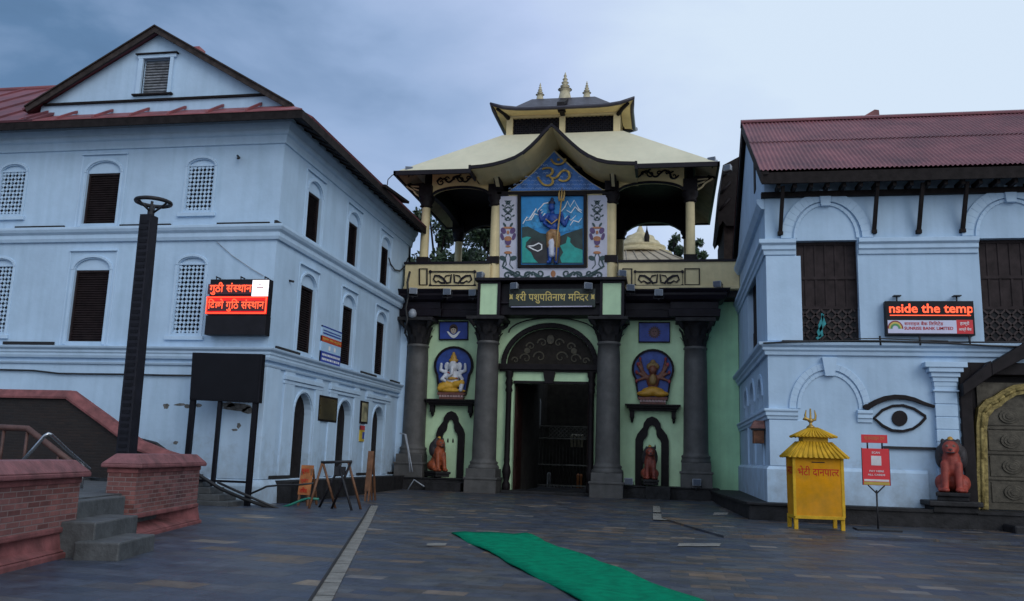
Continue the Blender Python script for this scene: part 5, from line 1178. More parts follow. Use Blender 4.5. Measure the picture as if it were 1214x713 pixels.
def relief(x, z, label, prims, mats, w=1.66, h=2.0):
    th = thing('relief_plaque', label, 'relief', (x, YG, z))
    z0 = z+.28; hs_ = horseshoe(x, w, h, z0); mb = MB(); mb.prism(hs_, YG-.10, YG, 1); mb.build('back_plate', mat('relief_blue', (.02, .06, .30), .5, .25, 4), th)
    mb = MB(); mb.band(hs_, .09, YG-.10, .07, 0, True, .08); mb.build('rim', BWOOD, th)
    mb = MB(); mb.box(x-.52, x+.52, YG-.34, YG, z, z+.1); mb.box(x-.60, x+.60, YG-.38, YG, z+.19, z+.30)
    mb.build('base', mat('relief_base_brown', (.16, .055, .04), .6, .3, 5), th)
    mb = MB()
    for k in range(9): xx = x-.48+.12*k; mb.box(xx-.045, xx+.045, YG-.36, YG-.05, z+.1, z+.19)
    mb.build('petals', mat('petal_pink', (.42, .28, .28), .6, .2), th)
    o = body('figure', [tuple([p[0]]+[(Vector(q)+Vector((x, YG-.16, z0)) if i == 1 or (p[0] == 'c' and i == 2) else q) for i, q in list(enumerate(p))[1:]]) for p in prims], mats, None, .026, 2)
    for v in o.data.vertices: v.co -= Vector((x, YG, z))
    o.parent = th
WH, YL_, GO, RD = 0, 1, 2, 3
gprim = [('e', (0, 0, .70), (.33, .17, .32), WH), ('e', (0, -.06, 1.15), (.21, .16, .23), WH), ('e', (-.27, -.02, 1.16), (.13, .05, .19), WH), ('e', (.27, -.02, 1.16), (.13, .05, .19), WH),
    ('c', (0, -.2, 1.05), (.02, -.26, .82), .085, .065, WH), ('c', (.02, -.26, .82), (-.12, -.26, .70), .065, .045, WH), ('e', (0, 0, 1.42), (.22, .12, .10), GO), ('e', (0, 0, 1.55), (.14, .10, .14), GO), ('e', (0, 0, 1.70), (.07, .07, .10), GO),
    ('c', (-.30, 0, .88), (-.55, -.02, .98), .09, .07, WH), ('c', (-.55, -.02, .98), (-.52, -.06, 1.25), .07, .06, WH), ('c', (.30, 0, .88), (.55, -.02, .98), .09, .07, WH), ('c', (.55, -.02, .98), (.54, -.06, 1.25), .07, .06, WH),
    ('c', (-.28, -.05, .8), (-.46, -.14, .58), .09, .07, WH), ('c', (-.46, -.14, .58), (-.28, -.24, .52), .07, .06, WH), ('c', (.28, -.05, .8), (.46, -.14, .60), .09, .07, WH), ('c', (.46, -.14, .6), (.34, -.24, .72), .07, .06, WH),
    ('e', (-.22, -.06, .30), (.42, .2, .20), YL_), ('c', (-.25, -.1, .34), (-.50, -.16, .18), .17, .14, YL_), ('c', (.15, -.1, .36), (.46, -.16, .44), .15, .12, YL_), ('c', (.46, -.16, .44), (.42, -.2, .12), .11, .08, WH), ('e', (0, -.05, .10), (.62, .2, .10), YL_),
    ('c', (-.2, -.12, .9), (.22, -.12, .62), .03, .03, RD), ('e', (0, -.16, .62), (.2, .08, .05), GO)]
relief(xA, zA, 'arched blue relief of a seated white elephant-headed figure in yellow cloth', gprim, [mat('relief_white', (.60, .62, .68), .5, .15, 5), mat('relief_yellow', (.62, .34, .03), .5, .2, 5), mat('relief_gold', (.50, .27, .04), .45, .2, 5), mat('relief_red', (.35, .04, .03), .5, .2)])
bprim = [('e', (0, 0, .70), (.27, .16, .32), 0), ('e', (0, -.05, 1.14), (.18, .15, .2), 0), ('e', (0, .02, 1.30), (.28, .1, .20), 2), ('e', (0, 0, 1.48), (.12, .08, .12), 2), ('e', (0, -.06, .26), (.48, .2, .20), 1), ('e', (-.3, -.1, .16), (.36, .18, .13), 1), ('e', (.3, -.1, .16), (.36, .18, .13), 1), ('e', (0, -.16, .74), (.16, .07, .22), 2)]
for k, a in enumerate((1.15, .7, .25, -.2)):
    for f in (1, -1): e1 = (f*.42, -.02, .85+.28*math.sin(a)); bprim += [('c', (f*.22, 0, .85), e1, .08, .065, 0), ('c', e1, (f*(.42+.24*math.cos(a)), -.05, .85+.75*math.sin(a)), .065, .05, 0), ('e', (f*(.42+.26*math.cos(a)), -.07, .85+.84*math.sin(a)), (.06, .05, .09), 3)]
relief(xB, zB, 'arched blue relief of a seated brown many-armed figure on a yellow base', bprim, [mat('relief_brown', (.17, .055, .03), .5, .25, 5), mat('relief_ochre', (.52, .26, .02), .5, .2, 5), mat('relief_dull_gold', (.24, .14, .04), .5, .2, 5), mat('relief_crimson', (.28, .03, .04), .5, .2)])
def niche(x0, x1, ytop, ybot, label):
    Y = YG; a = P(x0, ybot, Y=Y); b = P(x1, ytop, Y=Y); xl, xr, zb, zt = a.x, b.x, a.z, b.z; c = (xl+xr)/2; w = xr-xl; th = thing('wall_niche', label, 'niche', (c, Y, zb))
    f = .10
    o = [(-.5, 0), (-.5, .66), (-.44, .74), (-.34, .80), (-.27, .84), (-.25, .9), (-.15, .97), (0, 1), (.15, .97), (.25, .9), (.27, .84), (.34, .80), (.44, .74), (.5, .66), (.5, 0)]
    i_ = [(-.27, 0), (-.27, .62), (-.24, .66), (-.16, .70), (-.13, .74), (-.12, .80), (-.07, .855), (0, .875), (.07, .855), (.12, .80), (.13, .74), (.16, .70), (.24, .66), (.27, .62), (.27, 0)]
    O = [(c+p[0]*w, zb+p[1]*(zt-zb)) for p in o]; I = [(c+p[0]*w, zb+p[1]*(zt-zb)) for p in i_]
    mb = MB()
    for k in range(len(O)-1): q = [O[k], O[k+1], I[k+1], I[k]]; mb.hexa([(p[0], Y-.14, p[1]) for p in q]+[(p[0], Y+.02, p[1]) for p in q])
    mb.build('frame', BWOOD, th)
    mb = MB(lambda u, d, z: (u, Y-.03-d, z)); mb.sheet(I, [], 0); mb.build('back', MINT, th)
    mb = MB()
    for dx in (-.09, .09): z = zb+(zt-zb)*.53; mb.prism([(c+dx*w-.035, z), (c+dx*w+.035, z), (c+dx*w+.03, z+.12), (c+dx*w, z+.2), (c+dx*w-.03, z+.12)], Y-.045, Y-.02, 1)
    mb.build('flame_mark', BWOOD, th)
niche(515.5, 552.5, 488, 567, 'dark trefoil niche under the shelf of the elephant-headed figure')
niche(753, 793, 494.5, 576, 'dark trefoil niche under the shelf of the many-armed figure')

# plinths of the gate left and right of the two big columns
mb = MB(); mb.box(-11.0, cx[1]-.5, 35.55, YG+.05, 0, .60); mb.box(-11.0, cx[1]-.5, 35.50, YG+.05, .60, .66); mb.box(-9.9, -8.4, 35.1, 35.5, 0, .5); tag(mb.build('stone_plinth', DSTONE, bevel=.02), 'low dark plinth below the niche with the painted lion facing sideways', 'plinth')
mb = MB(); mb.box(cx[2]+.5, 1.9, 35.55, YG+.05, 0, .58); mb.box(cx[2]+.5, 1.9, 35.50, YG+.05, .58, .64); mb.box(-.95, .0, 35.1, 35.5, 0, .64); tag(mb.build('stone_plinth', DSTONE, bevel=.02), 'low dark plinth below the niche under the brown sun plaque', 'plinth')
mb = MB(); mb.box(d0-.3, d1+.3, 35.4, 37.2, .05, .27); o = mb.build('door_step', DSTONE, bevel=.03); tag(o, 'worn stone doorstep between the two big grey columns', 'step')

# guardian lions (facing -Y at rest)
def lion(x, y, z, h, rz, label, mats, ped=None, slim=1.0):
    th = thing('guardian_lion', label, 'statue', (x, y, z), 'guardian lion statues', rz); k = h/1.45; R = 0; Mn = 1; G_ = 2
    pr = [('e', (0, .10, .38), (.27, .30, .36), R), ('c', (0, -.04, .62), (0, -.08, .95), .25, .20, R), ('e', (0, .22, .24), (.33, .27, .24), R), ('c', (-.24, .06, .2), (-.25, -.2, .08), .16, .10, R), ('c', (.24, .06, .2), (.25, -.2, .08), .16, .10, R),
        ('c', (-.15, -.18, .72), (-.17, -.30, .10), .115, .09, R), ('c', (.15, -.18, .72), (.17, -.30, .10), .115, .09, R), ('e', (-.17, -.36, .06), (.11, .16, .065), R), ('e', (.17, -.36, .06), (.11, .16, .065), R), ('e', (-.26, -.24, .05), (.10, .16, .06), R), ('e', (.26, -.24, .05), (.10, .16, .06), R),
        ('e', (0, .06, 1.10), (.31, .26, .30), Mn), ('e', (0, .12, .82), (.30, .2, .26), Mn), ('e', (0, -.12, 1.14), (.20, .19, .20), R), ('e', (0, -.27, 1.07), (.13, .11, .10), R), ('e', (-.18, -.02, 1.33), (.06, .05, .07), Mn), ('e', (.18, -.02, 1.33), (.06, .05, .07), Mn),
        ('e', (0, 0, 1.40), (.07, .07, .06), G_), ('c', (0, .42, .2), (.0, .50, .62), .06, .05, R), ('e', (0, .48, .72), (.09, .08, .14), Mn), ('e', (-.08, -.28, 1.2), (.04, .035, .03), 3), ('e', (.08, -.28, 1.2), (.04, .035, .03), 3), ('e', (-.27, .14, .92), (.12, .2, .3), Mn), ('e', (.27, .14, .92), (.12, .2, .3), Mn), ('e', (-.25, .12, .24), (.18, .3, .22), R), ('e', (.25, .12, .24), (.18, .3, .22), R), ('e', (0, -.37, 1.10), (.05, .03, .03), Mn), ('c', (-.09, -.36, 1.02), (.09, -.36, 1.02), .02, .02, Mn)]
    def sc(p):
        q = list(p); q[1] = Vector(p[1])*k
        if p[0] == 'c': q[2] = Vector(p[2])*k; q[3] = p[3]*k; q[4] = p[4]*k
        else: q[2] = tuple(a*k for a in p[2])
        if slim != 1:
            q[1] = Vector((q[1].x*slim, q[1].y, q[1].z))
            if p[0] == 'c': q[2] = Vector((q[2].x*slim, q[2].y, q[2].z))
        return tuple(q)
    o = body('lion_body', [sc(p) for p in pr], mats, th, .024, 2); WOFF[o.name] = Vector()
    mb = MB(); w_ = .40*k
    mb.box(-w_*slim, w_*slim, -.5*k, .6*k, -.10, .0); mb.box(-w_*slim*.92, w_*slim*.92, -.44*k, .55*k, -.22 if ped is None else -ped, -.10); mb.build('pedestal', DSTONE, th, bevel=.02, local=True)
    return th
EYEW = mat('lion_eye', (.12, .08, .06), .4, .05); GTOP = mat('lion_gold_tuft', (.50, .26, .03), .5, .2)
p = P(1130, 584, Y=YR-.42); lion(p.x, YR-.42, p.z, PZ(1130, 518, YR-.42)-p.z, -.30, 'brick red lion statue with a black mane beside the gilt door', [LIONR, LIOND, GTOP, EYEW], None)
mb = MB(); q0, q1 = PX(1099, 590, YR-.8), PX(1163, 590, YR-.8); mb.box(q0, q1, YR-1.0, YR+.0, p.z-.36, p.z-.22); mb.box(q0+.12, q1-.1, YR-.9, YR, .5, p.z-.36); tag(mb.build('lion_plinth', DSTONE, bevel=.03), 'dark stone block under the lion beside the gilt door', 'plinth')
p = P(519, 559, Y=35.9); lion(p.x, 35.9, p.z, PZ(519, 517.5, 35.9)-p.z, .75, 'red and orange lion statue in three-quarter view below the elephant-headed relief', [mat('lion_orange_red', (.30, .065, .02), .55, .4, 4, .25), LIOND, GTOP, EYEW], None, .88)
p = P(770.5, 568.5, Y=35.9); lion(p.x, 35.9, p.z, PZ(770.5, 528, 35.9)-p.z, .12, 'red lion statue facing forward below the brown many-armed relief', [mat('lion_dark_red', (.26, .05, .03), .55, .4, 4, .25), LIOND, GTOP, EYEW], None, .85)

# floodlights
def flood():
    th = thing('floodlight', 'x', 'lamp', (0, 0, 0), 'small floodlights on the gate')
    mb = MB(); mb.hexa([(-.13, -.02, -.10), (.13, -.02, -.10), (.09, .16, -.07), (-.09, .16, -.07), (-.13, -.02, .10), (.13, -.02, .10), (.09, .16, .07), (-.09, .16, .07)]); mb.build('housing', SILVER, th, bevel=.012, local=True)
    mb = MB(); mb.box(-.105, .105, -.035, -.02, -.08, .08); mb.build('glass', mat('lamp_glass', (.10, .12, .16), .15, .1), th, local=True)
    mb = MB(); mb.tube([(-.15, .06, 0), (-.15, .06, -.17), (.15, .06, -.17), (.15, .06, 0)], .014, 6); mb.tube([(0, .06, -.17), (0, .06, -.24)], .02, 6); mb.build('yoke', METAL, th, local=True)
    return th
fl0 = flood(); fl0.scale = (1.35, 1.35, 1.35); first = True
FLD = [(490, 345, 35.3, .4, 'grey floodlight on the ledge at the balcony end touching the gabled white house'), (530, 346, 35.2, 0, 'grey floodlight on the ledge below the dragon panel of the balcony beside the trees'),
    (560, 347, 35.2, -.3, 'grey floodlight on the ledge just beside the mint block over the left big column'), (568.5, 326, 35.4, -.5, 'grey floodlight on the balcony wall above the mint block near the trees'),
    (609, 339, 34.7, -.4, 'grey floodlight at the name board end where the lettering begins'), (697.5, 339, 34.7, .4, 'grey floodlight at the name board end where the lettering stops'),
    (738, 324, 35.4, .5, 'grey floodlight on the balcony wall above the mint block nearest the far temple'), (747.5, 341, 35.2, .3, 'grey floodlight on the ledge beside the mint block over the right big column'),
    (781, 347, 35.2, 0, 'grey floodlight on the ledge below the dragon panel in front of the far temple roof'), (850, 337, 35.6, -.5, 'grey floodlight on the plain cream wall next to the timber house'),
    (485, 201, 34.8, .3, 'floodlight standing on the pavilion eave corner above the white house roof'), (843.5, 190, 34.8, -.4, 'floodlight standing on the pavilion eave corner beside the timber eave'), (862, 199, 36.9, -.6, 'floodlight clamped to the tip of the dark timber eave')]
for x, y, Y, a, lb in FLD:
    p = P(x, y, Y=Y)
    if first: fl0.location = p; fl0.rotation_euler = (0, 0, a); fl0['label'] = lb; first = False
    else: dup(fl0, p, a, lb)
for x, y, Y, a, lb in ((556, 568, 35.5, 0, 'small grey floodlight on the plinth beside the niche with the sideways lion'), (745, 571, 35.4, .2, 'small grey floodlight on the plinth beside the niche with the forward facing lion'), (826, 572, 35.4, .2, 'small grey floodlight in front of the outer column by the green wing wall')):
    dup(fl0, P(x, y, Y=Y), a, lb)

# iron gate seen through the door, dark wall added behind it to keep out sky light
ig = thing('iron_gate', 'dark iron bar gate standing inside the doorway', 'gate', (cc, 43.6, .15))
IRON = mat('iron_bars', (.10, .10, .09), .45, .3, 6, metal=.6)
mb = MB(); x = d0+.05
while x < d1: mb.tube([(x, 43.6, .2), (x, 43.6, 3.2)], .022, 6); x += .17
for z in (.3, 1.3, 2.6, 3.2): mb.box(d0, d1, 43.57, 43.63, z-.03, z+.03)
mb.build('bars', IRON, ig)
mb = MB(); lattice(mb, d0+.5, d1-.3, 2.66, 3.15, 0, .05, .2, .03); mb.v = [v+Vector((0, 43.55, 0)) for v in mb.v]; mb.build('lattice_band', IRON, ig)
mb = MB(); mb.box(-9, 0, 50, 50.5, 0, 8.6); mb.box(-9, -7, 44, 50, 0, 8.6); mb.box(-2.6, 0, 44, 50, 0, 8.6); tag(mb.build('doorway_backing', mat('court_dark', (.04, .035, .03), .8, .4, 2)), 'dark wall added behind the gate door to keep out the light beyond', 'wall')
for x0, x1, y0, y1, m_, nm, lb, ct in ((637, 640.5, 472, 508, mat('court_pale', (.42, .44, .46), .6, .1), 'marble_post', 'slim pale post behind the bars in the doorway', 'post'), (676, 692, 515, 530, mat('court_cream', (.40, .36, .24), .6, .3, 8), 'stone_shrine', 'pale stone block glimpsed through the bars', 'shrine'), (683, 690, 562, 578, mat('court_orange', (.55, .18, .04), .6, .2), 'offering_box', 'small orange box at the foot of the inner gate', 'box'), (648, 652, 560, 577, mat('court_pale', (.4, .4, .4)), 'marble_figure', 'small white figure low behind the bars of the inner gate', 'statue')):
    a = P(x0, y1, Y=46); b = P(x1, y0, Y=46); mb = MB(); h = b.z-a.z; a.z = max(a.z, .15)
    mb.box(a.x, b.x, 46, 46.4, a.z, b.z-h*.12); mb.hexa([(a.x, 46, b.z-h*.12), (b.x, 46, b.z-h*.12), (b.x, 46.4, b.z-h*.12), (a.x, 46.4, b.z-h*.12), (a.x+.05, 46.1, b.z), (b.x-.05, 46.1, b.z), (b.x-.05, 46.3, b.z), (a.x+.05, 46.3, b.z)])
    tag(mb.build(nm, m_), lb, ct)
# far temple roof seen through the right pavilion arch
ft = thing('far_temple', 'distant cream tiered temple roof seen through the pavilion arch', 'temple', (3, 62, 8))
Yf = 60
def fp_(x, y): p = P(x, y, Y=Yf); return p
mb = MB(); a = fp_(700, 312); b = fp_(828, 312); c = fp_(742, 288); d_ = fp_(780, 288)
mb.hexa([(a.x, Yf-3, a.z-1), (b.x, Yf-3, a.z-1), (b.x, Yf+10, a.z-1), (a.x, Yf+10, a.z-1), (c.x-1.5, Yf+2, c.z), (d_.x, Yf+2, c.z), (d_.x, Yf+5, c.z), (c.x-1.5, Yf+5, c.z)])
for k in range(9): f = k/8; mb.tube([(a.x+(b.x-a.x)*f, Yf-3.03, a.z-1), (c.x-1.5+(d_.x-c.x+1.5)*f, Yf+1.97, c.z+.02)], .06, 5)
mb.build('roof', mat('far_tan_roof', (.34, .28, .2), .7, .2, 1), ft)
mb = MB(); X = fp_(757, 280).x
for y, r in ((289, 2.0), (281, 1.6), (274, 1.15)): z = fp_(757, y).z; mb.lathe([(r*1.15, z-.1), (r*1.2, z+.06), (r, z+.12), (r*.9, z+.45)], X, Yf+3.5, 16)
z = fp_(757, 272).z; mb.lathe([(1.0, z), (.8, z+.4), (.3, z+.7), (.1, z+1.2), (.02, z+1.6)], X, Yf+3.5, 16); mb.build('tiers', mat('far_cream', (.5, .42, .25), .6, .2), ft)
mb = MB(); p = fp_(766, 272); mb.lathe([(.16, p.z-.6), (.2, p.z), (.05, p.z+.5), (.01, p.z+.9)], p.x, Yf+2, 8); mb.build('finial', DWOOD, ft)
mb = MB(); mb.box(-4, 10, Yf+2, Yf+8, 0, a.z-.8); mb.build('wall', OLIVE, ft)

# trees behind the pavilion
LEAVES = [mat('leaf_a', (.025, .05, .022), .6, .3, 1.5), mat('leaf_b', (.04, .075, .03), .6, .3, 1.5), mat('leaf_c', (.02, .04, .025), .6, .3, 1.5)]
def tree(x, y, z0, h, rad, label, n, clumps=14, group='trees behind the pavilion', squash=1.0):
    th = thing('broadleaf_tree', label, 'tree', (x, y, 0), group)
    mb = MB(); mb.tube([(x, y, 0), (x+.1, y, z0), (x, y+.1, z0+h*.7)], [.3, .22, .06], 8); cl = []
    for k in range(clumps):
        a = random.uniform(0, 2*PI); f = random.random()**.5*rad; zc = z0+h*random.uniform(.1, .95); f *= 1-.6*abs((zc-z0)/h-.45)
        c = Vector((x+f*math.cos(a), y+f*math.sin(a), zc)); cl.append((c, rad*random.uniform(.22, .42))); mb.tube([(x, y, z0+(zc-z0)*.5), tuple((c+Vector((x, y, zc)))*.5), tuple(c)], [.09, .06, .02], 5)
    mb.build('trunk', DWOOD, th); lf = MB()
    for i in range(n):
        c, r = random.choice(cl); d = Vector((random.gauss(0, 1), random.gauss(0, 1), random.gauss(0, 1)*.8)); p = c+d.normalized()*r*random.random()**.4
        u = Vector((random.gauss(0, 1), random.gauss(0, 1), random.gauss(0, 1))).normalized(); v = u.orthogonal().normalized(); s_ = random.uniform(.10, .2)
        lf.add([tuple(p-u*s_), tuple(p+v*s_*.5), tuple(p+u*s_), tuple(p-v*s_*.5)], [(0, 1, 2, 3)], random.choice((0, 0, 1, 2)))
    lf.build('crown', LEAVES, th)
a = P(540, 310, Y=52); b = P(520, 262, Y=52)
tree(a.x-1.2, 52, 9, b.z-7.8, 2.3, 'dark leafy tree close behind the pavilion beside the white house', 5200, 16)
tree(a.x+1.2, 55, 9, b.z-8.6, 2.1, 'second dark tree behind the pavilion nearer the painted panel', 4600, 14)
a = P(575, 268, Y=50); tree(a.x+.8, 50, a.z-.9, 1.9, 1.6, 'overhanging tuft of branches high in the pavilion opening', 2200, 8)
a = P(824, 292, Y=70); tree(a.x, 70, a.z-2.6, 3.0, 1.3, 'far tree top beside the distant temple roof', 1600, 8)
a = P(800, 285, Y=72); tree(a.x, 72, a.z-2.2, 2.4, 1.1, 'low far tree close behind the distant temple tiers', 1400, 8)

# ================================================================== SIGNS
def sgn(Y):
    return lambda x, y: P(x, y, Y=Y)
# LED sign on the left house
Y = 23.25; a = P(243.5, 397, Y=Y); b = P(319.5, 331, Y=Y); m_ = P(281, 374, Y=Y).z
led = thing('led_sign', 'two line red Devanagari LED sign with a white square on its corner', 'sign', ((a.x+b.x)/2, Y, a.z))
mb = MB(); mb.box(a.x, b.x, Y, Y+.28, m_, b.z); mb.box(a.x-.03, b.x-.0, Y-.02, Y+.3, a.z, m_-.01); mb.build('housing', mat('led_case', (.011, .010, .014), .5, .2, 3, spec=.2), led, bevel=.008)
x0, x1 = P(246, 350, Y=Y).x, P(317, 350, Y=Y).x
mb = MB(); mb.box(x0-.01, x1+.02, Y-.012, Y, PZ(281, 372.5, Y), PZ(281, 351.5, Y)); mb.build('lower_line_panel', LEDG, led)
mb = MB(); mb.box(x0+.05, x1-.05, Y-.016, Y-.01, PZ(281, 369, Y), PZ(281, 357, Y)); mb.box(x0+.0, P(298, 340, Y=Y).x, Y-.01, Y, PZ(275, 349, Y), PZ(275, 337, Y)); mb.build('letter_field', mat('led_dark_red', (.07, .012, .02), .5, .1), led)
mb = MB(); write(mb, deva(['गुठी', ' ', 'सं', ('h', 'स'), 'थान'], .022), x0+.06, PX(299, 343, Y), PZ(272, 350, Y), PZ(272, 334.8, Y), Y-.02)
write(mb, deva(['िद', 'छो', ' ', 'गु', 'िठ', ' ', 'सं', ('h', 'स'), 'थान'], .018), x0+.06, x1-.06, PZ(281, 370, Y), PZ(281, 354.5, Y), Y-.03)
for q in ((x0, x1, PZ(281, 372, Y), PZ(281, 371, Y)), (x0, x1, PZ(281, 353.2, Y), PZ(281, 352.3, Y)), (x0, x0+.025, PZ(281, 372, Y), PZ(281, 352.3, Y)), (x1-.03, x1, PZ(281, 372, Y), PZ(281, 352.3, Y))): mb.box(q[0], q[1], Y-.03, Y-.012, q[2], q[3])
mb.build('lettering', LED, led)
mb = MB(); mb.box(PX(299.5, 341, Y), PX(318.5, 341, Y), Y-.03, Y, PZ(309, 351.5, Y), PZ(309, 332.5, Y)); mb.build('white_screen', LEDW, led)
mb = MB(); mb.box(PX(305, 341, Y), PX(313, 341, Y), Y-.034, Y-.03, PZ(309, 342, Y), PZ(309, 341, Y)); mb.box(PX(307, 338, Y), PX(310, 338, Y), Y-.034, Y-.03, PZ(309, 338, Y), PZ(309, 337.3, Y)); mb.build('screen_marks', REDL, led)
mb = MB()
for x in (256.5, 285.5, 314): p = P(x, 328.5, Y=Y+.1); mb.tube([(p.x, Y+.12, b.z), (p.x, Y+.12, p.z)], .016, 6); mb.tube([(p.x, Y+.12, p.z), (p.x, Y+.4, p.z)], .02, 6); mb.lathe([(.001, p.z-.03), (.035, p.z), (.001, p.z+.035)], p.x, Y+.12, 8)
mb.build('mount', METAL, led)
# LED sign on the right house
Y = YR-.24; a = P(1051, 397.5, Y=Y); b = P(1154, 357, Y=Y)
l2 = thing('led_sign', 'LED sign running red English words above a white bank strip', 'sign', ((a.x+b.x)/2, Y, a.z))
mb = MB(); mb.box(a.x, b.x, Y, Y+.22, a.z, b.z); mb.build('housing', MATS['led_case'], l2, bevel=.008)
zt_, zm, zb_ = PZ(1102, 358.5, Y), PZ(1102, 377.5, Y), PZ(1102, 396.5, Y)
mb = MB(); write(mb, glyphs('nside the temp', .022, (0, .985)), PX(1054, 367, Y), PX(1152.5, 367, Y), PZ(1102, 374.6, Y), PZ(1102, 360.3, Y), Y-.012); mb.box(PX(1055, 374, Y), PX(1151, 374, Y), Y-.012, Y, PZ(1102, 374.6, Y), PZ(1102, 373.6, Y)); mb.build('lettering', LED, l2)
mb = MB(); mb.box(PX(1052.5, 387, Y), PX(1134, 387, Y), Y-.012, Y, PZ(1102, 395.5, Y), PZ(1102, 380, Y)); mb.build('bank_strip', mat('bank_strip_white', (.58, .58, .74), .4, .05), l2)
mb = MB(); mb.box(PX(1134, 387, Y), PX(1153.5, 387, Y), Y-.014, Y, PZ(1143, 396, Y), PZ(1143, 379.5, Y)); mb.build('red_panel', RED, l2)
mb = MB(); write(mb, glyphs('SUNRISE BANK LIMITED', .02), PX(1072, 390, Y), PX(1130, 390, Y), PZ(1102, 391.4, Y), PZ(1102, 387.7, Y), Y-.018); write(mb, deva(['सनराइज', ' ', 'बैंक', ' ', 'िल', 'िमटेड'], .01), PX(1072, 385, Y), PX(1118, 385, Y), PZ(1102, 386.6, Y), PZ(1102, 381.3, Y), Y-.018); mb.build('bank_name', REDL, l2)
for k, (r0, r1, m_) in enumerate(((.66, .78, mat('logo_maroon', (.28, .03, .05))), (.50, .66, mat('logo_yellow', (.65, .5, .12))), (.30, .5, mat('logo_green', (.10, .30, .12))))):
    c = P(1061.5, 390, Y=Y); mb = MB(); mb.band([(c.x+(r0+r1)/2*.27*math.cos(PI*i/12), c.z+(r0+r1)/2*.30*math.sin(PI*i/12)) for i in range(13)], (r1-r0)*.28, Y-.012, .006); mb.build('logo_arc', m_, l2)
mb = MB(); write(mb, deva(['हाम्रो'], .01), PX(1138, 385, Y), PX(1149, 385, Y), PZ(1143, 387, Y), PZ(1143, 381, Y), Y-.02); write(mb, deva(['आफ्नै', ' ', 'बैंक'], .01), PX(1136.5, 391, Y), PX(1151.5, 391, Y), PZ(1143, 393.5, Y), PZ(1143, 388.5, Y), Y-.02); mb.build('slogan', WHITE, l2)
mb = MB()
for x in (1063, 1134): p = P(x, 352, Y=Y+.1); mb.tube([(p.x, Y+.1, b.z), (p.x, Y+.1, p.z)], .02, 6); mb.box(p.x-.1, p.x+.1, Y-.02, Y+.2, p.z, p.z+.03)
mb.build('mount', METAL, l2)
# blank black billboard on three legs
Y = 22.75; q = [(224.5, 474), (306.5, 478), (311, 420), (228, 418)]; pts = [P(x, y, Y=Y) for x, y in q]; Q = [(p.x, p.z) for p in pts]
bb = thing('billboard', 'blank black billboard standing on three thin black legs before the white house', 'billboard', (Q[0][0]+1.2, Y, 0))
mb = MB(); mb.prism(Q, Y, Y+.22, 1); mb.build('case', BLKMET, bb, bevel=.012)
mb = MB(); c = Vector((sum(p[0] for p in Q)/4, sum(p[1] for p in Q)/4)); mb.prism([tuple(c+(Vector(p)-c)*.945) for p in Q], Y-.01, Y, 1); mb.build('screen', SCREEN, bb)
for (xt, yt, xb, yb) in ((229, 474, 219, 560), (261, 476, 250.5, 572), (303, 477, 291.5, 602)):
    p = P(xt, yt, Y=Y+.1); r = P(xb, yb, Y=Y+.1); zb_ = .0 if xb > 280 else r.z-.1; mb = MB(); w_ = .075 if xb != 250.5 else .05
    mb.box(p.x-w_, p.x+w_, Y+.05, Y+.17, zb_, p.z+.1); mb.build('leg', BLKMET, bb, bevel=.008)
mb = MB(); p = P(219, 569, Y=Y+.1); r = P(294, 570, Y=Y+.1); mb.box(p.x, r.x, Y+.08, Y+.14, p.z-.03, p.z+.03); mb.build('cross_bar', BLKMET, bb)
# small boards on the long side of the left house
def side_board(name, label, cat, x0, x1, ytop0, ybot0, m, depth=.05):
    y0, y1 = P(x0, (ytop0+ybot0)/2, X=XL+.06).y, P(x1, (ytop0+ybot0)/2, X=XL+.06).y; zt_, zb_ = P(x0, ytop0, X=XL+.06).z, P(x0, ybot0, X=XL+.06).z
    th = thing(name, label, cat, (XL, (y0+y1)/2, zb_)); mb = MB(); mb.box(XL, XL+depth, y0, y1, zb_, zt_); mb.build('board', m, th)
    return th, y0, y1, zb_, zt_
th, y0, y1, z0, z1 = side_board('wall_sign', 'light blue and dark blue notice sign between two upper shutters of the side wall', 'sign', 381.5, 405, 385, 429, SKYP)
h = z1-z0; SM = lambda u, d, z: (XL+d, u, z)
mb = MB(SM); mb.box(y0, y1, .0, .054, z0, z0+h*.30); mb.box(y0, y1, .0, .054, z1-h*.04, z1); mb.build('blue_band', BLUEP, th)
mb = MB(SM); mb.box(y0, y1, .0, .055, z0+h*.56, z0+h*.72); mb.build('red_band', mat('sign_orange_red', (.5, .06, .02), .5), th)
mb = MB(SM); write(mb, glyphs('NOTICE', .03) if False else deva(['सूचना', ' ', 'तथा', ' ', 'अनुरोध'], .01), y0+.06, y1-.06, z0+h*.60, z0+h*.69, .06); mb.build('lettering', mat('sign_yellow', (.7, .5, .1)), th)
mb = MB(SM)
for k, (f0, f1) in enumerate(((.78, .82), (.86, .89))): mb.add([(y0+.08, .057, z0+h*f0), (y1-.08, .057, z0+h*f0), (y1-.08, .057, z0+h*f1), (y0+.08, .057, z0+h*f1)], [(0, 1, 2, 3)])
mb.build('text_line', BLUEP, th)
mb = MB(SM)
for f0, f1 in ((.18, .24), (.06, .12)):
    x = y0+.1
    while x < y1-.12: l_ = random.uniform(.05, .14); mb.add([(x, .058, z0+h*f0), (min(x+l_, y1-.08), .058, z0+h*f0), (min(x+l_, y1-.08), .058, z0+h*f1), (x, .058, z0+h*f1)], [(0, 1, 2, 3)]); x += l_+.04
for x in (.35, .62): mb.add([(y0+(y1-y0)*x, .056, z0+h*.36), (y0+(y1-y0)*(x+.1), .056, z0+h*.36), (y0+(y1-y0)*(x+.1), .056, z0+h*.48), (y0+(y1-y0)*x, .056, z0+h*.48)], [(0, 1, 2, 3)])
mb.each('white_line', WHITE, th)
th, y0, y1, z0, z1 = side_board('framed_picture', 'dark brown framed picture between the two nearest arched doors', 'picture', 378, 400, 468, 499, BWOOD, .06)
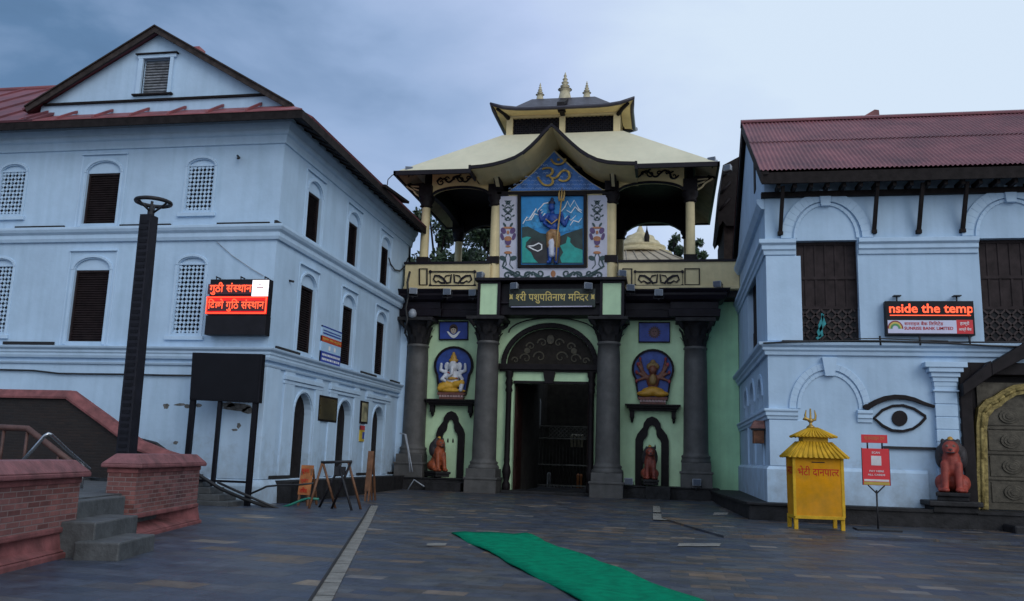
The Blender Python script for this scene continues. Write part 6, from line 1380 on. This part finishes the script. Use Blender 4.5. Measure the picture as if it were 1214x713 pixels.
mb = MB(SM); mb.box(y0+.07, y1-.07, .05, .065, z0+.07, z1-.07); mb.build('picture', mat('picture_brown', (.06, .045, .022), .3, .8, 1.2, dark=(.015, .012, .01)), th)
th, y0, y1, z0, z1 = side_board('framed_picture', 'narrow black framed picture between the two farthest arched doors', 'picture', 428.3, 436.6, 475, 502, BWOOD, .06)
mb = MB(SM); mb.box(y0+.06, y1-.06, .05, .065, z0+.07, z1-.07); mb.build('picture', mat('picture_yellow_grey', (.30, .27, .16), .4, .9, 3, dark=(.03, .03, .03)), th)
th, y0, y1, z0, z1 = side_board('notice_board', 'yellow notice with a red top under the narrow picture', 'sign', 427.5, 435.3, 504.5, 523.5, mat('notice_yellow', (.50, .36, .04), .5, .2), .04)
mb = MB(SM); mb.box(y0, y1, .0, .045, z1-(z1-z0)*.28, z1); mb.build('red_top', mat('notice_red', (.42, .04, .05)), th)
mb = MB(SM); mb.box(y0+(y1-y0)*.35, y0+(y1-y0)*.65, .0, .045, z0+.1, z0+(z1-z0)*.6); mb.build('mark', BLUEP, th)
# letter box on the right house
p = P(903, 526, Y=YR+1.2); lb = thing('letter_box', 'rusty orange box hung on the side corner of the house with the painted eye', 'box', (XR, YR+1.2, p.z))
mb = MB(); q = P(903, 499, Y=YR+1.2); mz = P(903, 508.5, Y=YR+1.2).z; mb.box(XR-.34, XR-.04, YR+1.0, YR+1.5, p.z, mz); mb.build('box', mat('rust_orange', (.24, .09, .04), .7, .5, 7), lb, bevel=.01)
mb = MB(); mb.hexa([(XR-.42, YR+.92, mz), (XR-.02, YR+.92, mz), (XR-.02, YR+1.55, mz), (XR-.42, YR+1.55, mz), (XR-.30, YR+1.1, q.z), (XR-.02, YR+1.1, q.z), (XR-.02, YR+1.5, q.z), (XR-.30, YR+1.5, q.z)]); mb.build('lid', mat('rust_pink', (.30, .13, .10), .7, .4, 7), lb)
mb = MB(); mb.box(XR-.42, XR-.0, YR+.95, YR+1.0, mz-.06, mz); mb.build('strap', METAL, lb)

# ================================================================== PLAZA FURNITURE
# yellow donation box
px0, py0 = gp(947, 630); Yb = 23.35; xl, xr = PX(939, 600, Yb)+.0, PX(1004, 600, Yb)
dbx = thing('donation_box', 'yellow donation box on short legs with a two tiered roof and a trident', 'box', ((xl+xr)/2-.10, Yb, gz(Yb)+.05), None, .10)
W2, D2 = .605, .40; zl, zt_ = .30, PZ(970, 541, Yb)-gz(Yb)-.05
def tap(z): return 1.0+.05*(zt_-z)/zt_*-1+.0
mb = MB(); mb.hexa([(-W2*.97, -D2, zl), (W2*.97, -D2, zl), (W2*.97, D2, zl), (-W2*.97, D2, zl), (-W2, -D2, zt_), (W2, -D2, zt_), (W2, D2, zt_), (-W2, D2, zt_)]); mb.build('cabinet', YEL, dbx, bevel=.012, local=True)
mb = MB(); mb.box(-W2*.99, W2*.99, -D2-.03, D2+.03, zl-.05, zl+.03); mb.box(-W2-.02, -W2+.05, -D2-.015, -D2+.05, zl, zt_); mb.box(W2-.06, W2+.015, -D2-.015, -D2+.05, zl, zt_); mb.build('rim', YEL2, dbx, bevel=.006, local=True)
for sx_ in (-1, 1):
    for sy__ in (-1, 1): mb = MB(); mb.box(sx_*W2*.93-.045, sx_*W2*.93+.045, sy__*(D2-.06)-.045, sy__*(D2-.06)+.045, -.05, zl); mb.build('leg', YEL2, dbx, local=True)
def tier(z0, w0, d0_, z1, w1, d1_, nm):
    mb = MB(); mb.add([(-w0, -d0_, z0), (w0, -d0_, z0), (w0, d0_, z0), (-w0, d0_, z0), (-w1, -d1_, z1), (w1, -d1_, z1), (w1, d1_, z1), (-w1, d1_, z1)], [(0, 1, 5, 4), (1, 2, 6, 5), (2, 3, 7, 6), (3, 0, 4, 7), (4, 5, 6, 7), (3, 2, 1, 0)])
    n = 11
    for k in range(n):
        f = (k+.5)/n*2-1
        mb.tube([(f*w0, -d0_-.01, z0+.01), (f*w1, -d1_-.005, z1+.01)], [.026, .018], 6); mb.tube([(f*w0, d0_+.01, z0+.01), (f*w1, d1_+.005, z1+.01)], [.032, .02], 6)
    for k in range(7):
        f = (k+.5)/7*2-1
        for s_ in (-1, 1): mb.tube([(s_*(w0+.01), f*d0_, z0+.01), (s_*(w1+.005), f*d1_, z1+.01)], [.032, .02], 6)
    return mb.build(nm, YEL2, dbx, local=True)
zr = zt_
zr1 = PZ(970, 525, Yb)-gz(Yb)-.05; zr2 = PZ(968, 519, Yb)-gz(Yb)-.05; zr3 = PZ(965, 508, Yb)-gz(Yb)-.05
tier(zr-.05, .73, .53, zr1, .38, .27, 'lower_roof')
mb = MB(); mb.box(-.31, .31, -.22, .22, zr1-.05, zr2+.05); mb.build('neck', YEL2, dbx, local=True)
tier(zr2, .50, .37, zr3, .09, .07, 'upper_roof')
mb = MB(); zz = zr3; mb.tube([(-.05, 0, zz-.05), (-.05, 0, zz+.12), (-.05, 0, zz+.50)], [.06, .035, .02], 8); mb.lathe([(.02, zz-.03), (.12, zz+.02), (.05, zz+.08)], -.05, 0, 10)
for dx in (-.13, .13): mb.tube([(-.05, 0, zz+.2), (-.05+dx*.9, 0, zz+.22), (-.05+dx, 0, zz+.32), (-.05+dx*.8, 0, zz+.46)], [.035, .035, .028, .012], 7)
mb.lathe([(.01, zz+.12), (.075, zz+.17), (.06, zz+.23), (.01, zz+.27)], -.05, 0, 10); mb.tube([(-.05, -.02, zz+.18), (-.20, -.02, zz+.26), (-.22, -.02, zz+.2)], .04, 7)
mb.build('trident', GOLD, dbx, local=True)
mb = MB(); write(mb, deva(['भेटी', ' ', 'दानपा', ('h', 'त'), 'र'], .006), -.50, .50, zt_-.50, zt_-.25, -D2-.004); mb.build('lettering', REDL, dbx, local=True)
mb = MB(lambda u, d, z: (-W2*.995-.004+d, u, z)); write(mb, deva(['दान'], .02), -.26, .26, zt_-.50, zt_-.28, 0); mb.build('side_lettering', REDL, dbx, local=True)
mb = MB(); mb.box(-.16, .16, -D2-.006, -D2+.0, zt_-.17, zt_-.145); mb.build('slot', DARK, dbx, local=True)
# red payment sign on a stand
Ys = 23.6; X0 = PX(1040, 600, Ys); g0 = gz(Ys)+.05
sg = thing('stand_sign', 'red payment sign with a smaller red header on a thin metal stand', 'sign', (X0, Ys, g0))
a = P(1023, 575, Y=Ys); b = P(1053.5, 532.5, Y=Ys); c1 = P(1021, 525, Y=Ys); c2 = P(1051.5, 516, Y=Ys)
mb = MB(); mb.box(a.x, b.x, Ys-.03, Ys, a.z, b.z); mb.build('board', RED, sg, bevel=.006); mb = MB(); mb.box(c1.x, c2.x, Ys-.03, Ys, c1.z, c2.z); mb.build('header', RED, sg, bevel=.006)
h = b.z-a.z; wv = b.x-a.x
mb = MB(); mb.box(a.x+.02, b.x-.02, Ys-.035, Ys-.03, a.z+.01, a.z+h*.09); mb.build('gold_strip', mat('strip_gold', (.45, .33, .06)), sg)
mb = MB(); mb.box(a.x+.03, b.x-.03, Ys-.036, Ys-.03, a.z+h*.105, a.z+h*.16); mb.box(a.x+wv*.33, a.x+wv*.70, Ys-.036, Ys-.03, a.z+h*.54, a.z+h*.80)
write(mb, deva(['भीम'], .01) if False else glyphs('SCAN', .02), a.x+wv*.36, a.x+wv*.66, a.z+h*.86, a.z+h*.92, Ys-.036); write(mb, glyphs('PAY HERE', .02), a.x+wv*.25, a.x+wv*.78, a.z+h*.36, a.z+h*.41, Ys-.036); write(mb, glyphs('ALL CARDS', .02), a.x+wv*.18, a.x+wv*.82, a.z+h*.26, a.z+h*.31, Ys-.036)
mb.build('white_print', mat('print_off_white', (.62, .60, .62)), sg)
mb = MB(); write(mb, deva(['ऋ', 'अनलाइन', ' ', 'दान'], .01), c1.x+.07, c2.x-.07, c1.z+.06, c2.z-.05, Ys-.036); mb.build('header_print', mat('print_orange', (.55, .18, .06)), sg)
mb = MB()
for x in (a.x-.0, b.x-.0): mb.tube([(x, Ys-.01, a.z), (x, Ys-.01, b.z+.01)], .014, 6)
for f in (.22, .76): x = a.x+wv*f; mb.tube([(x, Ys-.01, b.z-.02), (x, Ys-.01, c1.z+.02)], .022, 6)
mb.tube([(X0, Ys, 0+g0), (X0, Ys, a.z-.12)], .022, 8); mb.tube([(X0, Ys, a.z-.2), (X0-.2, Ys, a.z-.0)], .018, 6); mb.tube([(X0, Ys, a.z-.2), (X0+.2, Ys, a.z-.0)], .018, 6)
mb.build('frame', METAL, sg); mb = MB(); mb.box(X0-.55, X0+.5, Ys-.3, Ys+.3, g0, g0+.04); mb.build('foot_plate', METAL, sg)
# street lamp behind the brick piers
lx, ly = PX(151, 530, 16.5), 16.5; lt_ = P(177, 256, Y=ly)
sl_ = thing('street_lamp', 'tall dark square lamp post with a ring top, slightly leaning behind the brick piers', 'street lamp', (lx, ly, .85))
mb = MB(); dxl = lt_.x-lx; hw = .15; mb.hexa([(lx-hw, ly-hw, .85), (lx+hw, ly-hw, .85), (lx+hw, ly+hw, .85), (lx-hw, ly+hw, .85), (lt_.x-hw*.86, ly-hw, lt_.z), (lt_.x+hw*.86, ly-hw, lt_.z), (lt_.x+hw*.86, ly+hw, lt_.z), (lt_.x-hw*.86, ly+hw, lt_.z)]); mb.build('post', mat('lamp_post_paint', (.013, .013, .020), .55, .25, 3, spec=.2), sl_, bevel=.012)
mb = MB()
z = 1.4
while z < lt_.z-.2: f = (z-.85)/(lt_.z-.85); xc_ = lx+dxl*f; mb.box(xc_-.09, xc_+.09, ly-hw-.012, ly-hw, z, z+.07); z += .14
mb.build('light_grille', BLKMET, sl_)
c = P(182, 240, Y=ly); mb = MB(); R_ = .355; mb.tube([(c.x+R_*math.cos(2*PI*k/28), ly+R_*math.sin(2*PI*k/28), c.z) for k in range(28)], .045, 8, 0, True)
for k in range(3): an = PI/2+k*2*PI/3+.5; mb.tube([(c.x, ly, c.z-.25), (c.x+.2*math.cos(an), ly+.2*math.sin(an), c.z-.12), (c.x+R_*math.cos(an), ly+R_*math.sin(an), c.z)], .024, 6)
mb.build('ring', METAL, sl_); mb = MB(); mb.lathe([(.07, lt_.z-.02), (.075, lt_.z+.1), (.06, c.z-.15), (.03, c.z-.1), (.03, c.z+.02)], (lt_.x+c.x)/2, ly, 10); mb.build('neck', METAL, sl_)
# brick parapet piers of the terrace
def pier(s0, s1, hcap, label, tilt=0):
    c = Vector(W((s0+s1)/2, -.25, 0)); th = thing('brick_pier', label, 'pier', tuple(c)); WM = lambda u, d, z: W(u, d, z)
    mb = MB(WM); mb.box(s0+.04, s1-.04, -.52, -.03, .38, hcap-.26); mb.build('brickwork', BRK, th)
    mb = MB(WM); pf = [(s0-.02, .02), (s0-.0, .0)]
    mb.hexa([(s0-.06, -.6, 0), (s1+.06, -.6, 0), (s1+.06, .08, 0), (s0-.06, .08, 0), (s0-.06, -.6, .10), (s1+.06, -.6, .10), (s1+.06, .08, .10), (s0-.06, .08, .10)])
    mb.hexa([(s0-.02, -.56, .10), (s1+.02, -.56, .10), (s1+.02, .05, .10), (s0-.02, .05, .10), (s0+.02, -.54, .36), (s1-.02, -.54, .36), (s1-.02, .0, .36), (s0+.02, -.54+.0, .36)])
    mb.box(s0+.0, s1-.0, -.55, .0, .36, .44); mb.box(s0+.02, s1-.02, -.54, -.01, hcap-.33, hcap-.24)
    mb.build('plaster_base', PINK, th, bevel=.02)
    mb = MB(WM); a0, a1 = s0-.06, s1+.06; mb.box(a0, a1, -.62, .08, hcap-.24, hcap-.17)
    mb.hexa([(a0, -.62, hcap-.17), (a1, -.62, hcap-.17), (a1, .08, hcap-.17), (a0, .08, hcap-.17), (a0+.2, -.46, hcap), (a1-.2, -.46, hcap), (a1-.2, -.08, hcap), (a0+.2, -.08, hcap)]); mb.build('cap', mat('cap_pink', (.21, .075, .08), .6, .3, 4, .3, streak=.15), th, bevel=.02)
    return th
pier(4.15, 7.75, 1.45, 'brick pier with pink cap beyond the stone steps, in front of the lamp post')
pier(-4.5, 2.05, 1.36, 'nearest brick pier with pink cap, in front of the steel hand rail')
# stone steps between the piers
for k, (s0, s1, d0_, d1_, z0, z1) in enumerate(((1.3, 2.70, .28, .90, 0, .27), (1.55, 3.15, -.55, .45, .0, .51), (2.1, 3.9, -1.6, -.06, .0, .76))):
    mb = MB(lambda u, d, z: W(u, d, z)); mb.box(s0, s1-.01, d0_, d1_, z0, z1)
    tag(mb.build('stone_step', STEP, bevel=.025), ('lowest worn grey stone step between the brick piers', 'middle grey stone step between the brick piers', 'top grey stone step between the brick piers')[k], 'step')
# stainless hand rail, brown rail and the sloping parapet on the terrace
hr = thing('hand_rail', 'bent stainless steel hand rail rising behind the nearest brick pier', 'rail', (-8.6, 12.6, .85)); mb = MB(); Yh = 12.4
mb.tube([P(22, 552, Y=Yh), P(40, 532, Y=Yh), P(53, 517, Y=Yh), P(57, 514.5, Y=Yh), P(61, 516, Y=Yh+.1), P(80, 534, Y=Yh+1.2), P(106, 556, Y=Yh+2.2)], .028, 10); mb.build('rail', STEEL, hr)
mb = MB(); p = P(26, 548, Y=Yh); mb.tube([(p.x, p.y, .85), (p.x, p.y, p.z)], .024, 8); q = P(100, 551, Y=Yh+2); mb.tube([(q.x, q.y, .8), (q.x, q.y, q.z)], .024, 8); mb.build('post', STEEL, hr)
sp = thing('stair_parapet', 'dark brick stair wall with a sloping pink cap in front of the white house', 'wall', (-15, 19, .85)); Yp = 19.2
tp_ = [(-60, 459), (0, 461), (80, 462.5), (120, 491.5), (161, 522), (192, 534), (205, 538)]
t3 = [P(x, y, Y=Yp) for x, y in tp_]; mb = MB()
mb.prism([(t3[0].x, .8)]+[(p.x, p.z-.16) for p in t3]+[(t3[-1].x, .8)], Yp+.05, Yp+.38, 1); mb.build('brickwork', DBRK, sp)
mb = MB()
for a, b in zip(t3, t3[1:]):
    mb.hexa([(a.x, Yp-.04, a.z-.22), (b.x, Yp-.04, b.z-.22), (b.x, Yp+.5, b.z-.22), (a.x, Yp+.5, a.z-.22), (a.x, Yp-.04, a.z-.17), (b.x, Yp-.04, b.z-.17), (b.x, Yp+.5, b.z-.14), (a.x, Yp+.5, a.z-.14)])
    mb.hexa([(a.x, Yp-.04, a.z-.17), (b.x, Yp-.04, b.z-.17), (b.x, Yp+.5, b.z-.14), (a.x, Yp+.5, a.z-.14), (a.x, Yp+.14, a.z), (b.x, Yp+.14, b.z), (b.x, Yp+.34, b.z), (a.x, Yp+.34, a.z)])
mb.build('cap', PINK, sp)
br_ = thing('ramp_rail', 'brown pipe rail sloping down before the dark stair wall', 'rail', (-13, 16.6, .85)); Yr = 16.8
rp3 = [P(x, y, Y=Yr) for x, y in ((-40, 505), (0, 507), (33, 508.5), (66, 534), (103, 563))]; mb = MB(); mb.tube(rp3, .07, 8); mb.build('rail', mat('brown_rail', (.09, .04, .032), .55, .3, 5), br_)
mb = MB()
for x, y in ((5, 508), (33, 509), (70, 537)): p = P(x, y, Y=Yr); mb.tube([(p.x, Yr, .8), (p.x, Yr, p.z)], .035, 6)
mb.build('post', MATS['brown_rail'], br_)
# carpet
mb = MB(); q = [gp(535, 633), gp(622, 633), gp(830, 714)]; r = gp(690, 714); e1 = Vector((q[2][0]-q[1][0], q[2][1]-q[1][1])); e0 = Vector((r[0]-q[0][0], r[1]-q[0][1])); n = 26; vs = []; mcols = 7
for i in range(n+1):
    f = 1.35*i/n; A = Vector(q[0])+e0*f; B = Vector(q[1])+e1*f; A += Vector((random.uniform(-.02, .02)+.025*math.sin(i*.9), 0)); B += Vector((random.uniform(-.02, .02)+.02*math.sin(i*.7+1), 0))
    for k in range(mcols): pnt = A.lerp(B, k/(mcols-1)); wv_ = .016*math.sin(i*1.1+k*.9)+.012*math.sin(k*2.3-i*.5); vs.append((pnt.x, pnt.y, gz(pnt.y)+.030+wv_*(1 if 0 < k < mcols-1 else .8)))
mb.add(vs, [(i*mcols+k, i*mcols+k+1, (i+1)*mcols+k+1, (i+1)*mcols+k) for i in range(n) for k in range(mcols-1)], 0, True)
o = mb.build('carpet', GREENC); so = o.modifiers.new('thick', 'SOLIDIFY'); so.thickness = .022; so.offset = 1; tag(o, 'long green carpet strip laid on the stone paving towards the gate', 'carpet')
# orange boards and the trestle near the left house
def board(x0, x1, yt, yb, Y, label, legs=True, m=ORANGE):
    a = P(x0, yb, Y=Y); b = P(x1, yt, Y=Y); th = thing('sandwich_board', label, 'sign', ((a.x+b.x)/2, Y, gz(Y)))
    mb = MB(); mb.hexa([(a.x, Y-.12, gz(Y)+.32), (b.x, Y-.12, gz(Y)+.32), (b.x, Y-.08, gz(Y)+.32), (a.x, Y-.08, gz(Y)+.32), (a.x, Y+.02, b.z), (b.x, Y+.02, b.z), (b.x, Y+.06, b.z), (a.x, Y+.06, b.z)]); mb.build('panel', m, th)
    for x in (a.x+.02, b.x-.06):
        mb = MB(); mb.hexa([(x, Y-.16, gz(Y)), (x+.05, Y-.16, gz(Y)), (x+.05, Y-.10, gz(Y)), (x, Y-.10, gz(Y)), (x, Y+.0, b.z-.1), (x+.05, Y+.0, b.z-.1), (x+.05, Y+.07, b.z-.1), (x, Y+.07, b.z-.1)]); mb.build('leg', ORWOOD, th)
        mb = MB(); mb.hexa([(x, Y+.5, gz(Y)), (x+.05, Y+.5, gz(Y)), (x+.05, Y+.56, gz(Y)), (x, Y+.56, gz(Y)), (x, Y+.06, b.z-.1), (x+.05, Y+.06, b.z-.1), (x+.05, Y+.11, b.z-.1), (x, Y+.11, b.z-.1)]); mb.build('leg', ORWOOD, th)
    return th, a, b
th, a, b = board(353.5, 371.5, 552, 604, 24.0, 'orange board with faded red writing standing near the corner of the white house')
mb = MB()
for k, s in enumerate((['सूचना'], ['प्रवेश'], ['निषेध'])):
    z = b.z-.26-.26*k; write(mb, deva(s, .02), a.x+.06, b.x-.08, z, z+.16, 24.0-.09+.045*(2-k)*0-.02+.03*(1-k)); 
mb.build('lettering', REDL, th)
th, a, b = board(433, 443, 535, 590, 27.2, 'narrow brown orange board standing before the farthest arched door', True, ORWOOD)
tr = thing('trestle', 'folding wooden trestle barrier standing beside the orange board', 'barrier', (-8.7, 23.6, 0)); Yt = 23.2
T = lambda x, y, Y=Yt: P(x, y, Y=Y)
mb = MB(); a, b = T(381, 548.5), T(417, 547.5); mb.tube([a, b], .045, 6); mb.build('top_bar', METAL, tr)
for (x0, y0, x1, y1, dy, m_) in ((382, 549, 366, 603, -.35, ORWOOD), (383, 549, 397.5, 606, .3, ORWOOD), (413, 548, 428, 601, .3, ORWOOD), (416, 548, 393, 602, -.0, BWOOD), (402, 552, 417, 609, -.3, METAL), (404, 550, 378, 604, .35, METAL)):
    p = T(x0, y0); q = P(x1, y1, Y=Yt+dy); q.z = gz(q.y); mb = MB(); mb.tube([p, q], .035, 6); mb.build('leg', m_, tr)
mb = MB(); a, b, = T(397, 551), T(410, 549); mb.box(a.x, b.x, Yt-.03, Yt+.03, a.z-.28, a.z-.05); mb.build('plate', METAL, tr)
# metal push frame leaning by the outermost column
pf_ = thing('pipe_frame', 'thin grey pipe frame leaning at the foot of the outermost column', 'frame', (-10.9, 35.2, .1)); Yq = 35.2
for i, pts in enumerate(([(474, 514), (480, 515), (484, 535), (486, 560)], [(481, 515), (487, 548), (489, 560)], [(482, 583), (491, 569), (503, 577)], [(455, 585), (481, 583)])):
    mb = MB(); mb.tube([P(x, y, Y=Yq-(.5 if i > 1 else 0)) for x, y in pts], .03, 6); mb.build('pipe', SILVER, pf_)

# ================================================================== CABLES
def cable(name, pts, r, label, m=CABLE, grp=None): mb = MB(); mb.tube(pts, r, 6); return tag(mb.build(name, m), label, 'cable', grp)
cable('cable', [P(x, y, Y=YL-.06) for x, y in ((-20, 437), (0, 438.5), (40, 439.5), (70, 443), (100, 443.5), (150, 444), (190, 445), (226, 445.5))], .03, 'dark cable sagging along the white front wall below the ledge')
cable('cable', [P(x, y, Y=22.6) for x, y in ((165, 521), (185, 526), (200, 537), (222, 554), (240, 566), (262, 580), (290, 592), (325, 604))], .05, 'thick black hose running down the stairs to the corner of the white house')
cable('cable', [P(x, y, Y=22.5) for x, y in ((258, 572), (280, 582), (305, 593), (330, 603.5))], .035, 'thin black cable slanting behind the right leg of the billboard')
cable('cable', [P(x, y, Y=23.0) for x, y in ((296, 586), (310, 580), (316, 577), (330, 575.5), (355, 575), (372, 573))], .03, 'dark cable bent round the base of the house corner')
cable('cable', [P(x, y, Y=23.3) for x, y in ((333, 602), (345, 598.5), (358, 593), (366, 591), (378, 592))], .035, 'green hose lying behind the orange board', mat('green_hose', (.02, .2, .14), .4, .1))
cable('cable', [P(x, y, X=XL+.06) for x, y in ((461, 306), (463, 313), (468, 320), (474, 321.5), (480, 316), (484, 306))], .03, 'dark cable looping from the far window to the balcony')
cable('cable', [P(x, y, Y=YL-.04) for x, y in ((257, 287), (275, 303), (300, 320), (312, 327))], .012, 'thin grey wire running down to the LED sign', SILVER)
cable('cable', [P(x, y, Y=35.4) for x, y in ((486, 322), (483, 335), (484, 352), (481, 366), (483, 378), (480, 396))], .05, 'black cable hanging at the outer end of the balcony')
cable('cable', [P(x, y, Y=34.9) for x, y in ((459, 220), (460, 213), (465, 208), (470, 206))], .02, 'thin wire curving up from the canopy to the pavilion eave')
cable('cable', [P(x, y, Y=YR-.30) for x, y in ((905, 407), (940, 405.5), (1000, 404), (1044, 404.5), (1090, 406), (1124, 407), (1170, 410), (1230, 412))], .025, 'dark cable strung along the ledge below the LED sign')
cable('cable', [P(x, y, Y=YR-.30) for x, y in ((1000, 402), (1044, 401.5), (1090, 403.5), (1124, 404.5))], .015, 'thin upper wire strung between pegs under the LED sign')
for k, x in enumerate((1044, 1091, 1150)):
    p = P(x, 409.5, Y=YR-.26); q = P(x-1, 398.5, Y=YR-.26); mb = MB(); mb.tube([p, q], .03, 6); tag(mb.build('cable_peg', METAL), ('short dark peg on the ledge at the window side end of the LED sign', 'short dark peg on the ledge under the middle of the LED sign', 'short dark peg on the ledge under the red end of the LED sign')[k], 'peg', 'cable pegs on the ledge')
mb = MB(); cl_ = mat('turquoise_cloth', (.02, .25, .27), .7, .3, 9)
for pts in ([(974, 372), (977, 384), (970, 394), (972, 400)], [(976, 373), (972, 386), (974, 398), (968, 402)]): mb.pband(pts, [1.5, 4, 3.5, 3], YR-.02, .05)
tag(mb.build('cloth', cl_), 'scrap of turquoise cloth tied to the nearer window screen', 'cloth')
p = P(489, 373, Y=35.6); mb = MB(); mb.lathe([(.05, p.z-.16), (.16, p.z-.12), (.19, p.z+.05), (.12, p.z+.2), (.04, p.z+.24)], p.x, 35.6, 12); tag(mb.build('bulkhead_lamp', SILVER), 'pale bulkhead lamp on the wall edge above the outermost column', 'lamp')
